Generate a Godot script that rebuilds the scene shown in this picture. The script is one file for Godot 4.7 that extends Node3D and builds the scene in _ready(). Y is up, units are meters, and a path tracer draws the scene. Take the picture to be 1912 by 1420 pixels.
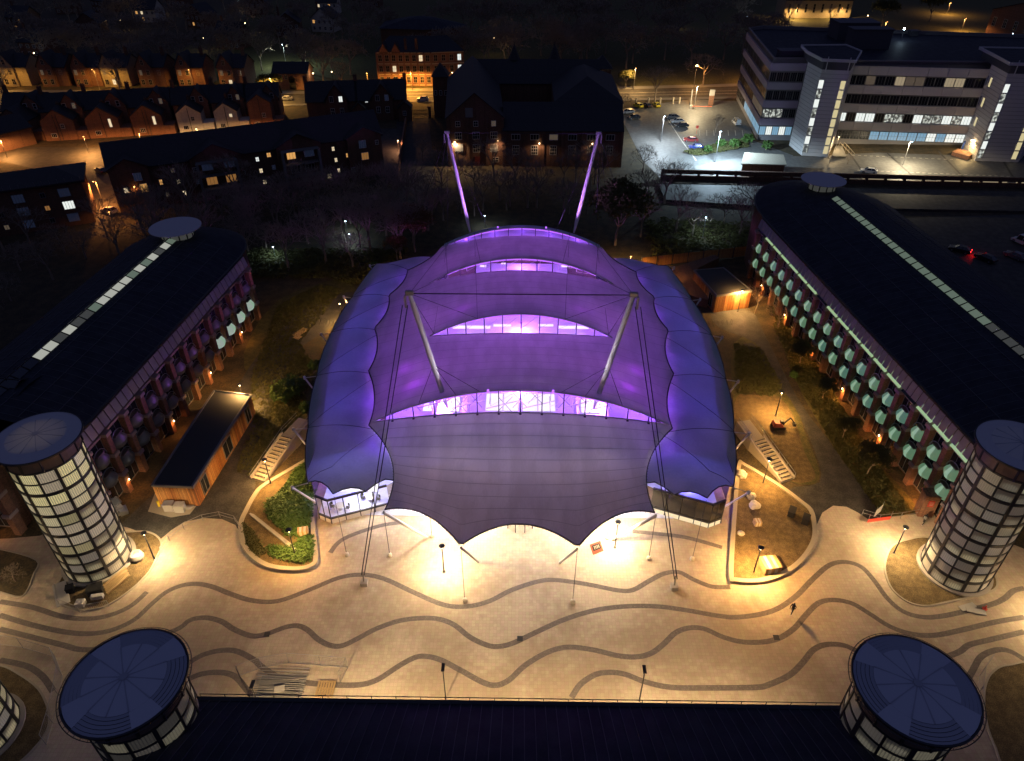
extends Node3D
# A white membrane hall glowing purple on a paved square at night, four glass stair towers, office wings and the dark town behind.

var M := {}
var mesh_cache := {}
var rng := RandomNumberGenerator.new()

# ---------------------------------------------------------------- materials
func lin(r: float, g: float, b: float) -> Color:
	return Color(r, g, b).linear_to_srgb()

func mat(key: String, c: Color, rough := 0.8, metal := 0.0) -> StandardMaterial3D:
	if M.has(key):
		return M[key]
	var m := StandardMaterial3D.new()
	m.resource_name = key
	m.albedo_color = c
	m.roughness = rough
	m.metallic = metal
	M[key] = m
	return m

func glow(key: String, c: Color, energy: float) -> StandardMaterial3D:
	var m := mat(key, lin(0.12, 0.12, 0.12), 0.5)
	m.emission_enabled = true
	m.emission = c
	m.emission_energy_multiplier = energy
	return m

func tex(m: StandardMaterial3D, t: Texture2D, metres: float) -> StandardMaterial3D:
	m.albedo_texture = t
	m.uv1_triplanar = true
	m.uv1_world_triplanar = true
	m.uv1_scale = Vector3.ONE / metres
	return m

func bump(m: StandardMaterial3D, t: Texture2D, cm: float) -> StandardMaterial3D:
	m.heightmap_enabled = true
	m.heightmap_texture = t
	m.heightmap_scale = cm
	return m

func noise_image(size: int, sd: int, freq: float, oct := 5) -> Image:
	var n := FastNoiseLite.new()
	n.seed = sd
	n.frequency = freq
	n.fractal_octaves = oct
	return n.get_seamless_image(size, size)

func ramp(img: Image, lo: Color, hi: Color, img2: Image = null, share := 0.5) -> ImageTexture:
	var out := Image.create(img.get_width(), img.get_height(), false, Image.FORMAT_RGB8)
	for y in img.get_height():
		for x in img.get_width():
			var t := img.get_pixel(x, y).r
			if img2:
				t = lerpf(t, img2.get_pixel(x, y).r, share)
			out.set_pixel(x, y, lo.lerp(hi, smoothstep(0.25, 0.75, t)))
	return ImageTexture.create_from_image(out)

func courses(size: int, rows: int, cols: int, offset: float, joint: int, base: Color, vary: float, jc: Color, nz: Image) -> ImageTexture:
	# small units in courses with joints, each unit its own tone
	var out := Image.create(size, size, false, Image.FORMAT_RGB8)
	var rh := size / rows
	var cw := size / cols
	for r in rows:
		for k in cols:
			var v := 1.0 + (rng.randf() - 0.5) * vary
			var c := Color(base.r * v, base.g * v * (1.0 + (rng.randf() - 0.5) * 0.06), base.b * v)
			var x0 := int(k * cw + (offset * cw * (r % 2)))
			for y in rh:
				for x in cw:
					var edge: bool = y < joint or x < joint
					var px := (x0 + x) % size
					var py := r * rh + y
					var g := 0.85 + 0.3 * nz.get_pixel(px % nz.get_width(), py % nz.get_height()).r
					var cc := jc if edge else c
					out.set_pixel(px, py, Color(cc.r * g, cc.g * g, cc.b * g))
	return ImageTexture.create_from_image(out)

func stripes(size: int, n: int, base: Color, vary: float, nz: Image, gap := 2, vertical := true) -> ImageTexture:
	var out := Image.create(size, size, false, Image.FORMAT_RGB8)
	var w := size / n
	for k in n:
		var v := 1.0 + (rng.randf() - 0.5) * vary
		for i in w:
			for j in size:
				var g := v * (0.75 + 0.5 * nz.get_pixel((k * w + i) * 4 % nz.get_width(), j / 6 % nz.get_height()).r)
				if i < gap:
					g *= 0.35
				var c := Color(minf(1, base.r * g), minf(1, base.g * g), minf(1, base.b * g))
				if vertical:
					out.set_pixel(k * w + i, j, c)
				else:
					out.set_pixel(j, k * w + i, c)
	return ImageTexture.create_from_image(out)

# ---------------------------------------------------------------- shapes
func st() -> SurfaceTool:
	var s := SurfaceTool.new()
	s.begin(Mesh.PRIMITIVE_TRIANGLES)
	s.set_smooth_group(-1)
	return s

func tri(s: SurfaceTool, a: Vector3, b: Vector3, c: Vector3) -> void:
	s.add_vertex(a)
	s.add_vertex(b)
	s.add_vertex(c)

func quad(s: SurfaceTool, a: Vector3, b: Vector3, c: Vector3, d: Vector3) -> void:
	tri(s, a, b, c)
	tri(s, a, c, d)

func hexa(s: SurfaceTool, p: Array) -> void:   # p: 4 low corners, then the 4 above them
	quad(s, p[7], p[6], p[5], p[4])
	quad(s, p[0], p[1], p[2], p[3])
	for i in 4:
		var j := (i + 1) % 4
		quad(s, p[j], p[i], p[4 + i], p[4 + j])

func box(s: SurfaceTool, c: Vector3, z: Vector3, turn := 0.0) -> void:
	boxb(s, c, z, Basis(Vector3.UP, turn))

func boxb(s: SurfaceTool, c: Vector3, z: Vector3, b: Basis) -> void:
	var h := z * 0.5
	var p := []
	for y in [-1, 1]:
		for q in [[-1, -1], [-1, 1], [1, 1], [1, -1]]:
			p.append(c + b * Vector3(q[0] * h.x, y * h.y, q[1] * h.z))
	hexa(s, [p[0], p[1], p[2], p[3], p[4], p[5], p[6], p[7]])

func beam(s: SurfaceTool, a: Vector3, b: Vector3, w: float, h: float) -> void:
	var d := b - a
	var y := d.normalized()
	var x := y.cross(Vector3.UP)
	x = Vector3.RIGHT if x.length() < 0.01 else x.normalized()
	boxb(s, (a + b) * 0.5, Vector3(w, d.length(), h), Basis(x, y, x.cross(y)))

func tube(s: SurfaceTool, a: Vector3, b: Vector3, r1: float, r2 := -1.0, n := 6, caps := true) -> void:
	if r2 < 0:
		r2 = r1
	var y := (b - a).normalized()
	var x := y.cross(Vector3(0.31, 0.2, 0.93)).normalized()
	var z := x.cross(y)
	s.set_smooth_group(1)
	for i in n:
		var t0 := TAU * i / n
		var t1 := TAU * (i + 1) / n
		var d0 := x * cos(t0) + z * sin(t0)
		var d1 := x * cos(t1) + z * sin(t1)
		quad(s, a + d0 * r1, b + d0 * r2, b + d1 * r2, a + d1 * r1)
	s.set_smooth_group(-1)
	if caps:
		for i in n:
			var t0 := TAU * i / n
			var t1 := TAU * (i + 1) / n
			tri(s, b, b + (x * cos(t1) + z * sin(t1)) * r2, b + (x * cos(t0) + z * sin(t0)) * r2)

func line(s: SurfaceTool, pts: Array, r: float, n := 5) -> void:
	for i in pts.size() - 1:
		tube(s, pts[i], pts[i + 1], r, r, n, false)

func lathe(s: SurfaceTool, c: Vector3, prof: Array, n := 32, flat := false) -> void:
	for k in prof.size() - 1:
		s.set_smooth_group(-1 if flat else k + 2)
		for i in n:
			var a := TAU * i / n
			var b := TAU * (i + 1) / n
			var p: Vector2 = prof[k]
			var q: Vector2 = prof[k + 1]
			quad(s, c + Vector3(cos(a) * p.x, p.y, sin(a) * p.x), c + Vector3(cos(a) * q.x, q.y, sin(a) * q.x), c + Vector3(cos(b) * q.x, q.y, sin(b) * q.x), c + Vector3(cos(b) * p.x, p.y, sin(b) * p.x))
	s.set_smooth_group(-1)

func ccw(poly: Array) -> PackedVector2Array:
	var p := PackedVector2Array(poly)
	if Geometry2D.is_polygon_clockwise(p):
		p.reverse()
	return p

func sheet(s: SurfaceTool, poly: Array, y: float) -> void:
	var p := ccw(poly)
	var ix := Geometry2D.triangulate_polygon(p)
	for i in range(0, ix.size(), 3):
		var a := p[ix[i]]
		var b := p[ix[i + 1]]
		var c := p[ix[i + 2]]
		if (b - a).cross(c - a) < 0:
			var t := b
			b = c
			c = t
		tri(s, Vector3(a.x, y, a.y), Vector3(b.x, y, b.y), Vector3(c.x, y, c.y))

func skirt(s: SurfaceTool, poly: Array, y0: float, y1: float) -> void:
	var p := ccw(poly)
	for i in p.size():
		var a := p[i]
		var b := p[(i + 1) % p.size()]
		quad(s, Vector3(a.x, y0, a.y), Vector3(a.x, y1, a.y), Vector3(b.x, y1, b.y), Vector3(b.x, y0, b.y))

func prism(s: SurfaceTool, poly: Array, y0: float, y1: float) -> void:
	sheet(s, poly, y1)
	skirt(s, poly, y0, y1)

func curve(pts: Array, closed := false, per := 6) -> Array:
	var out := []
	var n := pts.size()
	for i in (n if closed else n - 1):
		var p0 = pts[(i - 1 + n) % n] if closed or i > 0 else pts[i]
		var p1 = pts[i]
		var p2 = pts[(i + 1) % n]
		var p3 = pts[(i + 2) % n] if closed or i + 2 < n else p2
		for k in per:
			var t := float(k) / per
			out.append(0.5 * ((2.0 * p1) + (p2 - p0) * t + (2.0 * p0 - 5.0 * p1 + 4.0 * p2 - p3) * t * t + (3.0 * p1 - p0 - 3.0 * p2 + p3) * t * t * t))
	if not closed:
		out.append(pts[n - 1])
	return out

func ribbon(s: SurfaceTool, pts: Array, w: float, y: float) -> void:
	for i in pts.size() - 1:
		var n0 := side_of(pts, i) * w * 0.5
		var n1 := side_of(pts, i + 1) * w * 0.5
		var a: Vector2 = pts[i]
		var b: Vector2 = pts[i + 1]
		quad(s, Vector3(a.x + n0.x, y, a.y + n0.y), Vector3(b.x + n1.x, y, b.y + n1.y), Vector3(b.x - n1.x, y, b.y - n1.y), Vector3(a.x - n0.x, y, a.y - n0.y))

func side_of(pts: Array, i: int) -> Vector2:
	var a: Vector2 = pts[maxi(i - 1, 0)]
	var b: Vector2 = pts[mini(i + 1, pts.size() - 1)]
	return (b - a).normalized().orthogonal()

func inset(poly: Array, by: float) -> Array:
	var r := Geometry2D.offset_polygon(ccw(poly), -by, Geometry2D.JOIN_MITER)
	return Array(r[0]) if r.size() else poly

func kerb(s: SurfaceTool, poly: Array, w: float, y0: float, y1: float) -> void:
	# a raised border along a closed outline
	var o := ccw(poly)
	var n := o.size()
	var inn := PackedVector2Array()
	for i in n:
		var d := (o[(i + 1) % n] - o[(i - 1 + n) % n]).normalized()
		inn.append(o[i] + Vector2(-d.y, d.x) * w)
	for i in n:
		var j := (i + 1) % n
		var a := o[i]
		var b := o[j]
		var c := inn[j]
		var d := inn[i]
		quad(s, Vector3(a.x, y0, a.y), Vector3(a.x, y1, a.y), Vector3(b.x, y1, b.y), Vector3(b.x, y0, b.y))
		quad(s, Vector3(a.x, y1, a.y), Vector3(d.x, y1, d.y), Vector3(c.x, y1, c.y), Vector3(b.x, y1, b.y))
		quad(s, Vector3(d.x, y1, d.y), Vector3(d.x, y0, d.y), Vector3(c.x, y0, c.y), Vector3(c.x, y1, c.y))

# ---------------------------------------------------------------- objects
func place_of(n: Node) -> Vector3:
	var p := Vector3.ZERO
	while n != self and n is Node3D:
		p += (n as Node3D).position
		n = n.get_parent()
	return p

func obj(called: String, s: SurfaceTool, m: Material, parent: Node = self) -> MeshInstance3D:
	s.generate_normals()
	var o := MeshInstance3D.new()
	o.mesh = s.commit()
	o.name = called
	o.material_override = m
	o.position = -place_of(parent)
	parent.add_child(o, true)
	return o

func put(called: String, mesh: Mesh, m: Material, parent: Node, t: Transform3D) -> MeshInstance3D:   # t in the world's axes
	var o := MeshInstance3D.new()
	o.mesh = mesh
	o.name = called
	o.material_override = m
	o.transform = t
	o.position -= place_of(parent)
	parent.add_child(o, true)
	return o

func tag(o: Node, label: String, category: String, group := "") -> void:
	o.set_meta("label", label)
	o.set_meta("category", category)
	if group:
		o.set_meta("group", group)

func thing(called: String, label: String, category: String, at := Vector3.ZERO, group := "") -> Node3D:
	var o := Node3D.new()
	o.name = called
	add_child(o, true)
	o.position = at
	tag(o, label, category, group)
	return o

func struct(called: String, s: SurfaceTool, m: Material, stuff := false) -> MeshInstance3D:
	var o := obj(called, s, m)
	o.set_meta("kind", "stuff" if stuff else "structure")
	return o

func copy(o: Node3D, at: Vector3, turn := 0.0, label := "", size := 1.0) -> Node3D:
	var c: Node3D = o.duplicate()
	c.name = o.name
	add_child(c, true)
	c.position = at
	c.rotation.y = turn
	if size != 1.0:
		c.scale = Vector3.ONE * size
	if label:
		c.set_meta("label", label)
	return c

func unit(key: String, make: Callable) -> Mesh:
	if not mesh_cache.has(key):
		var s := st()
		make.call(s)
		s.generate_normals()
		mesh_cache[key] = s.commit()
	return mesh_cache[key]

func frame_shape(s: SurfaceTool, w: float, h: float, t: float, cols: int, rows: int) -> void:
	for x in [-1, 1]:
		box(s, Vector3(x * (w - t) * 0.5, 0, 0), Vector3(t, h, 0.14))
	for y in [-1, 1]:
		box(s, Vector3(0, y * (h - t) * 0.5, 0), Vector3(w - 2 * t, t, 0.14))
	for k in range(1, cols):
		box(s, Vector3(-w * 0.5 + w * k / cols, 0, 0), Vector3(t * 0.7, h - 2 * t, 0.1))
	for k in range(1, rows):
		box(s, Vector3(0, -h * 0.5 + h * k / rows, 0), Vector3(w - 2 * t, t * 0.7, 0.09))

func window(parent: Node, c: Vector3, out: Vector3, w: float, h: float, fm: Material, pm: Material, cols := 2, rows := 2, t := 0.09) -> void:
	# a framed window centred at c on a wall that faces «out»: the frame is a part, its pane a sub-part
	var z := out.normalized()
	var x := Vector3.UP.cross(z).normalized()
	var b := Basis(x, z.cross(x), z)
	var fkey := "f %.2f %.2f %d %d %.2f" % [w, h, cols, rows, t]
	var f := put("window", unit(fkey, func(s): frame_shape(s, w, h, t, cols, rows)), fm, parent, Transform3D(b, c + z * 0.03))
	var p := MeshInstance3D.new()
	p.name = "pane"
	p.mesh = unit("p %.2f %.2f" % [w, h], func(s): box(s, Vector3.ZERO, Vector3(w - 0.04, h - 0.04, 0.05)))
	p.material_override = pm
	p.position = Vector3(0, 0, -0.015)
	f.add_child(p, true)

func spot(parent: Node3D, at: Vector3, c: Color, e: float, angle := 80.0, size := 0.12, dir := Vector3.DOWN, soft := 0.5) -> SpotLight3D:
	var l := SpotLight3D.new()
	l.name = "lamp_beam"
	l.light_color = c
	l.light_energy = e
	l.spot_angle = angle
	l.spot_angle_attenuation = soft
	l.spot_range = 300.0
	l.light_size = size
	l.shadow_enabled = true
	parent.add_child(l, true)
	l.position = at
	var up := Vector3.FORWARD if absf(dir.normalized().y) > 0.95 else Vector3.UP
	l.basis = Basis.looking_at(dir, up)
	return l

func omni(parent: Node3D, at: Vector3, c: Color, e: float, size := 0.12) -> OmniLight3D:
	var l := OmniLight3D.new()
	l.name = "lamp_light"
	l.light_color = c
	l.light_energy = e
	l.omni_range = 300.0
	l.omni_attenuation = 2.0
	l.light_size = size
	l.shadow_enabled = true
	parent.add_child(l, true)
	l.position = at
	return l

func v3(p: Vector2, y := 0.0) -> Vector3:
	return Vector3(p.x, y, p.y)

# ---------------------------------------------------------------- the place
const WARM := Color(1.0, 0.855, 0.625)
const AMBER := Color(1.0, 0.68, 0.36)
const COLD := Color(0.8, 0.92, 1.0)
const PURPLE := Color(0.8, 0.47, 1.0)

func _ready() -> void:
	var cam := Camera3D.new()
	cam.name = "camera"
	add_child(cam)
	cam.position = Vector3(0, 68, 0)
	cam.rotation_degrees = Vector3(-35.8, 0.86, 0)
	cam.fov = 56.51
	cam.near = 0.5
	cam.far = 3000.0
	cam.current = true
	var env := Environment.new()
	env.background_mode = Environment.BG_SKY
	var sky_mat := ProceduralSkyMaterial.new()
	sky_mat.sky_top_color = lin(0.32, 0.4, 0.95)
	sky_mat.sky_horizon_color = lin(0.5, 0.4, 0.5)
	sky_mat.sky_curve = 0.12
	sky_mat.ground_bottom_color = lin(0.05, 0.05, 0.08)
	sky_mat.ground_horizon_color = lin(0.36, 0.4, 0.8)
	var sky := Sky.new()
	sky.sky_material = sky_mat
	env.sky = sky
	env.background_energy_multiplier = 0.085
	env.tonemap_mode = Environment.TONE_MAPPER_LINEAR
	env.tonemap_exposure = 1.0
	env.sdfgi_enabled = true
	env.ssao_enabled = true
	env.ssil_enabled = true
	var we := WorldEnvironment.new()
	we.name = "world_environment"
	we.environment = env
	add_child(we)
	var moon := DirectionalLight3D.new()
	moon.name = "moonlight"
	moon.light_color = Color(0.6, 0.7, 1.0)
	moon.light_energy = 0.004
	moon.light_angular_distance = 10.0
	moon.shadow_enabled = true
	moon.sky_mode = DirectionalLight3D.SKY_MODE_LIGHT_ONLY
	add_child(moon)
	moon.rotation_degrees = Vector3(-60, 30, 0)
	rng.seed = 7
	materials()
	ground()
	hall()
	towers()
	wings()
	front_wing()
	lamps()
	town()
	plants()
	details()

func materials() -> void:
	var n1 := noise_image(512, 3, 0.012)
	var n2 := noise_image(512, 5, 0.09, 3)
	var fine := noise_image(256, 9, 0.2, 3)
	tex(mat("asphalt", Color.WHITE, 0.75), ramp(n1, lin(0.032, 0.03, 0.028), lin(0.075, 0.07, 0.062), n2, 0.5), 14.0)
	tex(mat("soil", Color.WHITE, 0.95), ramp(n1, lin(0.075, 0.05, 0.02), lin(0.19, 0.135, 0.06), n2, 0.6), 7.0)
	tex(mat("turf", Color.WHITE, 0.95), ramp(n1, lin(0.05, 0.05, 0.014), lin(0.13, 0.11, 0.034), n2, 0.6), 9.0)
	tex(mat("rough_ground", Color.WHITE, 0.95), ramp(n1, lin(0.04, 0.032, 0.018), lin(0.1, 0.072, 0.034), n2, 0.5), 19.0)
	var pv := courses(512, 16, 16, 0.0, 2, Color(0.75, 0.69, 0.61), 0.05, Color(0.68, 0.62, 0.545), fine)
	var pm := tex(mat("paving", Color.WHITE, 0.8), pv, 6.4)
	pm.detail_enabled = true
	pm.detail_blend_mode = BaseMaterial3D.BLEND_MODE_MUL
	pm.detail_albedo = ramp(noise_image(512, 21, 0.008), Color(0.86, 0.84, 0.82), Color(1, 1, 1), n2, 0.25)
	pm.detail_uv_layer = BaseMaterial3D.DETAIL_UV_2
	pm.uv2_triplanar = true
	pm.uv2_world_triplanar = true
	pm.uv2_scale = Vector3.ONE / 61.0
	tex(mat("band", Color.WHITE, 0.85), courses(256, 16, 16, 0.5, 1, Color(0.44, 0.4, 0.38), 0.14, Color(0.35, 0.32, 0.3), fine), 3.2)
	tex(mat("kerb_stone", Color.WHITE, 0.8), ramp(n2, lin(0.3, 0.26, 0.2), lin(0.45, 0.4, 0.32)), 3.0)
	var brick := courses(512, 32, 12, 0.5, 2, Color(0.52, 0.36, 0.28), 0.35, Color(0.5, 0.42, 0.36), fine)
	tex(mat("brick", Color.WHITE, 0.9), brick, 2.6)
	var b2 := courses(512, 32, 12, 0.5, 2, Color(0.42, 0.3, 0.24), 0.35, Color(0.4, 0.33, 0.28), fine)
	tex(mat("dark_brick", Color.WHITE, 0.9), b2, 2.6)
	tex(mat("cedar", Color.WHITE, 0.75), stripes(512, 32, Color(0.66, 0.45, 0.25), 0.35, noise_image(256, 31, 0.05)), 4.0)
	tex(mat("slate", Color.WHITE, 0.6), courses(512, 24, 16, 0.5, 1, Color(0.17, 0.165, 0.175), 0.3, Color(0.1, 0.1, 0.1), fine), 5.0)
	tex(mat("render_white", Color.WHITE, 0.9), ramp(n1, lin(0.5, 0.45, 0.38), lin(0.62, 0.58, 0.5), n2, 0.4), 6.0)
	tex(mat("membrane", Color.WHITE, 0.7), ramp(noise_image(512, 41, 0.006, 6), lin(0.54, 0.52, 0.535), lin(0.66, 0.64, 0.66), n2, 0.3), 23.0)
	M["membrane"].uv1_scale = Vector3(1.0 / 9.0, 1.0 / 23.0, 1.0 / 31.0)
	M["membrane"].backlight_enabled = true
	M["membrane"].backlight = Color(0.49, 0.435, 0.48)
	tex(mat("side_membrane", Color.WHITE, 0.65), ramp(noise_image(512, 43, 0.006, 6), lin(0.48, 0.49, 0.53), lin(0.6, 0.61, 0.65), n2, 0.3), 23.0)
	M["side_membrane"].backlight_enabled = true
	M["side_membrane"].backlight = Color(0.5, 0.48, 0.54)
	mat("seam", lin(0.42, 0.4, 0.42), 0.8)
	M["seam"].backlight_enabled = true
	M["seam"].backlight = Color(0.2, 0.18, 0.2)
	mat("white_steel", lin(0.72, 0.7, 0.68), 0.45)
	mat("grey_steel", lin(0.32, 0.32, 0.33), 0.4, 0.6)
	mat("dark_steel", lin(0.03, 0.03, 0.035), 0.5)
	mat("cable", lin(0.05, 0.045, 0.055), 0.5, 0.4)
	mat("concrete", lin(0.34, 0.31, 0.28), 0.9)
	mat("pink_concrete", lin(0.36, 0.27, 0.25), 0.9)
	tex(mat("metal_roof", Color.WHITE, 0.42, 0.1), ramp(n1, lin(0.026, 0.029, 0.042), lin(0.046, 0.05, 0.066), n2, 0.25), 16.0)
	M["metal_roof"].metallic_specular = 0.25
	M["metal_roof"].roughness = 0.6
	mat("grey_fabric", lin(0.56, 0.54, 0.58), 0.7)
	mat("roof_rib", lin(0.075, 0.08, 0.1), 0.5)
	mat("blue_fabric", lin(0.55, 0.56, 0.64), 0.7)
	mat("blue_louvre", lin(0.38, 0.39, 0.46), 0.6)
	mat("pale_fabric", lin(0.6, 0.58, 0.6), 0.7)
	M["pale_fabric"].backlight_enabled = true
	M["pale_fabric"].backlight = Color(0.3, 0.28, 0.24)
	mat("bronze_panel", lin(0.14, 0.1, 0.085), 0.5)
	mat("mauve_panel", lin(0.42, 0.36, 0.44), 0.55)
	mat("plant_dark", lin(0.08, 0.08, 0.095), 0.6)
	mat("pavement_grey", lin(0.17, 0.165, 0.155), 0.8)
	mat("dark_glass", lin(0.02, 0.024, 0.034), 0.12)
	M["dark_glass"].metallic_specular = 0.7
	mat("pane_black", lin(0.012, 0.014, 0.02), 0.15)
	mat("white_frame", lin(0.7, 0.68, 0.64), 0.6)
	mat("grey_frame", lin(0.2, 0.2, 0.2), 0.6)
	mat("clear_glass", Color(0.9, 0.95, 1.0, 0.12), 0.05)
	M["clear_glass"].transparency = BaseMaterial3D.TRANSPARENCY_ALPHA
	mat("lilac_floor", lin(0.5, 0.52, 0.68), 0.6)
	mat("block", lin(0.55, 0.5, 0.42), 0.85)
	mat("black", lin(0.012, 0.012, 0.013), 0.6)
	mat("hood_glass", lin(0.12, 0.13, 0.13), 0.3)
	glow("lamp_glow", WARM, 14.0)
	glow("amber_glow", AMBER, 9.0)
	glow("cold_glow", COLD, 14.0)
	glow("star_glow", COLD, 60.0)
	glow("win_dim", lin(0.8, 0.6, 0.4), 0.09)
	glow("win_ember", lin(1.0, 0.45, 0.12), 0.22)
	glow("win_ember_pale", lin(1.0, 0.8, 0.5), 0.3)
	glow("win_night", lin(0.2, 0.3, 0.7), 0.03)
	glow("win_pale_yellow", lin(1.0, 0.85, 0.45), 0.6)
	var wm := glow("win_mixed", lin(0.9, 0.95, 0.85), 0.7)
	wm.emission_operator = BaseMaterial3D.EMISSION_OP_MULTIPLY
	wm.emission_texture = ramp(noise_image(256, 77, 0.03, 4), Color(0.2, 0.2, 0.2), Color(1, 1, 1))
	wm.uv1_triplanar = true
	wm.uv1_world_triplanar = true
	wm.uv1_scale = Vector3.ONE / 9.0
	mat("grey_clad", lin(0.2, 0.19, 0.2), 0.55)
	mat("pale_clad", lin(0.62, 0.6, 0.6), 0.5)
	tex(mat("car_park", Color.WHITE, 0.6), ramp(n1, lin(0.09, 0.088, 0.085), lin(0.15, 0.148, 0.142), n2, 0.5), 11.0)
	mat("stone_trim", lin(0.45, 0.38, 0.28), 0.85)
	tex(mat("sandstone", Color.WHITE, 0.9), ramp(n1, lin(0.3, 0.24, 0.15), lin(0.42, 0.35, 0.23), n2, 0.5), 5.0)
	mat("felt", lin(0.05, 0.048, 0.047), 0.7)
	tex(mat("cedar_pale", Color.WHITE, 0.75), stripes(512, 32, Color(0.72, 0.52, 0.31), 0.35, noise_image(256, 32, 0.05)), 4.0)
	tex(mat("cedar_red", Color.WHITE, 0.75), stripes(512, 32, Color(0.6, 0.38, 0.2), 0.35, noise_image(256, 33, 0.05)), 4.0)
	glow("purple_glow", Color(0.72, 0.4, 1.0), 1.6)
	glow("blue_glow", Color(0.35, 0.35, 1.0), 1.5)
	glow("white_glow", Color(1, 0.97, 1.0), 1.15)
	mat("violet_frame", lin(0.1, 0.08, 0.14), 0.5)
	glow("hood_lit", lin(0.24, 0.48, 0.27), 0.34)  # emission stands for room light shining through the hood glass
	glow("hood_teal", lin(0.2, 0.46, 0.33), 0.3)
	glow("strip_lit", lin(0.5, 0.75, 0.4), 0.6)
	glow("win_amber", lin(1.0, 0.5, 0.14), 0.7)
	glow("win_cream", lin(1.0, 0.8, 0.5), 0.85)
	glow("win_white", lin(0.9, 0.95, 0.9), 0.95)
	glow("win_blue", lin(0.3, 0.6, 0.85), 0.55)
	var gb := Image.create(64, 64, false, Image.FORMAT_RGB8)
	for y in 64:
		for x in 64:
			var e := minf(minf(x % 8, 7 - x % 8), minf(y % 8, 7 - y % 8))
			var v := 0.22 if e < 1 else 0.75 + 0.25 * n2.get_pixel(x * 3, y * 3).r
			gb.set_pixel(x, y, Color(v, v, v))
	var gbt := ImageTexture.create_from_image(gb)
	for y in 64:
		for x in 64:
			var d := Vector2((x - 30.0) / 26.0, (y - 20.0) / 17.0).length()
			var f := 0.45 + 1.4 * exp(-d * d)  # bright spot painted in, standing for a lamp behind the glass
			var c := gb.get_pixel(x, y).r
			gb.set_pixel(x, y, Color(minf(1.0, c * f), minf(1.0, c * f), minf(1.0, c * f * 0.96)))
	var gbt2 := ImageTexture.create_from_image(gb)
	var tones := [lin(1.0, 0.86, 0.42), lin(1.0, 0.86, 0.5), lin(1.0, 0.82, 0.56)]
	for k in 12:
		var e: float = [0.95, 0.75, 0.55, 0.4, 0.32, 0.22, 0.2, 0.14, 0.1, 0.6, 0.05, 0.85][k]
		var g := glow("block_glass_%d" % k, tones[k % 3].lerp(Color(1, 1, 1), 0.35 if k > 4 else 0.0), e)
		g.emission_operator = BaseMaterial3D.EMISSION_OP_MULTIPLY
		g.emission_texture = gbt2 if k in [4, 7, 9] else gbt
		g.albedo_color = lin(0.3, 0.28, 0.24)
		g.roughness = 0.3

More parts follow.
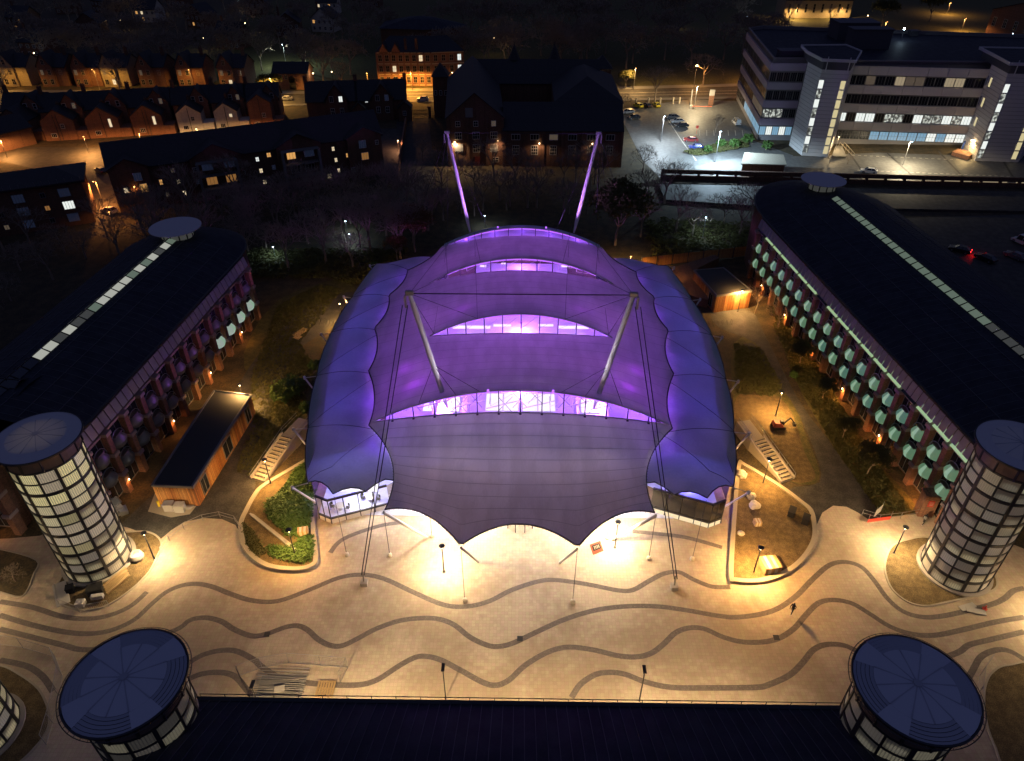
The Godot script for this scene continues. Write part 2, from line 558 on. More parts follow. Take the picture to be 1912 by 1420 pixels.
func ground() -> void:
	var s := st()
	sheet(s, [Vector2(-1400, 300), Vector2(1400, 300), Vector2(1400, -1800), Vector2(-1400, -1800)], 0.0)
	struct("ground", s, M.rough_ground)
	s = st()
	for p in [
		[Vector2(-48.06, -101.51), Vector2(-47.35, -120.37), Vector2(-36.68, -129.45), Vector2(-32.73, -120.59), Vector2(-39.19, -105.07), Vector2(-33.46, -96.87), Vector2(-33.07, -81.43), Vector2(-36.71, -69.91), Vector2(-41.29, -69.32), Vector2(-40.7, -82.58), Vector2(-42.39, -90.71)],
		[Vector2(37.73, -106.23), Vector2(43.43, -106.31), Vector2(43.8, -93.46), Vector2(42.51, -82.56), Vector2(41.77, -73.22), Vector2(39.41, -70.53), Vector2(35.05, -73.12), Vector2(32.76, -83.68)],
		[Vector2(48.73, -121.81), Vector2(50.08, -106.41), Vector2(50.17, -90.67), Vector2(50.25, -77.84), Vector2(52.28, -65.28), Vector2(46.52, -64.73), Vector2(45.61, -77.77), Vector2(45.16, -96.49)]]:
		sheet(s, curve(p, true, 3), 0.012)
	struct("turf_bank", s, M.turf, true)
	s = st()
	sheet(s, curve([Vector2(34.39, -90.44), Vector2(40.14, -91.23), Vector2(41.92, -86.43), Vector2(40.96, -77.7), Vector2(40.99, -72.67), Vector2(39.22, -71.05), Vector2(36.81, -71.54), Vector2(34.15, -75.31), Vector2(32.25, -79.94)], true, 4), 0.02)
	struct("bare_soil", s, M.soil)
	s = st()
	for p in [
		[Vector2(-33.37, -123.82), Vector2(-34.7, -110.58), Vector2(-38.75, -103.35), Vector2(-39.36, -92.22), Vector2(-38.26, -82.62), Vector2(-38.42, -75.35), Vector2(-35.96, -69.4), Vector2(-36.19, -64.91), Vector2(-34.76, -59.45), Vector2(-40.1, -61.13), Vector2(-43.14, -60.2), Vector2(-49.89, -60.1), Vector2(-50.79, -62.8), Vector2(-47.83, -71.87), Vector2(-46.12, -86.46), Vector2(-45.51, -100.22), Vector2(-42.6, -114.31), Vector2(-38.75, -119.45)],
		[Vector2(36.57, -118.51), Vector2(43.49, -117.6), Vector2(43.97, -109), Vector2(43.98, -89.88), Vector2(45.61, -77.77), Vector2(47.02, -64.27), Vector2(45.77, -62.87), Vector2(39.74, -65.1), Vector2(37.87, -63.21), Vector2(36.18, -69.46), Vector2(41.05, -71.08), Vector2(42.51, -77.72), Vector2(42.75, -89.16), Vector2(41.14, -97.99), Vector2(41.53, -106.29), Vector2(36.08, -111.65)]]:
		sheet(s, curve(p, true, 3), 0.026)
	struct("service_road", s, M.asphalt)
	# the square
	s = st()
	sheet(s, [Vector2(-84.27, -57.84), Vector2(-63.79, -59.45), Vector2(-60.34, -59.94), Vector2(-58.7, -61.31), Vector2(-58.54, -63.62), Vector2(-49.82, -61.44), Vector2(-44.91, -59.56), Vector2(-44.18, -61.07), Vector2(-43.05, -62.55), Vector2(-40.87, -63.23), Vector2(-38.38, -63.08), Vector2(-36.32, -62.1), Vector2(-34.91, -60.32), Vector2(-35.14, -64.92), Vector2(-30.66, -72.13), Vector2(-27.67, -72.18), Vector2(28.33, -73.02), Vector2(31.65, -74.38), Vector2(37.56, -66.98), Vector2(37.71, -62.75), Vector2(39.49, -65.38), Vector2(41.32, -66.65), Vector2(43.02, -66.48), Vector2(44.06, -65.54), Vector2(44.98, -64.33), Vector2(47.87, -64.65), Vector2(53.9, -65.78), Vector2(53.96, -63), Vector2(59.39, -61.74), Vector2(70.63, -53.72), Vector2(74.84, -43.56), Vector2(54.89, -18.63), Vector2(-55.92, -16.97)], 0.04)
	struct("paving", s, M.paving)
	var bands := [
		[Vector2(-58.36, -48.27), Vector2(-54.1, -47.08), Vector2(-50.12, -46.26), Vector2(-47.33, -46.03), Vector2(-44.93, -46.47), Vector2(-42.95, -47.87), Vector2(-41.98, -49.81), Vector2(-40.94, -51.59), Vector2(-39.46, -52.6), Vector2(-37.66, -52.86), Vector2(-35.67, -52.43), Vector2(-33.49, -51.56), Vector2(-30.58, -50.64), Vector2(-27.61, -50.61), Vector2(-24.37, -52.22), Vector2(-21.36, -53.96), Vector2(-18.79, -54.47), Vector2(-16.02, -53.96), Vector2(-12.16, -52.03), Vector2(-8.52, -50.38), Vector2(-5.88, -50.2), Vector2(-3.35, -50.97), Vector2(-0.79, -52.57), Vector2(2.41, -53.85), Vector2(4.56, -54.03), Vector2(8.12, -53.47), Vector2(11.56, -52.68), Vector2(13.31, -52.78), Vector2(15.29, -54.04), Vector2(17.23, -55.16), Vector2(19.06, -55.43), Vector2(20.64, -54.35), Vector2(22.58, -53.38), Vector2(24.69, -53.34)],
		[Vector2(-59.45, -50.06), Vector2(-55.41, -49.39), Vector2(-51.14, -48.17), Vector2(-48.11, -47.94), Vector2(-45.89, -48.46), Vector2(-44.14, -49.7), Vector2(-43.14, -51.64)],
		[Vector2(-57.28, -46.49), Vector2(-53.22, -45.54), Vector2(-49.24, -44.61), Vector2(-46.51, -44.07), Vector2(-42.14, -44.65), Vector2(-37.82, -46.64), Vector2(-36.7, -47.9), Vector2(-35.09, -48.27), Vector2(-33.12, -47.81), Vector2(-31.34, -46.81), Vector2(-29.13, -46.03), Vector2(-27.57, -46.33), Vector2(-25.8, -47.17), Vector2(-24.49, -47.39), Vector2(-23.22, -46.86), Vector2(-21.75, -45.68), Vector2(-20.25, -44.98), Vector2(-18.98, -45), Vector2(-17.52, -45.88), Vector2(-15.74, -47.11), Vector2(-13.34, -48.18), Vector2(-10.87, -48.57), Vector2(-8.82, -48.46), Vector2(-7.08, -47.72), Vector2(-5.32, -46.26), Vector2(-3.58, -45.36), Vector2(-2.3, -45.12), Vector2(-0.68, -45.53), Vector2(1.83, -46.9), Vector2(5.2, -48.67), Vector2(8.72, -49.92), Vector2(12.17, -50.48), Vector2(15.65, -50.53), Vector2(18.97, -50.07), Vector2(22.27, -49.41), Vector2(24.75, -49.24), Vector2(28.58, -50.08), Vector2(31.77, -52.01), Vector2(34.8, -54.72), Vector2(37.4, -56.75), Vector2(39.45, -57.27), Vector2(41.12, -56.56), Vector2(41.87, -54.59), Vector2(42.42, -51.95), Vector2(43.51, -50.23), Vector2(45.49, -49.55), Vector2(48.33, -49.88), Vector2(53.47, -51.24), Vector2(55.72, -52.15), Vector2(57.46, -53.3), Vector2(58.98, -53.7)],
		[Vector2(-35.09, -42.41), Vector2(-33.72, -43.62), Vector2(-31.86, -44.22), Vector2(-30.09, -44.12), Vector2(-28, -43.14), Vector2(-26.9, -42.34), Vector2(-24.26, -40.99), Vector2(-20.87, -40.56), Vector2(-17.69, -40.43), Vector2(-15.84, -40.58), Vector2(-14.39, -41.19), Vector2(-12.55, -42.68), Vector2(-11.09, -43.64), Vector2(-9.97, -43.85), Vector2(-8.33, -43.49), Vector2(-6.14, -42.35), Vector2(-3.71, -41), Vector2(-2.26, -40.66), Vector2(-0.9, -41.28), Vector2(0.65, -42.88), Vector2(2.6, -44.23), Vector2(4.23, -44.96), Vector2(5.85, -45.18), Vector2(8.31, -44.83), Vector2(10.66, -44.22), Vector2(12.58, -44.12), Vector2(14.25, -44.59), Vector2(15.74, -45.72), Vector2(17.26, -47.13), Vector2(18.9, -47.77), Vector2(20.53, -47.66), Vector2(22.48, -46.61), Vector2(24.78, -46.05), Vector2(27.76, -46.36), Vector2(30.27, -47.73), Vector2(32.29, -49.63), Vector2(34.21, -51.24), Vector2(36.02, -51.71), Vector2(38.01, -51.3), Vector2(39.49, -49.96), Vector2(41.09, -48.31), Vector2(43.04, -47.39), Vector2(45.48, -47.22), Vector2(49.14, -48.02), Vector2(53.14, -49.04), Vector2(56.73, -49.72)],
		[Vector2(5.43, -39.44), Vector2(6.45, -40.91), Vector2(8.08, -42.01), Vector2(9.67, -42.28), Vector2(11.21, -42.06), Vector2(13.16, -41.25), Vector2(15.71, -40.7), Vector2(19.6, -40.7), Vector2(24.23, -40.82), Vector2(25.79, -41.14), Vector2(28.27, -42.26), Vector2(30.06, -43.7), Vector2(31.69, -45.24), Vector2(33.3, -45.91), Vector2(35.01, -45.87), Vector2(36.13, -45.31), Vector2(38.15, -43.94), Vector2(42.61, -43.82), Vector2(46.88, -45.08), Vector2(48.69, -46.08), Vector2(51.09, -46.71), Vector2(55.66, -47.84)],
		[Vector2(44.73, -40.15), Vector2(47.78, -43.28), Vector2(49.37, -44.74), Vector2(51.44, -45.54), Vector2(52.86, -45.3), Vector2(54.14, -43.87)],
		[Vector2(-35.07, -40.11), Vector2(-33.32, -41.33), Vector2(-31.3, -41.66), Vector2(-29.48, -41.27), Vector2(-27.73, -39.81), Vector2(-26.28, -38.51)],
		[Vector2(-55, -42.73), Vector2(-51.76, -42.09), Vector2(-49.43, -40.97), Vector2(-47.42, -39.34)],
		[Vector2(-23.17, -57.74), Vector2(-22.53, -59.37), Vector2(-21.1, -60.62), Vector2(-17.91, -62.19), Vector2(-15.13, -62.87)],
		[Vector2(25.1, -59.31), Vector2(22.15, -60.47), Vector2(19.59, -61.14), Vector2(14.35, -61.77)]]
	for b in bands:
		s = st()
		ribbon(s, curve(b, false, 5), 0.62, 0.05)
		struct("paving_band", s, M.band)
	# planted islands: kerb, soil
	planter("planter", "kerbed planting bed of green ground cover beside the hall's west corner", [Vector2(-29.96, -74.46), Vector2(-30.69, -74), Vector2(-32.78, -71.67), Vector2(-35.08, -68.9), Vector2(-35.63, -67.17), Vector2(-35.86, -64.53), Vector2(-35.84, -62.1), Vector2(-34.91, -59.71), Vector2(-33.68, -57.75), Vector2(-31.76, -56.04), Vector2(-29.85, -55.09), Vector2(-27.56, -54.73), Vector2(-25.66, -54.84), Vector2(-24.49, -55.58), Vector2(-24.4, -56.8), Vector2(-25.82, -61.35), Vector2(-27.98, -69.42)], 0.55, 0.42, M.soil)
	planter("planter", "kerbed bed of bare earth and boulders beside the hall's east corner", [Vector2(30.75, -74.7), Vector2(31.69, -74.27), Vector2(34.07, -71.71), Vector2(36.01, -69.35), Vector2(37.26, -67.37), Vector2(38.22, -65.55), Vector2(37.84, -62.94), Vector2(37.13, -60.79), Vector2(35.79, -58.71), Vector2(33.91, -56.7), Vector2(31.78, -55.15), Vector2(29.67, -54.18), Vector2(27.61, -53.76), Vector2(25.51, -53.88), Vector2(24.75, -54.41), Vector2(26.09, -59.58), Vector2(28.97, -69.45)], 0.55, 0.42, M.soil)
	planter("tower_bed", "brown earth bed round the foot of the dim stair tower", [Vector2(51.35, -61.44), Vector2(48.64, -61.05), Vector2(46.19, -59.97), Vector2(44.39, -57.67), Vector2(43.52, -55.56), Vector2(43.38, -53.24), Vector2(44.47, -51.47), Vector2(46.35, -50.92), Vector2(48.57, -51.38), Vector2(53.08, -52.48), Vector2(55.11, -53.19), Vector2(56.17, -54.11), Vector2(56.67, -55.76), Vector2(56.24, -57.11), Vector2(55.14, -59.93)], 0.22, 0.1, M.soil)
	planter("tower_bed", "bed with building debris round the foot of the bright stair tower", [Vector2(-48.42, -60.92), Vector2(-46.47, -60.68), Vector2(-44.98, -59.73), Vector2(-44.17, -58.44), Vector2(-44.03, -56.84), Vector2(-44, -54.48), Vector2(-44.87, -52.14), Vector2(-46.3, -50.11), Vector2(-47.95, -49.07), Vector2(-50.13, -49.04), Vector2(-52.56, -49.79), Vector2(-53.58, -50.88), Vector2(-54.3, -53.38), Vector2(-54.19, -56.6), Vector2(-51.91, -60.07)], 0.22, 0.1, M.soil)
	planter("corner_bed", "dark planted bed with a bare shrub beside the paved path", [Vector2(-68.34, -58.08), Vector2(-64.15, -57.8), Vector2(-58.47, -56.13), Vector2(-57.55, -53.81), Vector2(-57, -51.5), Vector2(-57.53, -50.6), Vector2(-60.16, -51.23), Vector2(-64.71, -52.45)], 0.2, 0.1, M.rough_ground)
	planter("corner_bed", "dark earth bed round the cropped stair tower in the near corner", [Vector2(-59.63, -42.79), Vector2(-54.7, -42.24), Vector2(-51.94, -41.23), Vector2(-49.04, -39.67), Vector2(-46.95, -37.69), Vector2(-45.9, -36.06), Vector2(-45.67, -34.79), Vector2(-45.94, -33.6), Vector2(-46.48, -32.39), Vector2(-47.82, -30.91), Vector2(-50.87, -29.46)], 0.2, 0.1, M.soil)
	planter("corner_bed", "dark earth bed beside the big blue roofed tower by the frame edge", [Vector2(57.81, -43.92), Vector2(51.88, -43.84), Vector2(49.71, -43.12), Vector2(48.1, -41.66), Vector2(46.79, -39.55), Vector2(45.84, -37.12), Vector2(45.5, -35.02), Vector2(45.55, -32.79), Vector2(49.3, -30.06)], 0.2, 0.1, M.soil)

func planter(called: String, label: String, outline: Array, w: float, h: float, fill: Material) -> void:
	var o := curve(outline, true, 4)
	var c: Vector2 = Vector2.ZERO
	for p in o:
		c += p / o.size()
	var t := thing(called, label, "planting bed", v3(c))
	var s := st()
	kerb(s, o, w, 0.03, 0.03 + h)
	obj("kerb", s, M.kerb_stone, t)
	s = st()
	sheet(s, inset(o, w * 0.7), 0.03 + h * 0.6)
	obj("soil", s, fill, t)

# ---------------------------------------------------------------- the membrane hall
const LZ := [-74.0, -92.0, -110.0, -128.0]          # lens planes, front to back
const LX := [20.0, 14.0, 15.9, 15.7]               # half width of each lens
const LE := [7.55, 9.95, 9.6, 7.75]                 # height of the lens ends
const LL := [9.45, 10.55, 12.0, 10.35]              # middle of the lower chord
const LU := [13.1, 13.95, 14.35, 12.0]              # middle of the upper chord
var EDGE := []

func edge_x(z: float, sag := 0.9) -> float:
	for i in EDGE.size() - 1:
		var a: Vector2 = EDGE[i]
		var b: Vector2 = EDGE[i + 1]
		if z <= a.y and z >= b.y:
			var t := (z - a.y) / (b.y - a.y)
			return lerpf(a.x, b.x, t) - sag * minf(1.0, absf(a.y - b.y) / 11.0) * 4.0 * t * (1.0 - t)
	return EDGE[EDGE.size() - 1].x if z < -100 else EDGE[0].x

func chord(i: int, x: float, xe: float, upper: bool) -> float:
	var ax := absf(x)
	var mid: float = LU[i] if upper else LL[i]
	if ax <= LX[i]:
		return LE[i] + (mid - LE[i]) * (1.0 - pow(ax / LX[i], 2.0))
	var t := clampf((ax - LX[i]) / maxf(xe - LX[i], 0.3), 0, 1)
	return lerpf(LE[i], 6.9, t) - 0.5 * t * (1.0 - t)

func grid(s: SurfaceTool, rows: Array) -> void:
	s.set_smooth_group(1)
	for r in rows.size() - 1:
		for k in rows[r].size() - 1:
			quad(s, rows[r][k], rows[r][k + 1], rows[r + 1][k + 1], rows[r + 1][k])
	s.set_smooth_group(-1)

func hall() -> void:
	var t := thing("membrane_hall", "large white fabric roofed hall glowing purple in the middle of the square", "hall", Vector3(0, 0, -92))
	var e := [Vector3(-20.53, 6.9, -73.64), Vector3(-22.87, 7, -86.72), Vector3(-24.13, 7, -99.14), Vector3(-23.48, 7, -110.19), Vector3(-21.44, 7, -119.74)]
	EDGE = [Vector2(17.6, -66.0)]
	for p in e:
		EDGE.append(Vector2(-p.x, p.z))
	EDGE.append(Vector2(16.6, -128.2))
	EDGE.append(Vector2(15.9, -132.0))
	var n := 48
	# main roof panels
	for i in 3:
		var rows := []
		for j in 25:
			var v := j / 24.0
			var z := lerpf(LZ[i + 1], LZ[i], v)
			var xe := edge_x(z)
			var row := []
			for k in n + 1:
				var x := lerpf(-xe, xe, float(k) / n)
				row.append(Vector3(x, lerpf(chord(i + 1, x, xe, false), chord(i, x, xe, true), v) - 0.35 * sin(PI * v) * (1.0 - pow(x / xe, 2.0)), z))
			rows.append(row)
		panel(t, rows, [3, 6, 9, 12, 15, 18, 21])
	# back panel
	var rows := []
	for j in 13:
		var v := j / 12.0
		var row := []
		for k in n + 1:
			var u := lerpf(-1, 1, float(k) / n)
			var z := lerpf(-131.5, -128.0, v)
			var x := u * lerpf(15.6, edge_x(-128.0), v)
			row.append(Vector3(x, lerpf(6.0, chord(3, x, edge_x(-128.0), true), pow(v, 0.4)), z))
		rows.append(row)
	panel(t, rows, [4, 8])
	# canopy over the entrance
	rows = []
	var xe0 := edge_x(-74.0)
	for j in 31:
		var v := j / 30.0
		var row := []
		for k in 61:
			var u := lerpf(-1, 1, k / 60.0)
			var f := canopy_edge(u)
			var zb := lerpf(-55.6, -59.6, u * u)
			var x := lerpf(u * xe0, f.x, v) - signf(u) * pow(absf(u), 5.0) * 2.3 * 4.0 * v * (1.0 - v) * lerpf(1.0, 0.8, v)
			row.append(Vector3(x, lerpf(chord(0, u * xe0, xe0, false), lerpf(5.2, 6.0, u * u), v) + (f.y - lerpf(5.2, 6.0, u * u)) * pow(v, 5.0) - 0.2 * sin(PI * v), lerpf(-74.0, zb, v) + (f.z - zb) * pow(v, 8.0)))
		rows.append(row)
	panel(t, rows, [3, 6, 9, 12, 15, 18, 21, 24, 27])
	var trim := []
	for k in 61:
		trim.append(rows[30][k])
	var s := st()
	line(s, trim, 0.09)
	for q in [0, 60]:
		var side := []
		for j in 31:
			side.append(rows[j][q])
		line(s, side, 0.09)
	obj("edge_cable", s, M.cable, t)
	s = st()
	for k in range(1, 60):
		var out: Vector3 = (rows[30][k] - rows[29][k]).normalized()
		tube(s, rows[30][k], rows[30][k] + out * 0.28, 0.03, 0.03, 4)
	for q in [0, 60]:
		for j in range(2, 30):
			var out: Vector3 = (rows[j][q] - rows[j][q + (1 if q == 0 else -1)]).normalized()
			tube(s, rows[j][q], rows[j][q] + out * 0.25, 0.03, 0.03, 4)
	obj("edge_clamps", s, M.cable, t)
	# lens lights
	for i in 4:
		var xl: float = LX[i]
		for up in [true, false]:
			s = st()
			var pts := []
			for k in 33:
				var x := lerpf(-xl, xl, k / 32.0)
				pts.append(Vector3(x, chord(i, x, xl, up) + (0.06 if up else 0.0), LZ[i] + 0.06))
			line(s, pts, 0.11, 6)
			obj("lens_chord", s, M.white_steel, t)
			if up:
				s = st()
				var low := []
				for p in pts:
					low.append(p + Vector3(0, -0.32 * (1.0 - pow(absf(p.x) / xl, 3.0)) - 0.05, -0.25))
				line(s, low.slice(3, 30), 0.1, 5)
				obj("led_strip", s, M.purple_glow, t)
		var np: int = [14, 10, 12, 12][i]
		for k in np:
			var x0 := lerpf(-xl, xl, float(k) / np)
			var x1 := lerpf(-xl, xl, float(k + 1) / np)
			s = st()
			quad(s, Vector3(x0, chord(i, x0, xl, false), LZ[i]), Vector3(x0, chord(i, x0, xl, true), LZ[i]), Vector3(x1, chord(i, x1, xl, true), LZ[i]), Vector3(x1, chord(i, x1, xl, false), LZ[i]))
			obj("pane", s, M.clear_glass, t)
			if k > 0:
				s = st()
				beam(s, Vector3(x0, chord(i, x0, xl, false), LZ[i] + 0.05), Vector3(x0, chord(i, x0, xl, true), LZ[i] + 0.05), 0.13, 0.14)
				obj("mullion", s, M.violet_frame, t)
				if i == 0:
					s = st()
					box(s, Vector3(x0, chord(i, x0, xl, false) - 0.15, LZ[i] + 0.25), Vector3(0.3, 0.3, 0.35))
					obj("cable_joint", s, M.cable, t)
	side_roof(t, -1.0)
	side_roof(t, 1.0)
	# inside: floor, partition walls and bright rooms seen through the lenses
	s = st()
	sheet(s, [Vector2(-20, -64), Vector2(20, -64), Vector2(21, -100), Vector2(15, -138), Vector2(-15, -138), Vector2(-21, -100)], 0.12)
	obj("hall_floor", s, M.lilac_floor, t)
	for r in [[0, -82.6, 11.2, 5.6, 4.3], [-10, -83, 4.4, 6, 3.9], [10.4, -83, 4.4, 6, 3.9], [0, -104, 22, 6, 3.6], [0, -126, 18, 6, 3.8]]:
		s = st()
		box(s, Vector3(r[0], r[4] * 0.5 + 0.12, r[1]), Vector3(r[2], r[4], r[3]))
		obj("inner_room", s, M.lilac_floor, t)
	for r in [[-2.7, -82.6, 4.7, 4.0, 4.5], [2.7, -82.6, 4.7, 4.0, 4.5], [-9.6, -82.4, 1.3, 3.4, 4.2], [10.2, -82.2, 2.6, 3.0, 4.2], [-13.4, -81.6, 1.6, 1.8, 4.2], [-8.4, -102.4, 6.4, 0.9, 5.2], [-3.2, -103.0, 3.0, 0.8, 5.2], [4.2, -103.2, 2.6, 0.7, 5.2], [8.8, -102.6, 5.2, 0.9, 5.2], [-7.5, -124.6, 1.2, 0.7, 5.5], [8.5, -124.8, 1.6, 0.7, 5.5], [-3.5, -125.8, 1.0, 0.5, 5.5]]:
		s = st()
		box(s, Vector3(r[0], r[4], r[1]), Vector3(r[2], 0.08, r[3]))
		obj("glow_panel", s, M.white_glow, t)  # glowing slabs stand for the brightly lit rooms behind the lenses
	for k in 15:
		s = st()
		var q := Vector3(-15.5 + k * 2.2, 4.72, -81.6 - (k % 3) * 1.0)
		if k % 4 == 1:
			beam(s, q + Vector3(0, 0, 1.8), q + Vector3(0, 0, -2.2), 0.07, 0.07)
		else:
			beam(s, q + Vector3(-1.0, 0, 1.6), q + Vector3(1.1, 0, -2.0), 0.06, 0.06)
			beam(s, q + Vector3(1.1, 0, 1.6), q + Vector3(-1.0, 0, -2.0), 0.06, 0.06)
		obj("inner_brace", s, M.dark_steel, t)
	for i in 3:
		for k in 9:
			s = st()
			var x: float = LX[i] * (-0.8 + 0.2 * k)
			beam(s, Vector3(x, chord(i, x, 22, false), LZ[i] - 1.4), Vector3(x, chord(i, x, 22, true) - 0.2, LZ[i] - 0.4), 0.09, 0.09)
			if k < 8:
				var x2: float = LX[i] * (-0.6 + 0.2 * k)
				beam(s, Vector3(x, chord(i, x, 22, false), LZ[i] - 1.4), Vector3(x2, chord(i, x2, 22, true) - 0.2, LZ[i] - 0.4), 0.04, 0.04)
			obj("lens_truss_bar", s, M.white_steel, t)
	for k in 6:
		s = st()
		var x := -12.5 + k * 5.0
		beam(s, Vector3(x, 5.4, -76), Vector3(x, 5.4, -88), 0.16, 0.3)
		beam(s, Vector3(x, 0.1, -76), Vector3(x, 5.4, -76), 0.16, 0.16)
		beam(s, Vector3(x - 2.4, 5.3, -80), Vector3(x + 2.4, 6.8, -80), 0.12, 0.12)
		obj("inner_frame", s, M.white_steel, t)
	for q in [[-11, -82, 130], [0, -86, 90], [11, -82, 130], [-12, -98, 90], [0, -103, 90], [12, -98, 90], [-9, -117, 90], [9, -117, 90], [0, -122, 70], [0, -127, 26]]:
		s = st()
		box(s, Vector3(q[0], 5.92, q[1]), Vector3(0.4, 0.16, 0.4))
		var f := obj("floodlight", s, M.purple_glow, t)
		var o := omni(t, Vector3(q[0], 5.6, q[1]) - t.position, PURPLE if q[1] < -80 else PURPLE, q[2], 0.3)
		o.name = "hall_light"
	for sx in [-1, 1]:
		for q in [Vector3(sx * 3.0, 6.72, -76.5), Vector3(sx * 8.0, 7.42, -95)]:
			s = st()
			box(s, q, Vector3(0.9, 0.12, 0.3))
			obj("pendant_light", s, M.white_glow, t)
		omni(t, Vector3(sx * 3.0, 6.5, -76.5) - t.position, Color(0.9, 0.75, 1.0), 14.0, 0.3)
		omni(t, Vector3(sx * 8.0, 7.2, -95) - t.position, Color(0.9, 0.75, 1.0), 12.0, 0.3)
	s = st()
	for k in 12:
		var x0 := lerpf(-15.4, 15.4, k / 12.0)
		var x1 := lerpf(-15.4, 15.4, (k + 1) / 12.0)
		quad(s, Vector3(x0, chord(3, x0, 20, false) - 0.5, -128.2), Vector3(x0, chord(3, x0, 20, true) - 0.1, -129.6), Vector3(x1, chord(3, x1, 20, true) - 0.1, -129.6), Vector3(x1, chord(3, x1, 20, false) - 0.5, -128.2))
	obj("added_lens_reflector", s, M.lilac_floor, t)  # added board that catches purple light behind the rear lens
	for x in [-11.0, -5.5, 0.0, 5.5, 11.0]:
		omni(t, Vector3(x, chord(3, x, 20, true) - 0.45, -128.5) - t.position, Color(0.6, 0.3, 1.0), 0.9, 0.15)  # added lamps lighting the board behind the rear lens
	s = st()
	for k in 10:
		var x0 := lerpf(-15.0, 15.0, k / 10.0)
		quad(s, Vector3(x0, 0.1, -130.8 + 0.004 * x0 * x0), Vector3(x0, 6.0, -130.8 + 0.004 * x0 * x0), Vector3(x0 + 3.0, 6.0, -130.8 + 0.004 * (x0 + 3.0) * (x0 + 3.0)), Vector3(x0 + 3.0, 0.1, -130.8 + 0.004 * (x0 + 3.0) * (x0 + 3.0)))
	obj("back_wall", s, M.bronze_panel, t)
	for sx in [-1.0, 1.0]:
		for q in [[Vector3(14.5, 8.2, -79.5), 16.0], [Vector3(16.5, 7.4, -85.0), 10.0], [Vector3(9.0, 10.0, -97.5), 8.0]]:
			s = st()
			box(s, q[0] * Vector3(sx, 1, 1), Vector3(0.3, 0.2, 0.3))
			obj("violet_floodlight", s, M.purple_glow, t)
			omni(t, q[0] * Vector3(sx, 1, 1) + Vector3(0, 0.3, 0) - t.position, Color(0.66, 0.2, 1.0), q[1], 0.4)
	# added unseen wall that keeps the purple light off the canopy
	s = st()
	for k in 20:
		var x0 := lerpf(-19.6, 19.6, k / 20.0)
		var x1 := lerpf(-19.6, 19.6, (k + 1) / 20.0)
		quad(s, Vector3(x0, 0.1, -74.5), Vector3(x0, chord(0, x0, 21, false) - 0.35, -74.5), Vector3(x1, chord(0, x1, 21, false) - 0.35, -74.5), Vector3(x1, 0.1, -74.5))
	obj("added_porch_wall", s, M.lilac_floor, t)
	for x in [-9.0, 0.0, 9.0]:
		s = st()
		box(s, Vector3(x, 4.4, -70.0), Vector3(1.6, 0.1, 0.6))
		obj("glow_panel", s, M.white_glow, t)
		omni(t, Vector3(x, 4.1, -70.0) - t.position, Color(1.0, 0.98, 0.97), 85.0, 0.4)  # added lamps that whiten the canopy from below
	# front glass wall and round entrance drum
	s = st()
	quad(s, Vector3(-16, 0.05, -66), Vector3(-16, 6.0, -66), Vector3(16, 6.0, -66), Vector3(16, 0.05, -66))
	obj("front_glass", s, M.clear_glass, t)
	s = st()
	for k in 17:
		beam(s, Vector3(-16 + k * 2, 0, -65.95), Vector3(-16 + k * 2, 6.2, -65.95), 0.1, 0.14)
	obj("glass_wall_posts", s, M.white_steel, t)
	var dc := Vector3(0.1, 0, -63.2)
	s = st()
	lathe(s, dc, [Vector2(1.9, 0.05), Vector2(1.9, 3.0)], 28)
	obj("entrance_drum", s, M.clear_glass, t)
	s = st()
	lathe(s, dc, [Vector2(2.0, 3.0), Vector2(2.0, 3.12), Vector2(0, 3.14)], 28)
	obj("drum_roof", s, M.pale_fabric, t)
	s = st()
	for k in 10:
		var a := TAU * k / 10
		beam(s, dc + Vector3(cos(a) * 1.92, 0, sin(a) * 1.92), dc + Vector3(cos(a) * 1.92, 3.1, sin(a) * 1.92), 0.1, 0.1)
	lathe(s, dc, [Vector2(1.97, 2.9), Vector2(1.97, 3.0)], 28)
	obj("drum_frame", s, M.dark_steel, t)
	for x in [-11.0, -4.5, 4.5, 11.0]:
		s = st()
		box(s, Vector3(x, 5.3, -64.6), Vector3(0.9, 0.14, 0.3))
		obj("canopy_light", s, M.lamp_glow, t)
		spot(t, Vector3(x, 5.2, -64.5) - t.position, Color(1.0, 0.93, 0.82), 120.0, 80.0, 0.3, Vector3(0, -1.0, 0.45), 0.6)
	masts(t)

func canopy_edge(u: float) -> Vector3:
	var corner := Vector3(-16.07, 6, -59.35)
	var tip := Vector3(-6.68, 5.5, -54.38)
	var a := absf(u)
	if a < 0.42:
		var k := a / 0.42
		return Vector3(u / 0.42 * -tip.x, 5.5 + 0.5 * (1.0 - k * k), tip.z - 2.9 * (1.0 - k * k))
	var k := (a - 0.42) / 0.58
	return Vector3(signf(u) * lerpf(-tip.x, -corner.x, k), lerpf(5.5, 6.0, k), lerpf(tip.z, corner.z, k) - 2.1 * 4.0 * k * (1.0 - k))

func panel(t: Node3D, rows: Array, seams: Array, m: Material = null, called := "roof_panel") -> void:
	var s := st()
	grid(s, rows)
	obj(called, s, m if m else M.membrane, t)
	for r in seams:
		s = st()
		for k in rows[r].size() - 1:
			var a: Vector3 = rows[r][k] + Vector3(0, 0.025, 0)
			var b: Vector3 = rows[r][k + 1] + Vector3(0, 0.025, 0)
			var d: Vector3 = (rows[r + 1][k] - rows[r][k]).normalized() * 0.05
			quad(s, a - d, b - d, b + d, a + d)
		obj("seam", s, M.seam, t)

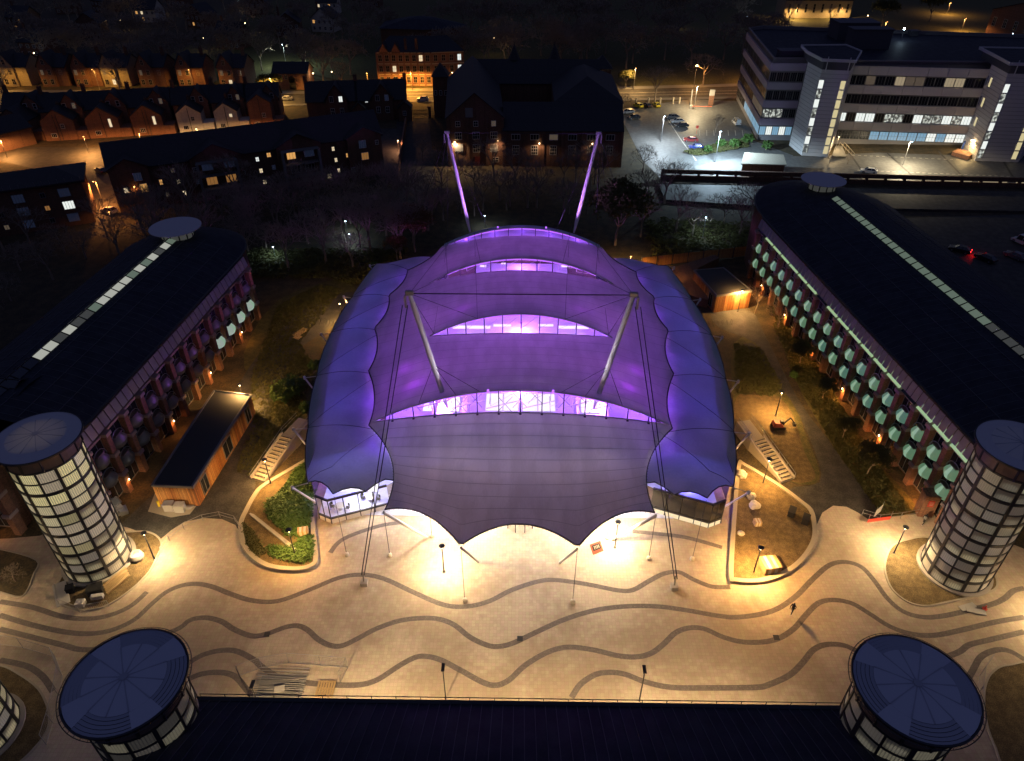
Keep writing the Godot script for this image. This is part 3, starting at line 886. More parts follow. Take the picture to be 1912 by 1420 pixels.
func side_roof(t: Node3D, sx: float) -> void:
	var outer := [Vector3(-24.27, 5.2, -126.94), Vector3(-28.61, 5, -126.1), Vector3(-30.77, 5, -112.5), Vector3(-31.82, 5, -100.57), Vector3(-31.25, 5, -88.02), Vector3(-29.47, 5, -75.57), Vector3(-26.85, 5, -64.78)]
	var front := [Vector3(-26.85, 5, -64.78), Vector3(-23.05, 5, -62.66), Vector3(-19.71, 5.2, -63.16), Vector3(-16.29, 5.8, -63.92)]
	var inner := []
	for i in range(EDGE.size() - 2, -1, -1):
		inner.append(Vector3(-EDGE[i].x + 1.6, 6.2, EDGE[i].y))
	inner[0] = Vector3(-15.5, 6.0, -126.5)
	inner[6] = Vector3(front[3].x + 1.5, 5.9, front[3].z + 0.6)
	var rows := []
	var io := outer
	for i in 6:
		for j in (8 if i < 5 else 9):
			var f := j / 8.0
			var a: Vector3 = io[i].lerp(io[i + 1], f)
			var out := Vector3(-1, 0, 0) * 0.4 * 4.0 * f * (1.0 - f)
			a += out + Vector3(0, 0.0, 0)
			var b: Vector3 = inner[i].lerp(inner[i + 1], f)
			var row := []
			for k in 13:
				var u := k / 12.0
				var p := a.lerp(b, u)
				p.y += 0.75 * sin(PI * u) * (0.88 + 0.12 * cos(TAU * f)) + 0.1 * cos(TAU * f) * (1.0 - u)
				if i == 5 and f > 0.4:     # the front hem hangs in scallops between its tie points
					var w := (f - 0.4) / 0.6
					p.z = lerpf(p.z, lerpf(a.z, b.z, u) + hem(u, front), w)
				p.x *= -sx
				row.append(p)
			rows.append(row)
	panel(t, rows, [], M.side_membrane, "side_roof_panel")
	for i in range(1, 6):
		var s := st()
		var q := []
		for k in 13:
			q.append(rows[i * 8][k] + Vector3(0, 0.04, 0))
		line(s, q, 0.035, 4)
		obj("ridge_cable", s, M.cable, t)
		s = st()
		q = []
		for k in 13:
			var r := minf(i * 8 + k * 0.66, rows.size() - 1.01)
			q.append(rows[int(r)][12 - k].lerp(rows[int(r) + 1][12 - k], fposmod(r, 1.0)) + Vector3(0, 0.05, 0))
		line(s, q, 0.025, 4)
		obj("valley_cable", s, M.cable, t)
	var s := st()
	var q := []
	for r in rows:
		q.append(r[0])
	line(s, q, 0.08, 5)
	obj("edge_cable", s, M.cable, t)
	s = st()
	line(s, rows[rows.size() - 1], 0.08, 5)
	obj("edge_cable", s, M.cable, t)
	# main roof side cable
	s = st()
	q = []
	for k in 60:
		var z := lerpf(-74.0, -128.0, k / 59.0)
		q.append(Vector3(sx * edge_x(z), 6.95, z))
	line(s, q, 0.1, 5)
	obj("edge_cable", s, M.cable, t)
	# low glass wall below, and the struts that hold the outer edge
	s = st()
	var wall := []
	for p in [Vector3(-17.4, 0, -130.0), outer[1] + Vector3(0.6, 0, -0.6), outer[2], outer[3], outer[4], outer[5]]:
		wall.append(Vector3(sx * (-p.x - 2.2), 0.1, p.z))
	var cw := Vector3(-27.4, 0.1, -67.39)
	wall.append(Vector3(-sx * cw.x, 0.1, cw.z))
	for i in wall.size() - 1:
		var a: Vector3 = wall[i]
		var b: Vector3 = wall[i + 1]
		quad(s, a, a + Vector3(0, 5.2, 0), b + Vector3(0, 5.2, 0), b)
	obj("side_wall", s, M.dark_glass, t)
	var tips := [Vector3(-29.94, 4.6, -126.18), Vector3(-32.62, 4.4, -113.95), Vector3(-33.73, 4.4, -100.99), Vector3(-33.35, 4.4, -88.4), Vector3(-31.8, 4.4, -76.03), Vector3(-28.95, 4.2, -64.7)]
	for i in 6:
		var tip: Vector3 = tips[i]
		var edge: Vector3 = outer[i + 1]
		var foot := Vector3(edge.x + 1.4, 1.2, edge.z + 2.4)
		if i == 5:
			foot = Vector3(-26.21, 2, -64.36)
		s = st()
		tube(s, Vector3(-sx * tip.x, tip.y, tip.z), Vector3(-sx * foot.x, foot.y, foot.z), 0.13, 0.13, 8)
		tube(s, Vector3(-sx * tip.x, tip.y, tip.z), Vector3(-sx * edge.x, edge.y, edge.z), 0.07, 0.07, 6)
		tube(s, Vector3(-sx * tip.x, tip.y - 0.25, tip.z), Vector3(-sx * tip.x, tip.y + 0.25, tip.z), 0.2, 0.2, 8)
		obj("edge_strut", s, M.white_steel, t)
	# purple lights in the gap between main and side roof
	for z in [-71.0, -80.0, -92.0, -105.0, -118.0]:
		s = st()
		box(s, Vector3(sx * (edge_x(z) - 0.4), 5.2, z), Vector3(0.3, 0.2, 0.5))
		obj("gap_light", s, M.purple_glow, t)
		omni(t, Vector3(sx * (edge_x(z) - 0.4), 4.7, z) - t.position, Color(0.56, 0.26, 1.0), 30.0 if z > -90 else 18.0, 0.25)
	for z in [-69.0, -80.0, -91.0, -102.0, -113.0]:
		s = st()
		box(s, Vector3(sx * (edge_x(z) + 4.6), 1.3, z), Vector3(0.3, 0.2, 0.5))
		obj("blue_floodlight", s, M.blue_glow, t)
		omni(t, Vector3(sx * (edge_x(z) + 4.6), 1.6, z) - t.position, Color(0.44, 0.42, 1.0), 30.0, 0.25)

func hem(u: float, front: Array) -> float:
	var k := fposmod(u * 3.0, 1.0)
	return 2.6 * sin(PI * minf(u * 1.15, 1.0)) - 1.2 * 4.0 * k * (1.0 - k)

func masts(t: Node3D) -> void:
	var tops := []
	for q in [[1, Vector3(13.55, 26.4, -75.5), Vector3(9.95, 8.6, -76.0)], [-1, Vector3(13.55, 26.4, -75.5), Vector3(9.95, 8.6, -76.0)], [1, Vector3(14.55, 27, -138), Vector3(10.4, 9, -132.6)], [-1, Vector3(14.55, 27, -138), Vector3(10.4, 9, -132.6)]]:
		var f := Vector3(q[0], 1, 1)
		var top: Vector3 = q[1] * f
		var foot: Vector3 = q[2] * f
		tops.append(top)
		var s := st()
		var a := foot.lerp(top, 0.12)
		var b := foot.lerp(top, 0.9)
		tube(s, foot, a, 0.16, 0.36, 14)
		tube(s, a, b, 0.36, 0.34, 14)
		tube(s, b, top, 0.34, 0.22, 14)
		var mast := obj("mast", s, M.white_steel, t)
		s = st()
		box(s, top + Vector3(0, 0.1, 0), Vector3(1.0, 0.5, 0.5))
		boxb(s, top + Vector3(q[0] * 0.5, -0.9, 0.3), Vector3(0.25, 1.6, 0.5), Basis.IDENTITY)
		obj("mast_head", s, M.grey_steel, mast)
		s = st()
		var far: bool = q[1].z < -100
		var ul := Vector3(q[0] * 4.6, 12.7, -126.6) if far else Vector3(q[0] * 4.2, 13.5, -73.3)  # the front pair is added to brighten the near masts
		box(s, ul, Vector3(0.3, 0.25, 0.3))
		obj("mast_uplight", s, M.purple_glow, mast)
		spot(t, ul + Vector3(0, 0.35, 0) - t.position, Color(0.74, 0.5, 1.0) if far else Color(0.96, 0.9, 1.0), 420.0 if far else 60.0, 36.0, 0.1, foot.lerp(top, 0.55) - ul, 0.6)
	var s := st()
	tube(s, tops[0], tops[1], 0.07, 0.07, 5)
	obj("tie_cable", s, M.cable, t)
	s = st()
	tube(s, tops[2], tops[3], 0.05, 0.05, 5)
	obj("tie_cable", s, M.cable, t)
	for sx in [1.0, -1.0]:
		var ft: Vector3 = tops[0 if sx > 0 else 1]
		var rt: Vector3 = tops[2 if sx > 0 else 3]
		var ends := [
			[ft, Vector3(sx * 6.5, chord(1, 6.5, 22, true), LZ[1]), 0.035], [ft, Vector3(sx * 13.3, chord(1, 13.3, 22, true), LZ[1]), 0.03],
			[ft, Vector3(sx * 9.6, chord(2, 9.6, 22, true) + 0.4, LZ[2] + 1), 0.035], [ft, Vector3(sx * 14.5, chord(3, 14.5, 20, true), LZ[3]), 0.03],
			[ft.lerp(Vector3(sx * 9.95, 8.6, -76), 0.6), Vector3(sx * 5.2, chord(0, 5.2, 20, true), LZ[0]), 0.03], [ft.lerp(Vector3(sx * 9.95, 8.6, -76), 0.6), Vector3(sx * 8.4, chord(0, 8.4, 20, true), LZ[0]), 0.03],
			[ft.lerp(Vector3(sx * 9.95, 8.6, -76), 0.6), Vector3(sx * 13.5, chord(0, 13.5, 20, true), LZ[0]), 0.03],
			[Vector3(sx * 6.6, chord(1, 6.6, 22, true), LZ[1]), Vector3(sx * 9.2, chord(3, 9.2, 20, true) + 0.4, LZ[3]), 0.03],
			[Vector3(sx * 13.4, chord(1, 13.4, 22, true), LZ[1]), Vector3(sx * 14.6, chord(3, 14.6, 20, true) + 0.5, LZ[3]), 0.03],
			[rt, Vector3(sx * 6.5, chord(3, 6.5, 20, true), LZ[3]), 0.035], [rt, Vector3(sx * 14.5, chord(3, 14.5, 20, true), LZ[3]), 0.035],
			[rt, Vector3(sx * 21.0, 0.3, -163), 0.05], [rt, Vector3(sx * 25.0, 0.3, -160), 0.05], [Vector3(sx * 9.6, 12.6, LZ[3]), Vector3(sx * 7.0, chord(2, 7, 22, true), LZ[2]), 0.035],
			[Vector3(sx * 15.0, 9.2, LZ[3]), Vector3(sx * 12.8, chord(2, 12.8, 22, true), LZ[2]), 0.035]]
		for c in ends:
			s = st()
			tube(s, c[0], c[1], c[2], c[2], 4, false)
			obj("stay_cable", s, M.cable, t)
		# paired front stays down to a block in the square
		var an := Vector3(-18.11, 0.4, -53.14)
		an.x *= -sx
		for o in [-0.32, 0.32]:
			s = st()
			tube(s, ft + Vector3(o + sx * 0.6, -1.4, 0.4), an + Vector3(o * 0.5, 1.2, 0), 0.06, 0.06, 5, false)
			obj("front_stay", s, M.cable, t)
		s = st()
		tube(s, an + Vector3(0, 1.4, -0.3), an, 0.09, 0.12, 8)
		box(s, an + Vector3(0, -0.12, 0), Vector3(0.8, 0.55, 0.8))
		obj("stay_anchor", s, M.concrete, t)
		# raking props and thin ties at the canopy hem
		for c in [[Vector3(-16.24, 5.8, -59.1), Vector3(-11.59, 0.1, -60.32), 0.2], [Vector3(-6.62, 5.3, -54.24), Vector3(-4.94, 0.1, -56.6), 0.16]]:
			s = st()
			tube(s, Vector3(-sx * c[0].x, c[0].y, c[0].z), Vector3(-sx * c[1].x, c[1].y, c[1].z), c[2], c[2], 10)
			obj("canopy_prop", s, M.white_steel, t)
		for c in [[Vector3(-16.2, 5.6, -59.12), Vector3(-15.78, 0.15, -57.39)], [Vector3(-23.08, 4.8, -62.67), Vector3(-21.03, 0.15, -57.39)], [Vector3(-6.61, 5.2, -54.09), Vector3(-6.17, 0.15, -50.96)], [Vector3(-10.55, 5.6, -58.51), Vector3(-11.01, 0.15, -60.55)]]:
			var a: Vector3 = c[0] * Vector3(-sx, 1, 1)
			var b: Vector3 = c[1] * Vector3(-sx, 1, 1)
			s = st()
			tube(s, a, b, 0.035, 0.035, 5)
			obj("canopy_tie", s, M.cable, t)
			s = st()
			lathe(s, Vector3(b.x, 0.03, b.z), [Vector2(0.3, 0), Vector2(0.28, 0.3), Vector2(0.12, 0.42), Vector2(0, 0.42)], 12)
			obj("tie_block", s, M.block, t)
		# glazed cafe corner
		var c0 := Vector3(-25.74, 4.2, -63.32) * Vector3(-sx, 1, 1)
		var c1 := Vector3(-24, 4.2, -62.51) * Vector3(-sx, 1, 1)
		var c2 := Vector3(-17.01, 4.2, -65.27) * Vector3(-sx, 1, 1)
		var lit: bool = sx < 0
		s = st()
		quad(s, Vector3(c2.x, 0.05, c2.z), c2, Vector3(sx * 16.0, 4.2, -66.0), Vector3(sx * 16.0, 0.05, -66.0))
		quad(s, Vector3(c2.x, 0.05, c2.z - 5.5), Vector3(c2.x, 4.6, c2.z - 5.5), Vector3(c0.x, 4.6, c0.z - 5.5), Vector3(c0.x, 0.05, c0.z - 5.5))
		obj("cafe_back_wall", s, M.lilac_floor if lit else M.bronze_panel, t)
		for w in [[c0, c1, 2], [c1, c2, 4]]:
			for k in w[2]:
				var a: Vector3 = w[0].lerp(w[1], float(k) / w[2])
				var b: Vector3 = w[0].lerp(w[1], float(k + 1) / w[2])
				s = st()
				quad(s, Vector3(a.x, 1.0, a.z), a, b, Vector3(b.x, 1.0, b.z))
				obj("cafe_pane", s, M.clear_glass if lit else M.dark_glass, t)
				s = st()
				beam(s, Vector3(a.x, 0.1, a.z), a, 0.1, 0.12)
				obj("cafe_mullion", s, M.dark_steel, t)
			s = st()
			beam(s, w[0], w[1], 0.22, 0.26)
			beam(s, Vector3(w[0].x, 1.0, w[0].z), Vector3(w[1].x, 1.0, w[1].z), 0.2, 0.24)
			obj("cafe_rail", s, M.dark_steel, t)
			s = st()
			quad(s, Vector3(w[0].x, 0.05, w[0].z), Vector3(w[0].x, 0.98, w[0].z), Vector3(w[1].x, 0.98, w[1].z), Vector3(w[1].x, 0.05, w[1].z))
			obj("cafe_plinth", s, M.pale_fabric if lit else M.win_cream, t)  # glow painted on the dark corner's plinth as a warm strip
		s = st()
		sheet(s, [Vector2(c0.x, c0.z), Vector2(c1.x, c1.z), Vector2(c2.x, c2.z), Vector2(c2.x, c2.z - 6), Vector2(c0.x, c0.z - 6)], 1.05)
		obj("cafe_floor", s, M.lilac_floor, t)
		if lit:
			omni(t, Vector3((c1.x + c2.x) * 0.5, 4.0, c1.z - 2.4) - t.position, Color(1.0, 0.98, 0.9), 26.0, 0.6)
			s = st()
			box(s, Vector3((c1.x + c2.x) * 0.5, 4.3, c1.z - 2.4), Vector3(5, 0.1, 1.6))
			obj("glow_panel", s, M.white_glow, t)

# ---------------------------------------------------------------- stair towers
func tower(label: String, c: Vector3, bright: bool, kind: int) -> void:
	var t := thing("stair_tower", label, "stair tower", c, "round glass stair towers")
	var r := 3.6
	var h := 17.6
	var np := 12
	var rows := 11
	var ph := (h - 0.3) / rows
	var pane: Mesh = unit("tower_pane", func(s: SurfaceTool):
		s.set_smooth_group(1)
		for i in 4:
			var a := PI / 2 + (i / 4.0 - 0.5) * TAU / np * 0.97
			var b := PI / 2 + ((i + 1) / 4.0 - 0.5) * TAU / np * 0.97
			var q := [[a, 0.0, i / 4.0, 0.0], [a, ph - 0.1, i / 4.0, 1.0], [b, ph - 0.1, (i + 1) / 4.0, 1.0], [b, 0.0, (i + 1) / 4.0, 0.0]]
			for k in [0, 1, 2, 0, 2, 3]:
				s.set_uv(Vector2(q[k][2], q[k][3]))
				s.add_vertex(Vector3(cos(q[k][0]) * r, q[k][1], sin(q[k][0]) * r)))
	for row in rows:
		for k in np:
			var m := 0
			if bright:
				m = clampi(int((rows - 1 - row) * 0.45) + (1 if rng.randf() < 0.25 else 0) + (2 if rng.randf() < 0.1 else 0), 0, 7)
			else:
				m = rng.randi_range(5, 8)
				if rng.randf() < 0.3:
					m = 9 if rng.randf() < 0.3 else 4
			if kind == 1:
				m = 10 if rng.randf() < 0.55 else rng.randi_range(6, 8)
			put("glass_panel", pane, M["block_glass_%d" % m], t, Transform3D(Basis(Vector3.UP, TAU * k / np), c + Vector3(0, 0.35 + row * ph, 0)))
	var s := st()
	for k in np:
		var a := TAU * (k + 0.5) / np + PI / 2
		var d := Vector3(cos(a), 0, sin(a))
		var w := 0.34 if k % 2 == 0 else 0.2
		boxb(s, c + d * (r + 0.02) + Vector3(0, h * 0.5, 0), Vector3(0.2, h, w), Basis(Vector3.UP, -a))
	obj("mullions", s, M.dark_steel, t)
	for row in rows + 1:
		s = st()
		var th := 0.2 if row % 2 == 1 else 0.09
		lathe(s, c + Vector3(0, 0.3 + row * ph, 0), [Vector2(r - 0.05, -th), Vector2(r + 0.08, -th), Vector2(r + 0.08, th), Vector2(r - 0.05, th)], 36)
		obj("ring_beam", s, M.dark_steel, t)
	s = st()
	lathe(s, c, [Vector2(r + 0.5, 0.03), Vector2(r + 0.5, 0.3), Vector2(r - 0.1, 0.3)], 36)
	obj("plinth", s, M.concrete, t)
	for k in np:
		s = st()
		var a := TAU * (k + 0.06) / np
		var b := TAU * (k + 0.94) / np
		for i in 3:
			var a0 := lerpf(a, b, i / 3.0)
			var a1 := lerpf(a, b, (i + 1) / 3.0)
			quad(s, c + Vector3(cos(a0) * 3.7, h + 0.1, sin(a0) * 3.7), c + Vector3(cos(a0) * 3.7, h + 1.7, sin(a0) * 3.7), c + Vector3(cos(a1) * 3.7, h + 1.7, sin(a1) * 3.7), c + Vector3(cos(a1) * 3.7, h + 0.1, sin(a1) * 3.7))
		obj("crown_panel", s, M.bronze_panel, t)
	s = st()
	lathe(s, c, [Vector2(3.75, h), Vector2(3.75, h + 0.12), Vector2(3.5, h + 0.12)], 36)
	lathe(s, c, [Vector2(3.62, h), Vector2(3.62, h + 1.8)], 36)
	for k in np:
		var a := TAU * k / np
		var d := Vector3(cos(a), 0, sin(a))
		beam(s, c + d * 3.78 + Vector3(0, h, 0), c + d * 3.78 + Vector3(0, h + 1.9, 0), 0.14, 0.14)
	obj("crown_frame", s, M.dark_steel, t)
	disc_roof(t, c, h + 1.9, 4.4, 0.5, kind)
	if bright:
		s = st()
		box(s, c + Vector3(0, h + 0.3, 0), Vector3(0.5, 0.12, 0.5))
		obj("crown_light", s, M.lamp_glow, t)
		omni(t, Vector3(0, h + 0.7, 0), Color(1, 0.93, 0.85), 2.6, 0.2)

func disc_roof(t: Node3D, c: Vector3, y: float, r: float, rise: float, kind: int) -> void:
	var n := 48
	var s := st()
	lathe(s, c, [Vector2(0, y + rise), Vector2(r * 0.34, y + rise * 0.82), Vector2(r * 0.66, y + rise * 0.5)], n)
	var inner := obj("roof_canopy", s, M.pale_fabric if kind == 0 else M.blue_fabric, t)
	if kind == 1:
		for k in 12:
			s = st()
			var slats := 1 if k % 3 == 1 else 5
			for q in slats:
				var f0 := q / float(slats)
				var f1 := (q + 0.92) / slats
				for i in 4:
					var a0 := TAU * (k + i / 4.0) / 12
					var a1 := TAU * (k + (i + 1) / 4.0) / 12
					var r0 := r * lerpf(0.66, 0.985, f0)
					var r1 := r * lerpf(0.66, 0.985, f1)
					var y0 := y + rise * lerpf(0.5, 0.06, f0) - 0.006 * slats
					var y1 := y + rise * lerpf(0.5, 0.06, f1)
					quad(s, c + Vector3(cos(a0) * r0, y0, sin(a0) * r0), c + Vector3(cos(a1) * r0, y0, sin(a1) * r0), c + Vector3(cos(a1) * r1, y1, sin(a1) * r1), c + Vector3(cos(a0) * r1, y1, sin(a0) * r1))
			obj("louvre_segment", s, M.blue_fabric if slats == 1 else M.blue_louvre, t)
	else:
		s = st()
		lathe(s, c, [Vector2(r * 0.66, y + rise * 0.5), Vector2(r * 0.985, y + rise * 0.06)], n)
		obj("roof_rim", s, M.grey_fabric, t)
	s = st()
	for k in 12:
		var a := TAU * k / 12
		var d := Vector3(cos(a), 0, sin(a))
		beam(s, c + Vector3(0, y + rise + 0.02, 0), c + d * r * 0.66 + Vector3(0, y + rise * 0.5 + 0.03, 0), 0.07, 0.05)
	lathe(s, c + Vector3(0, y + rise, 0), [Vector2(0.3, -0.05), Vector2(0.3, 0.08), Vector2(0, 0.1)], 12)
	obj("roof_ribs", s, M.blue_louvre, inner)
	s = st()
	lathe(s, c, [Vector2(r * 0.985, y - 0.12), Vector2(r, y - 0.12), Vector2(r, y + 0.06), Vector2(r * 0.97, y + 0.08)], n)
	obj("roof_edge", s, M.dark_steel, t)
	if kind == 1:
		s = st()
		for k in n:
			var a := TAU * k / n
			var d := Vector3(cos(a), 0, sin(a))
			tube(s, c + d * r + Vector3(0, y, 0), c + d * (r + 0.18) + Vector3(0, y - 0.05, 0), 0.025, 0.025, 4)
		lathe(s, c, [Vector2(r + 0.17, y - 0.09), Vector2(r + 0.21, y - 0.05), Vector2(r + 0.17, y - 0.01), Vector2(r + 0.14, y - 0.05), Vector2(r + 0.17, y - 0.09)], n)
		obj("edge_rail", s, M.dark_steel, t)
	s = st()
	lathe(s, c, [Vector2(r * 0.98, y - 0.12), Vector2(3.0, y - 0.2)] if kind == 0 else [Vector2(r * 0.98, y - 0.12), Vector2(3.0, y - 0.2), Vector2(0, y - 0.2)], n)
	obj("roof_soffit", s, M.pale_fabric if kind == 0 else M.dark_steel, t)

func towers() -> void:
	tower("bright cream lit round glass stair tower with a pale centred canopy", Vector3(-50.92, 0, -56.24) , true, 0)
	tower("dim grey lit round glass stair tower on a brown earth bed", Vector3(52.11, 0, -56.4), false, 0)
	var bl := Vector3(-28.93, 20, -28.97)
	var br := Vector3(29.08, 20, -29.33)
	tower("dark blue disc roofed stair tower joined to the near roof, by the scaffold pile", Vector3(bl.x, 0, bl.z), false, 1)
	tower("dark blue disc roofed stair tower joined to the near roof, below the dim tower", Vector3(br.x, 0, br.z), false, 1)
	tower("stair tower cut off by the frame beside the near dark earth bed", Vector3(-52.37, 0, -34.95), true, 0)

# ---------------------------------------------------------------- office wings
func wing(label: String, a: Vector2, b: Vector2, inw: Vector2, depth: float, bays: int, lit: bool, round_end := true, rows_built := true, stretch := 1.0) -> void:
	var d := (b - a).normalized()
	var nrm := inw.normalized()
	var base := (a + b) * 0.5 + nrm * depth * 0.5
	var t := thing("office_wing", label, "office building", v3(base))
	var H := 13.0
	var rise := 3.4
	var rad := depth * 0.5 + 0.25
	var L := (b - a).length() - (depth * 0.5 * stretch - 2.0 if round_end else 0.0)
	var mid := nrm * depth * 0.5
	# roof: arched section swept along, closed by a half dome at the far end
	var ns := 14
	var rows := []
	var na := 16
	for i in 3:
		rows.append([])
	rows = []
	var secs := []
	secs.append([a + mid - d * 1.0, nrm])
	secs.append([a + mid + d * L * 0.5, nrm])
	secs.append([a + mid + d * L, nrm])
	var s := st()
	var pr := func(u: float) -> float:
		return H + rise * pow(1.0 - pow(absf(u), 1.7), 0.9)
	for i in 2:
		var row0 := []
		var row1 := []
		for k in ns + 1:
			var u := lerpf(-1, 1, float(k) / ns)
			row0.append(v3(secs[i][0] + nrm * rad * u, pr.call(u)))
			row1.append(v3(secs[i + 1][0] + nrm * rad * u, pr.call(u)))
		grid(s, [row1, row0])
	if round_end:
		var cc: Vector2 = a + mid + d * L
		var r2 := []
		for q in na + 1:
			var ang := PI * q / na
			var dir := -nrm * cos(ang) + d * sin(ang) * stretch
			var row := []
			for k in 9:
				var u := k / 8.0
				row.append(v3(cc + dir * rad * u, pr.call(u)))
			r2.append(row)
		grid(s, r2)
	obj("roof", s, M.metal_roof, t)
	# standing seams, the gutter and the raised skylight along the ridge
	s = st()
	var nseam := int(L / 1.3)
	for k in nseam:
		var p := a + mid + d * (L * k / nseam)
		for sd in [-1.0, 1.0]:
			for q in 4:
				var u0: float = sd * (0.14 + 0.215 * q)
				var u1: float = sd * (0.14 + 0.215 * (q + 1))
				beam(s, v3(p + nrm * rad * u0, pr.call(u0) + 0.02), v3(p + nrm * rad * u1, pr.call(u1) + 0.02), 0.05, 0.05)
	for u in [-0.72, -0.45, -0.2, 0.2, 0.5, 0.75]:
		beam(s, v3(a + mid + nrm * rad * u, pr.call(u) + 0.03), v3(a + mid + d * L + nrm * rad * u, pr.call(u) + 0.03), 0.07, 0.06)
	var se := obj("roof_seams", s, M.roof_rib, t)
	se.set_meta("kind", "stuff")
	s = st()
	beam(s, v3(a - nrm * 0.35, H - 0.05), v3(a + d * L - nrm * 0.35, H - 0.05), 0.4, 0.22)
	if round_end:
		for q in na:
			var a0 := PI * q / na
			var a1 := PI * (q + 1) / na
			var cc: Vector2 = a + mid + d * L
			beam(s, v3(cc + (-nrm * cos(a0) + d * sin(a0) * stretch) * rad, H - 0.05), v3(cc + (-nrm * cos(a1) + d * sin(a1) * stretch) * rad, H - 0.05), 0.3, 0.22)
	obj("gutter", s, M.dark_steel, t)
	var npn := int((L + (stretch - 1.0) * 13.0) / 2.0)
	for k in npn:
		var p0 := a + mid + d * (L * k / npn)
		var p1 := a + mid + d * (L * (k + 0.93) / npn)
		for sd in [-1.0, 1.0]:
			s = st()
			var w: Vector2 = nrm * sd * 1.0
			quad(s, v3(p0 + w, H + rise + 0.02), v3(p0, H + rise + 0.55), v3(p1, H + rise + 0.55), v3(p1 + w, H + rise + 0.02))
			var gm: Material = M.dark_glass
			var f := float(k) / npn
			if sd < 0:
				if lit:
					gm = M.sky_green if f > 0.3 else M.sky_dim
				elif f > 0.2:
					gm = [M.sky_white, M.sky_dim, M.sky_green, M.sky_white][rng.randi_range(0, 3)]
			elif f > 0.35:
				gm = M.sky_dim
			obj("skylight_pane", s, gm, t)
	s = st()
	beam(s, v3(a + mid, H + rise + 0.6), v3(a + mid + d * L, H + rise + 0.6), 0.12, 0.14)
	for k in npn + 1:
		var p := a + mid + d * (L * (k - 0.03) / npn)
		for sd in [-1.0, 1.0]:
			beam(s, v3(p + nrm * sd * 1.2, H + rise + 0.04), v3(p, H + rise + 0.58), 0.1, 0.1)
	obj("skylight_bars", s, M.dark_steel, t)
	if round_end:
		var tc := v3(a + mid + d * (L + (stretch - 1.0) * 16.0))
		s = st()
		lathe(s, tc, [Vector2(2.6, H + rise - 0.3), Vector2(2.6, H + rise + 1.5)], 24)
		obj("turret_glass", s, M.sky_dim, t)
		s = st()
		for k in 12:
			var an := TAU * k / 12
			beam(s, tc + Vector3(cos(an) * 2.65, H + rise - 0.3, sin(an) * 2.65), tc + Vector3(cos(an) * 2.65, H + rise + 1.6, sin(an) * 2.65), 0.16, 0.16)
		obj("turret_frame", s, M.dark_steel, t)
		s = st()
		lathe(s, tc, [Vector2(0, H + rise + 2.0), Vector2(2.2, H + rise + 1.85), Vector2(4.3, H + rise + 1.5), Vector2(4.3, H + rise + 1.38), Vector2(2.5, H + rise + 1.5)], 40)
		obj("turret_roof", s, M.grey_fabric, t)
	# walls behind everything
	s = st()
	var fp := [a, a + d * L]
	if round_end:
		var cc: Vector2 = a + mid + d * L
		for q in range(1, na):
			var ang := PI * q / na
			fp.append(cc + (-nrm * cos(ang) + d * sin(ang) * stretch) * depth * 0.5)
	fp.append(a + d * L + nrm * depth)
	fp.append(a + nrm * depth)
	skirt(s, fp, 0, H - 0.1)
	obj("wall", s, M.dark_brick, t)
	if not rows_built:
		return
	# the bays: brick piers with concrete pads, glass between, glass hoods in front, glow painted in where lit
	var out := -nrm
	var ang := atan2(out.x, out.y)
	var B := Basis(Vector3.UP, ang)
	var bw := L / bays
	var pier: Mesh = unit("pier", func(s2): box(s2, Vector3(0, 5.1, 0), Vector3(0.85, 10.2, 1.2)))
	var pad: Mesh = unit("pad", func(s2): box(s2, Vector3.ZERO, Vector3(1.1, 0.5, 1.5)))
	var hood: Mesh = unit("hood%.1f" % bw, func(s2): hood_shape(s2, bw * 0.33))
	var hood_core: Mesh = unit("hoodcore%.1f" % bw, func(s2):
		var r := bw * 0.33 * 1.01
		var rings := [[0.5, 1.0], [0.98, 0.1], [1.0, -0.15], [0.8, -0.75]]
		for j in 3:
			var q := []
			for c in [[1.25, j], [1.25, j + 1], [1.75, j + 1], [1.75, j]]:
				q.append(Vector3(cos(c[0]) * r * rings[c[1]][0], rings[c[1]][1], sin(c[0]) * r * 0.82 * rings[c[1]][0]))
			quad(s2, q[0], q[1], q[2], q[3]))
	var hood_cap: Mesh = unit("hoodcap%.1f" % bw, func(s2): box(s2, Vector3(0, 1.05, bw * 0.06), Vector3(bw * 0.36, 0.14, bw * 0.16)))
	var rim: Mesh = unit("rim%.1f" % bw, func(s2):
		var pts := []
		for k in 11:
			var an := PI * k / 10
			pts.append(Vector3(cos(an) * bw * 0.34, sin(an) * bw * 0.34, 0.0))
		line(s2, pts, 0.06, 5))
	var panel_m: Mesh = unit("clere%.1f" % bw, func(s2): box(s2, Vector3.ZERO, Vector3(bw / 3.0 - 0.2, 1.75, 0.12)))
	var slab: Mesh = unit("slab%.1f" % bw, func(s2): box(s2, Vector3.ZERO, Vector3(bw - 0.75, 0.35, 0.5)))
	var strip: Mesh = unit("strip%.1f" % bw, func(s2): box(s2, Vector3.ZERO, Vector3(bw * 0.86, 1.0, 0.1)))
	for k in bays + 1:
		var p := a + d * (bw * k)
		put("brick_pier", pier, M.brick, t, Transform3D(B, v3(p + out * 0.4)))
		for y in [3.4, 6.7, 10.1]:
			put("concrete_pad", pad, M.pink_concrete, t, Transform3D(B, v3(p + out * 0.5, y)))
		if k == bays:
			break
		var c := a + d * (bw * (k + 0.5))
		for y in [1.7, 5.0, 8.3]:
			window(t, v3(c + out * 0.06, y), v3(out), bw - 0.8, 2.7, M.grey_frame, M.dark_glass, 3, 1, 0.07)
		for y in [3.4, 6.7, 10.0]:
			put("floor_slab", slab, M.pink_concrete, t, Transform3D(B, v3(c + out * 0.2, y)))
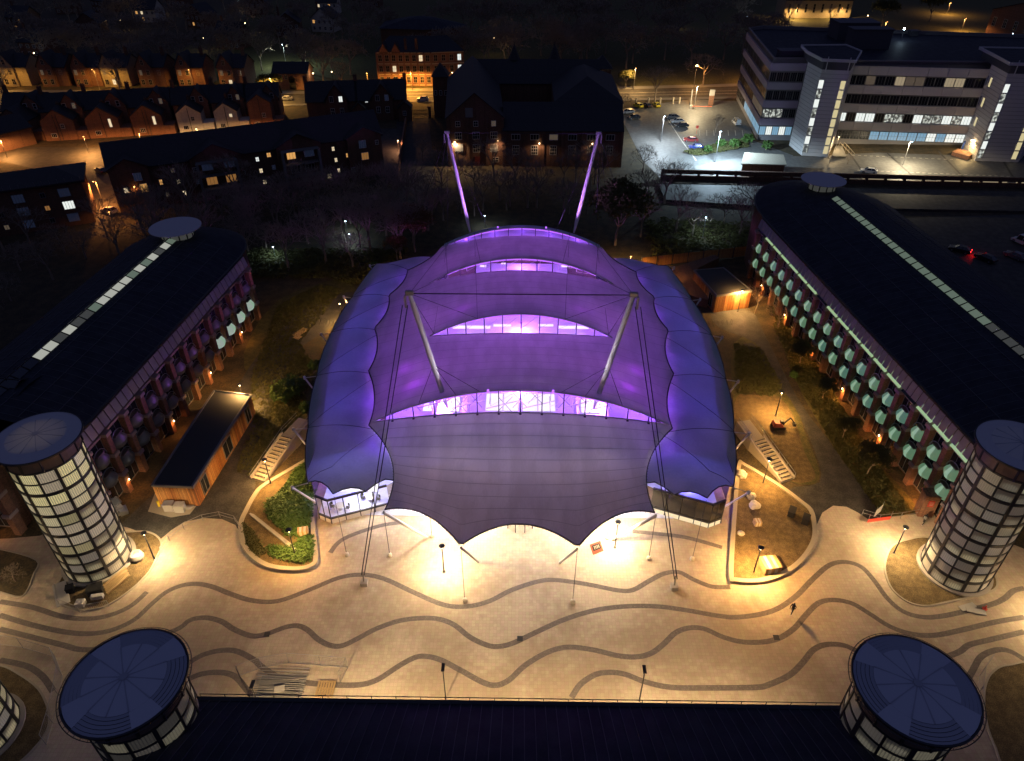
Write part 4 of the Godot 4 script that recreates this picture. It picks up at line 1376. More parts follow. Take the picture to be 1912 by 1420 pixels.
		for q in 3:
			var pc := a + d * (bw * (k + (q + 0.5) / 3.0))
			put("clerestory_panel", panel_m, M.mauve_panel, t, Transform3D(B * Basis(Vector3.RIGHT, -0.25), v3(pc + out * 0.8, H - 1.1)))
		var on := lit and rng.randf() < 0.95
		if lit:
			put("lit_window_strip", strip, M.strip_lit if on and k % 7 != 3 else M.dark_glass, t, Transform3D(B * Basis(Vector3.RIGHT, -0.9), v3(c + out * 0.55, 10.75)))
		for y in [4.1, 7.3]:
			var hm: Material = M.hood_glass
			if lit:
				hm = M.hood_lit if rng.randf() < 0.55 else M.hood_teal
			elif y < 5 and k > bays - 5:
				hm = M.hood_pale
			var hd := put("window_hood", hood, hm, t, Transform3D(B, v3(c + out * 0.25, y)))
			var rm := MeshInstance3D.new()
			rm.name = "hood_rim"
			rm.mesh = rim
			rm.material_override = M.grey_steel
			rm.position = Vector3(0, 0.2, 0.25)
			hd.add_child(rm, true)
			var cp := MeshInstance3D.new()
			cp.name = "hood_cap"
			cp.mesh = hood_cap
			cp.material_override = M.bronze_panel
			hd.add_child(cp, true)
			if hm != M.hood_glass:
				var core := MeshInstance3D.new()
				core.name = "hood_glow_strip"  # brighter streak of painted glow down the middle of the hood
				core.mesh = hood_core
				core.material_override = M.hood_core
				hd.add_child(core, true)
		if lit or k > bays - 5:
			continue
	for k in bays:
		if k % 3 != 1:
			continue
		var p := a + d * (bw * k) + out * 1.3
		s = st()
		box(s, v3(p, 2.2), Vector3(0.12, 0.16, 0.12), ang)
		obj("pier_light", s, M.lamp_glow, t)
		spot(t, v3(p + out * 0.12, 2.1) - t.position, Color(1, 0.62, 0.3), 16.0 if lit else 4.0, 85.0, 0.08)

func hood_shape(s: SurfaceTool, r: float) -> void:
	# a half lampshade of glass set against the wall above a window, with a small cap
	s.set_smooth_group(1)
	var n := 10
	var rings := [[0.5, 1.0], [0.98, 0.1], [1.0, -0.15], [0.8, -0.75]]
	for j in 3:
		for k in n:
			var a := PI * k / n
			var b := PI * (k + 1) / n
			var q := []
			for c in [[a, j], [a, j + 1], [b, j + 1], [b, j]]:
				q.append(Vector3(cos(c[0]) * r * rings[c[1]][0], rings[c[1]][1], sin(c[0]) * r * 0.8 * rings[c[1]][0]))
			quad(s, q[0], q[1], q[2], q[3])
	s.set_smooth_group(-1)

func wings() -> void:
	glow("sky_white", lin(0.9, 0.92, 0.8), 0.42)
	glow("sky_dim", lin(0.5, 0.52, 0.45), 0.08)
	glow("sky_green", lin(0.6, 0.8, 0.6), 0.17)
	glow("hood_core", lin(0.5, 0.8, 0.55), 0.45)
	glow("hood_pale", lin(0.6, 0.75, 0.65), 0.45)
	var la := Vector3(-52.64, 13, -63.97)
	var lb := Vector3(-58.54, 13, -123.16)
	var ld := Vector3(-49.02, 13, -108.31)
	var dirl := (Vector2(ld.x, ld.z) - Vector2(la.x, la.z)).normalized()
	wing("unlit curved roof office wing with brick piers beside the bright stair tower", Vector2(la.x, la.z) + Vector2(-1, 0), Vector2(la.x, la.z) + Vector2(-1, 0) + dirl * 58.0, Vector2(-1, 0) * 1.0 + Vector2(dirl.x, dirl.y) * 0.0 - dirl * (Vector2(-1, 0).dot(dirl)), 21.0, 12, false)
	var ra := Vector3(53.29, 13, -63.62)
	var rd := Vector3(47.01, 13, -125.23)
	var dirr := (Vector2(rd.x, rd.z) - Vector2(ra.x, ra.z)).normalized()
	var nr := Vector2(1, 0) - dirr * dirr.x
	wing("long office wing with rows of green lit window hoods", Vector2(ra.x, ra.z) + Vector2(1, 0), Vector2(ra.x, ra.z) + Vector2(1, 0) + dirr * 85.0, nr, 27.0, 18, true, true, true, 1.4)
	# the short returns beyond the towers
	var l0 := Vector2(-63.0, -61.0)
	wing("short return of the unlit wing behind the bright stair tower", l0, l0 + Vector2(-48, -6.5), Vector2(0.13, -1), 18.0, 13, false, false)
	var r0 := Vector2(66.0, -60.0)
	wing("short return of the green lit wing behind the dim stair tower", r0 + Vector2(42, -3), r0, Vector2(0.07, -1), 18.0, 11, true, false)

func front_wing() -> void:
	var t := thing("near_wing", "near office wing with a dark blue ribbed metal roof along the bottom", "office building", Vector3(0, 0, -20))
	var e0 := Vector3(-26.81, 13, -30.97)
	var e1 := Vector3(26.99, 13, -31.51)
	var z0 := (e0.z + e1.z) * 0.5
	var x0 := e0.x
	var x1 := e1.x
	var s := st()
	var rows := []
	for j in 9:
		var v := j / 8.0
		var row := []
		for k in 2:
			row.append(Vector3(x0 - 1.4 * v * 2 if k == 0 else x1 + 1.4 * v * 2, 13.0 + 3.4 * sin(PI * 0.5 * minf(1.0, v * 1.15)) , z0 + v * 14.0))
		rows.append(row)
	grid(s, rows)
	obj("roof", s, M.metal_roof, t)
	var n := int((x1 - x0) / 0.85)
	for k in n + 1:
		s = st()
		var f := float(k) / n
		for j in 8:
			beam(s, rows[j][0].lerp(rows[j][1], f) + Vector3(0, 0.03, 0), rows[j + 1][0].lerp(rows[j + 1][1], f) + Vector3(0, 0.03, 0), 0.05, 0.08)
		obj("roof_seam", s, M.roof_rib, t)
	s = st()
	prism(s, [Vector2(x0 + 0.5, z0 + 0.8), Vector2(x1 - 0.5, z0 + 0.8), Vector2(x1 - 0.5, z0 + 16), Vector2(x0 + 0.5, z0 + 16)], 0.0, 12.7)
	obj("wall", s, M.dark_brick, t)
	s = st()
	beam(s, Vector3(x0 - 0.2, 12.95, z0 - 0.1), Vector3(x1 + 0.2, 12.95, z0 - 0.1), 0.35, 0.3)
	obj("gutter", s, M.dark_steel, t)
	s = st()
	box(s, Vector3((x0 + x1) * 0.5, 11.2, z0 - 0.25), Vector3(x1 - x0, 0.12, 1.5))
	obj("walkway", s, M.kerb_stone, t)
	s = st()
	var m := 26
	for k in m + 1:
		var x := lerpf(x0 + 0.3, x1 - 0.3, float(k) / m)
		tube(s, Vector3(x, 11.2, z0 - 0.95), Vector3(x, 12.3, z0 - 0.95), 0.035, 0.035, 5)
	tube(s, Vector3(x0 + 0.3, 12.3, z0 - 0.95), Vector3(x1 - 0.3, 12.3, z0 - 0.95), 0.04, 0.04, 5)
	tube(s, Vector3(x0 + 0.3, 11.7, z0 - 0.95), Vector3(x1 - 0.3, 11.7, z0 - 0.95), 0.025, 0.025, 5)
	obj("railing", s, M.dark_steel, t)
	for x in [-20.0, -10.0, 0.0, 10.0, 20.0]:
		s = st()
		box(s, Vector3(x, 8.0, z0 + 0.6), Vector3(0.6, 0.2, 0.3))
		obj("wall_lamp", s, M.lamp_glow, t)  # added, unseen lamps that fill the square with warm light
		spot(t, Vector3(x, 7.85, z0 + 0.2) - t.position, WARM, 210.0, 62.0, 0.2, Vector3(0, -1, -0.36), 0.7)
	for q in [[x0, -1.0], [x1, 1.0]]:
		s = st()
		prism(s, [Vector2(q[0] + q[1] * 0.2, z0 + 2), Vector2(q[0] + q[1] * 3.4, z0 + 3), Vector2(q[0] + q[1] * 4.0, z0 + 14), Vector2(q[0], z0 + 14)], 0.0, 13.4)
		obj("link_block", s, M.metal_roof, t)

# ---------------------------------------------------------------- lamp posts
func lamps() -> void:
	var first: Node3D = null
	var list := [
		[Vector3(-8.94, 4.6, -55.05), "lamp post over the brightest pool on the square, before the canopy", 260.0],
		[Vector3(11.83, 4.6, -59.1), "lamp post beside the tilted red board before the canopy", 260.0],
		[Vector3(-27.33, 4.6, -57.23), "lamp post in the green planting bed beside the board walk", 170.0],
		[Vector3(27.91, 4.6, -55.37), "lamp post in the bare earth bed beside the big pale crate", 380.0],
		[Vector3(45.96, 4.6, -58.76), "lamp post between the square and the dim tower's bed", 260.0],
		[Vector3(-44.3, 4.6, -56.48), "lamp post beside the foot of the bright stair tower", 260.0],
		[Vector3(-33.86, 4.6, -69.44), "lamp post beside the bottom of the west steps", 220.0],
		[Vector3(33.13, 4.6, -70.55), "lamp post beside the bottom of the east steps", 240.0],
		[Vector3(39.18, 4.6, -85.62), "lamp post over the parked red machine", 300.0],
		[Vector3(-32.84, 4.6, -111.41), "lamp post beside the outer edge of the west side roof", 260.0],
		[Vector3(-42.76, 4.6, -86.3), "lamp post behind the long cedar clad block", 300.0],
		[Vector3(59.74, 4.6, -48.6), "added unseen lamp post just beyond the frame beside the dim tower's far side", 260.0],  # added out of view to light this edge of the square
		[Vector3(-61.86, 4.6, -46.78), "added unseen lamp post just beyond the frame beside the corner bed", 140.0],  # added out of view to light the corner of the square
		[Vector3(41.13, 4.6, -117.35), "lamp post before the cedar clad cabin", 300.0]]
	for q in list:
		var at := Vector3(q[0].x, 0.03, q[0].z)
		var o: Node3D
		if first == null:
			first = thing("lamp_post", q[1], "lamp post", Vector3.ZERO, "round headed lamp posts round the hall")
			var s := st()
			lathe(s, Vector3.ZERO, [Vector2(0.2, 0), Vector2(0.2, 0.06), Vector2(0.09, 0.1), Vector2(0.075, 1.2), Vector2(0.055, 4.5)], 10)
			obj("post", s, M.dark_steel, first)
			s = st()
			lathe(s, Vector3(0, 4.62, 0), [Vector2(0, 0.1), Vector2(0.3, 0.06), Vector2(0.36, 0), Vector2(0.34, -0.03), Vector2(0.2, -0.03)], 18)
			obj("lamp_head", s, M.dark_steel, first)
			s = st()
			lathe(s, Vector3(0, 4.56, 0), [Vector2(0.09, -0.28), Vector2(0.14, 0.0), Vector2(0.0, 0.01)], 12)
			lathe(s, Vector3(0, 4.56, 0), [Vector2(0, -0.29), Vector2(0.09, -0.28)], 12)
			obj("lamp_lens", s, M.lamp_glow, first)
			spot(first, Vector3(0, 4.24, 0), WARM, q[2], 88.0, 0.12, Vector3.DOWN, 0.25)
			first.position = at
			o = first
		else:
			o = copy(first, at, 0.0, q[1])
			for ch in o.get_children():
				if ch is SpotLight3D:
					ch.light_energy = q[2]
					if q[1].contains("bed beside") or q[1].contains("steps") or q[1].contains("machine") or q[1].contains("side roof") or q[1].contains("cedar"):
						ch.light_color = Color(1.0, 0.76, 0.44)
	# three posts with flat square heads along the near roof, seen from above and dark
	for q in [[Vector3(-7.28, 5.2, -39.09), "flat headed lamp post before the near roof, below the brightest light pool"], [Vector3(12.24, 5.2, -39.15), "flat headed lamp post before the near roof, below the dark stay block"], [Vector3(-25.24, 5.2, -37.04), "flat headed lamp post beside the scaffold pile"]]:
		var at := Vector3(q[0].x, 0.03, q[0].z)
		var o := thing("flat_lamp_post", q[1], "lamp post", at, "flat headed lamp posts by the near roof")
		var s := st()
		tube(s, at, at + Vector3(0, 5.2, 0), 0.07, 0.05, 8)
		obj("post", s, M.dark_steel, o)
		s = st()
		box(s, at + Vector3(0, 5.22, -0.25), Vector3(0.34, 0.12, 0.85))
		obj("lamp_head", s, M.dark_steel, o)

# ---------------------------------------------------------------- the town behind
func gable(t: Node, a: Vector2, b: Vector2, back: float, h: float, rise: float, wallm: Material, roofm: Material, along: bool, y0 := 0.0, over := 0.4) -> void:
	# a pitched block: a-b is the front wall foot, «back» its depth; the ridge runs along a-b or across it
	var d := (b - a).normalized()
	var n := Vector2(d.y, -d.x)
	if n.y > 0:
		n = -n
	var w := (b - a).length()
	var c := [a, b, b + n * back, a + n * back]
	var s := st()
	skirt(s, c, y0, h)
	var r0: Vector2
	var r1: Vector2
	if along:
		r0 = a + n * back * 0.5
		r1 = b + n * back * 0.5
		tri(s, v3(c[3], h), v3(r0, h + rise), v3(c[0], h))
		tri(s, v3(c[1], h), v3(r1, h + rise), v3(c[2], h))
	else:
		r0 = a + d * w * 0.5
		r1 = r0 + n * back
		tri(s, v3(c[0], h), v3(r0, h + rise), v3(c[1], h))
		tri(s, v3(c[2], h), v3(r1, h + rise), v3(c[3], h))
	obj("wall", s, wallm, t)
	s = st()
	var half := (back if along else w) * 0.5
	var k := (half + over) / half
	var rd := (r1 - r0).normalized()
	var e0 := r0 - rd * over
	var e1 := r1 + rd * over
	var sd := Vector2(rd.y, -rd.x)
	var lo := h + rise - rise * k
	for q in [-1.0, 1.0]:
		var f0: Vector2 = e0 + sd * q * half * k
		var f1: Vector2 = e1 + sd * q * half * k
		hexa(s, [v3(f0, lo), v3(f1, lo), v3(e1, h + rise), v3(e0, h + rise), v3(f0, lo + 0.22), v3(f1, lo + 0.22), v3(e1, h + rise + 0.22), v3(e0, h + rise + 0.22)])
	obj("roof", s, roofm, t)

func hip(t: Node, c: Array, h: float, rise: float, in_a: float, in_b: float, roofm: Material) -> void:
	# a hipped roof over the quad c; its ridge runs between the middles of c0-c3 and c1-c2, drawn in by in_a and in_b
	var m0: Vector2 = (c[0] + c[3]) * 0.5
	var m1: Vector2 = (c[1] + c[2]) * 0.5
	var d := (m1 - m0).normalized()
	var r0 := v3(m0 + d * in_a, h + rise)
	var r1 := v3(m1 - d * in_b, h + rise)
	var s := st()
	quad(s, v3(c[0], h), r0, r1, v3(c[1], h))
	quad(s, v3(c[2], h), r1, r0, v3(c[3], h))
	tri(s, v3(c[3], h), r0, v3(c[0], h))
	tri(s, v3(c[1], h), r1, v3(c[2], h))
	obj("roof", s, roofm, t)

func win_row(t: Node, a: Vector2, b: Vector2, y: float, n: int, w: float, h: float, lit: Array, fm: Material, f0 := 0.0, f1 := 1.0, cols := 2, rows := 2, gap := 0.0) -> void:
	# n windows evenly along the wall a-b between the shares f0 and f1; lit lists panes that are alight as [number, material]
	var d := (b - a).normalized()
	var out := Vector2(-d.y, d.x)
	if out.y < 0:
		out = -out
	for k in n:
		var p := a.lerp(b, lerpf(f0, f1, (k + 0.5) / n)) + out * 0.03
		var pm: Material = M.pane_black
		for q in lit:
			if q[0] == k:
				pm = q[1]
		window(t, v3(p, y), v3(out), w, h, fm, pm, cols, rows)

func chimney(t: Node, p: Vector2, y0: float, y1: float, w := 0.9) -> void:
	var s := st()
	box(s, v3(p, (y0 + y1) * 0.5), Vector3(w, y1 - y0, 0.65))
	box(s, v3(p, y1 + 0.08), Vector3(w + 0.18, 0.16, 0.83))
	for k in 2:
		tube(s, v3(p + Vector2(-w * 0.22 + k * w * 0.44, 0), y1 + 0.15), v3(p + Vector2(-w * 0.22 + k * w * 0.44, 0), y1 + 0.6), 0.14, 0.11, 6)
	obj("chimney", s, M.dark_brick, t)

func v2(p: Vector3) -> Vector2:
	return Vector2(p.x, p.z)

func light_post(called: String, label: String, at: Vector3, h: float, col: Color, e: float, glowm: Material, arm := Vector3.ZERO) -> void:
	var t := thing(called, label, "street lamp", Vector3(at.x, 0, at.z))
	var s := st()
	var top := Vector3(at.x, h, at.z)
	tube(s, Vector3(at.x, 0, at.z), top, 0.09, 0.06, 7)
	if arm != Vector3.ZERO:
		tube(s, top, top + arm, 0.05, 0.05, 6)
	obj("post", s, M.grey_steel, t)
	s = st()
	var hd := top + arm
	box(s, hd + Vector3(0, 0.12, 0), Vector3(0.5, 0.14, 0.34))
	obj("lamp_head", s, M.dark_steel, t)
	s = st()
	lathe(s, hd + Vector3(0, 0.0, 0), [Vector2(0, -0.16), Vector2(0.16, -0.1), Vector2(0.2, 0.04), Vector2(0, 0.05)], 10)
	obj("lamp_lens", s, glowm, t)
	spot(t, hd + Vector3(0, -0.3, 0) - t.position, col, e, 86.0, 0.2, Vector3.DOWN, 0.3)

func town() -> void:
	# roads and yards
	var s := st()
	sheet(s, [Vector2(-420, -262), Vector2(-86, -262), Vector2(-40, -268), Vector2(40, -272), Vector2(150, -282), Vector2(420, -300), Vector2(420, -316), Vector2(150, -297), Vector2(40, -284), Vector2(-40, -280), Vector2(-86, -275), Vector2(-420, -275)], 0.02)
	struct("road", s, M.asphalt)
	s = st()
	sheet(s, [Vector2(32.48, -256.46), Vector2(61.4, -271.16), Vector2(81.04, -267.76), Vector2(71.25, -222.6), Vector2(79.35, -208.5), Vector2(77.74, -198.31), Vector2(54.08, -186.93), Vector2(37.67, -187.9), Vector2(34.65, -203.1), Vector2(33.65, -234.36)], 0.03)
	sheet(s, [Vector2(67.54, -208.32), Vector2(82.19, -207.58), Vector2(105.51, -211.32), Vector2(153.16, -206.75), Vector2(144.73, -185.49), Vector2(75.74, -187.25), Vector2(65.47, -194.62)], 0.034)
	struct("car_park", s, M.car_park)
	s = st()
	sheet(s, [Vector2(-43.3, -248.66), Vector2(-32.31, -248.82), Vector2(-23.92, -189.04), Vector2(-22.72, -156.68), Vector2(-30.31, -156.56), Vector2(-33.73, -188.89)], 0.03)
	sheet(s, [Vector2(62, -160), Vector2(180, -170), Vector2(180, -100), Vector2(84, -100)], 0.02)
	struct("road", s, M.asphalt)
	s = st()
	sheet(s, [Vector2(-141.83, -212.6), Vector2(-123.2, -212.88), Vector2(-112.77, -187.71), Vector2(-107.02, -178.97), Vector2(-98.19, -161.96), Vector2(-96.93, -149.53), Vector2(-119.76, -185.54), Vector2(-150.7, -200.32), Vector2(-172.64, -214.71)], 0.016)
	sheet(s, [Vector2(-47.97, -233.14), Vector2(-40.67, -233.25), Vector2(-34.86, -202.06), Vector2(-35.19, -188.87), Vector2(-40.31, -188.8)], 0.016)
	struct("yard", s, M.asphalt)
	s = st()
	sheet(s, [Vector2(-420, -259), Vector2(-86, -259), Vector2(-40, -265), Vector2(40, -268.5), Vector2(150, -278), Vector2(150, -281.4), Vector2(40, -271.4), Vector2(-40, -267.4), Vector2(-86, -261.4), Vector2(-420, -261.4)], 0.14)
	sheet(s, [Vector2(-420, -275.6), Vector2(-86, -275.6), Vector2(-40, -280.6), Vector2(40, -284.6), Vector2(150, -297.6), Vector2(420, -316.6), Vector2(420, -321), Vector2(150, -302), Vector2(40, -289), Vector2(-40, -285), Vector2(-86, -280), Vector2(-420, -280)], 0.14)
	sheet(s, [Vector2(48.27, -197.86), Vector2(62.13, -205.38), Vector2(64.77, -203.55), Vector2(63.46, -195.46), Vector2(54.85, -193.6), Vector2(48.64, -188.48)], 0.15)
	struct("pavement", s, M.pavement_grey)
	s = st()
	for k in 13:
		var p: Vector2 = [Vector2(56.92, -232.96), Vector2(71.76, -233.19)][0].lerp([Vector2(56.92, -232.96), Vector2(71.76, -233.19)][1], k / 13.0)
		if k % 2 == 0:
			ribbon(s, [p, p + Vector2(-1.2, 6.0)], 0.16, 0.045)
	ribbon(s, [Vector2(48.64, -245.54), Vector2(49.16, -222.26), Vector2(50.09, -203.33)], 0.25, 0.045)
	for z in [-272.0, -276.0]:
		ribbon(s, [Vector2(-60, z - 0.5), Vector2(40, z - 3.8), Vector2(150, z - 14)], 0.25, 0.034)
	for k in 26:
		var q: Vector2 = [Vector2(96.65, -208.76), Vector2(140.45, -203.31)][0].lerp([Vector2(96.65, -208.76), Vector2(140.45, -203.31)][1], k / 26.0)
		ribbon(s, [q, q + Vector2(0.9, 0.0)], 0.3, 0.05)
		q = [Vector2(93.36, -195.91), Vector2(133.87, -191.41)][0].lerp([Vector2(93.36, -195.91), Vector2(133.87, -191.41)][1], k / 26.0)
		ribbon(s, [q, q + Vector2(0.9, 0.0)], 0.3, 0.05)
	struct("road_markings", s, M.render_white)
	s = st()
	for q in [[Vector2(96.77, -211.19), Vector2(93.54, -188.74)], [Vector2(107.89, -211.35), Vector2(106.41, -186.91)], [Vector2(123.76, -212.58), Vector2(120.07, -189.96)], [Vector2(139.16, -206.54), Vector2(133.87, -191.41)]]:
		ribbon(s, q, 0.6, 0.046)
	struct("dividing_strip", s, M.felt)
	s = st()
	sheet(s, [Vector2(-160, -286), Vector2(-86, -281), Vector2(40, -290), Vector2(420, -323), Vector2(420, -520), Vector2(-160, -520)], 0.01)
	struct("park_grass", s, M.turf, true)
	mill()
	flats()
	terrace()
	school()
	office()
	villas()
	far_houses()
	side_buildings()
	street_lights()

func mill() -> void:
	var a := v2(Vector3(-20.87, 0, -197.72))
	var b := v2(Vector3(-5.27, 0, -198.85))
	var t := thing("brick_mill", "big dark brick mill with steep slate roofs behind the hall's rear masts", "mill", v3((a + b) * 0.5))
	gable(t, a, b, 46.0, 13.2, 6.4, M.dark_brick, M.slate, false)
	var e0 := b + Vector2(0.1, 1.0)
	var e1 := v2(Vector3(28.38, 10, -198.4)) + Vector2(-1, 0.6)
	gable(t, e0, e1, 17.0, 10.0, 5.2, M.dark_brick, M.slate, true)
	gable(t, Vector2(a.x + 6, -238), Vector2(24, -238), 14.0, 13.0, 5.5, M.dark_brick, M.slate, true)
	var c := [Vector2(9, -214), Vector2(29, -214), Vector2(29, -248), Vector2(9, -248)]
	var s := st()
	skirt(s, c, 0, 13.5)
	obj("wall", s, M.dark_brick, t)
	hip(t, [c[3], c[0], c[1], c[2]], 13.5, 5.0, 9.0, 9.0, M.slate)
	for q in [[Vector3(-27.35, 15, -248.47), 5.0, 13.0], [Vector3(27.22, 14, -263.77), 6.0, 12.5]]:
		var p := v2(q[0])
		var w: float = q[1] * 0.5
		s = st()
		var cc := [p + Vector2(-w, -w), p + Vector2(w, -w), p + Vector2(w, w), p + Vector2(-w, w)]
		skirt(s, cc, 0, q[2])
		obj("corner_turret", s, M.dark_brick, t)
		s = st()
		for k in 4:
			tri(s, v3(p + (cc[k] - p) * 1.2, q[2]), v3(p, q[2] + 4.0), v3(p + (cc[(k + 1) % 4] - p) * 1.2, q[2]))
		obj("turret_roof", s, M.slate, t)
		win_row(t, p + Vector2(-w, w), p + Vector2(w, w), q[2] - 5.0, 3, 0.9, 1.5, [], M.white_frame, 0, 1, 1, 2)
	for q in [Vector2(-3, -246), Vector2(10, -247)]:
		s = st()
		lathe(s, v3(q), [Vector2(1.6, 15), Vector2(1.6, 18.4), Vector2(2.0, 18.4), Vector2(0.2, 22.5), Vector2(0, 24)], 8, true)
		obj("roof_ventilator", s, M.slate, t)
	for k in 4:
		var p: Vector2 = a.lerp(b, [0.02, 0.36, 0.7, 0.98][k]) + Vector2(0, 0.25)
		s = st()
		box(s, v3(p, 6.6), Vector3(0.7, 13.2, 0.7))
		obj("pier", s, M.dark_brick, t)
	win_row(t, a, b, 11.6, 3, 1.3, 1.5, [[2, M.win_dim]], M.white_frame, 0.04, 0.98)
	win_row(t, a, b, 8.4, 3, 1.9, 2.0, [], M.white_frame, 0.04, 0.98, 3, 2)
	win_row(t, a, b, 4.9, 3, 2.0, 2.2, [[2, M.win_dim]], M.white_frame, 0.04, 0.98, 3, 2)
	win_row(t, a, b, 1.6, 1, 1.8, 1.4, [], M.white_frame, 0.7, 1.0)
	s = st()
	box(s, v3(a.lerp(b, 0.52) + Vector2(0, 0.1), 1.3), Vector3(1.5, 2.6, 0.2))
	obj("door", s, mat("red_paint", lin(0.2, 0.03, 0.025), 0.6), t)
	s = st()
	box(s, v3(a.lerp(b, 0.4) + Vector2(0, 0.2), 14.6), Vector3(2.0, 2.4, 0.3))
	obj("hoist_hatch", s, M.grey_frame, t)
	win_row(t, e0, e1, 8.2, 6, 2.4, 1.6, [[2, M.win_dim]], M.white_frame, 0.02, 0.98, 3, 1)
	win_row(t, e0, e1, 4.6, 6, 1.9, 2.6, [], M.white_frame, 0.02, 0.98, 3, 3)
	for k in 7:
		s = st()
		box(s, v3(e0.lerp(e1, k / 6.0) + Vector2(0, 0.2), 4.9), Vector3(0.7, 9.8, 0.6))
		obj("pier", s, M.dark_brick, t)
	s = st()
	box(s, v3(a.lerp(b, 0.2) + Vector2(0, 0.15), 5.2), Vector3(2.2, 2.0, 0.25))
	obj("loading_window", s, M.win_dim, t)
	added_mill_lamp(t, a.lerp(b, 0.9), 7.0, 22.0)
	added_mill_lamp(t, e0.lerp(e1, 0.3), 6.6, 10.0)
	added_mill_lamp(t, e0.lerp(e1, 0.75), 6.6, 10.0)
	s = st()
	box(s, v3(a.lerp(b, 0.13) + Vector2(0, 0.5), 6.8), Vector3(0.3, 0.3, 0.3))
	obj("wall_lamp", s, M.lamp_glow, t)
	spot(t, v3(a.lerp(b, 0.13) + Vector2(0, 0.8), 6.6) - t.position, Color(1, 0.85, 0.65), 70.0, 88.0, 0.2)

func added_mill_lamp(t: Node3D, p: Vector2, y: float, e: float) -> void:  # added lamps that brighten the mill front
	var s := st()
	box(s, v3(p + Vector2(0, 0.5), y), Vector3(0.25, 0.25, 0.25))
	obj("wall_lamp", s, M.lamp_glow, t)
	spot(t, v3(p + Vector2(0, 1.6), y - 0.2) - t.position, Color(1, 0.8, 0.6), e, 88.0, 0.2)

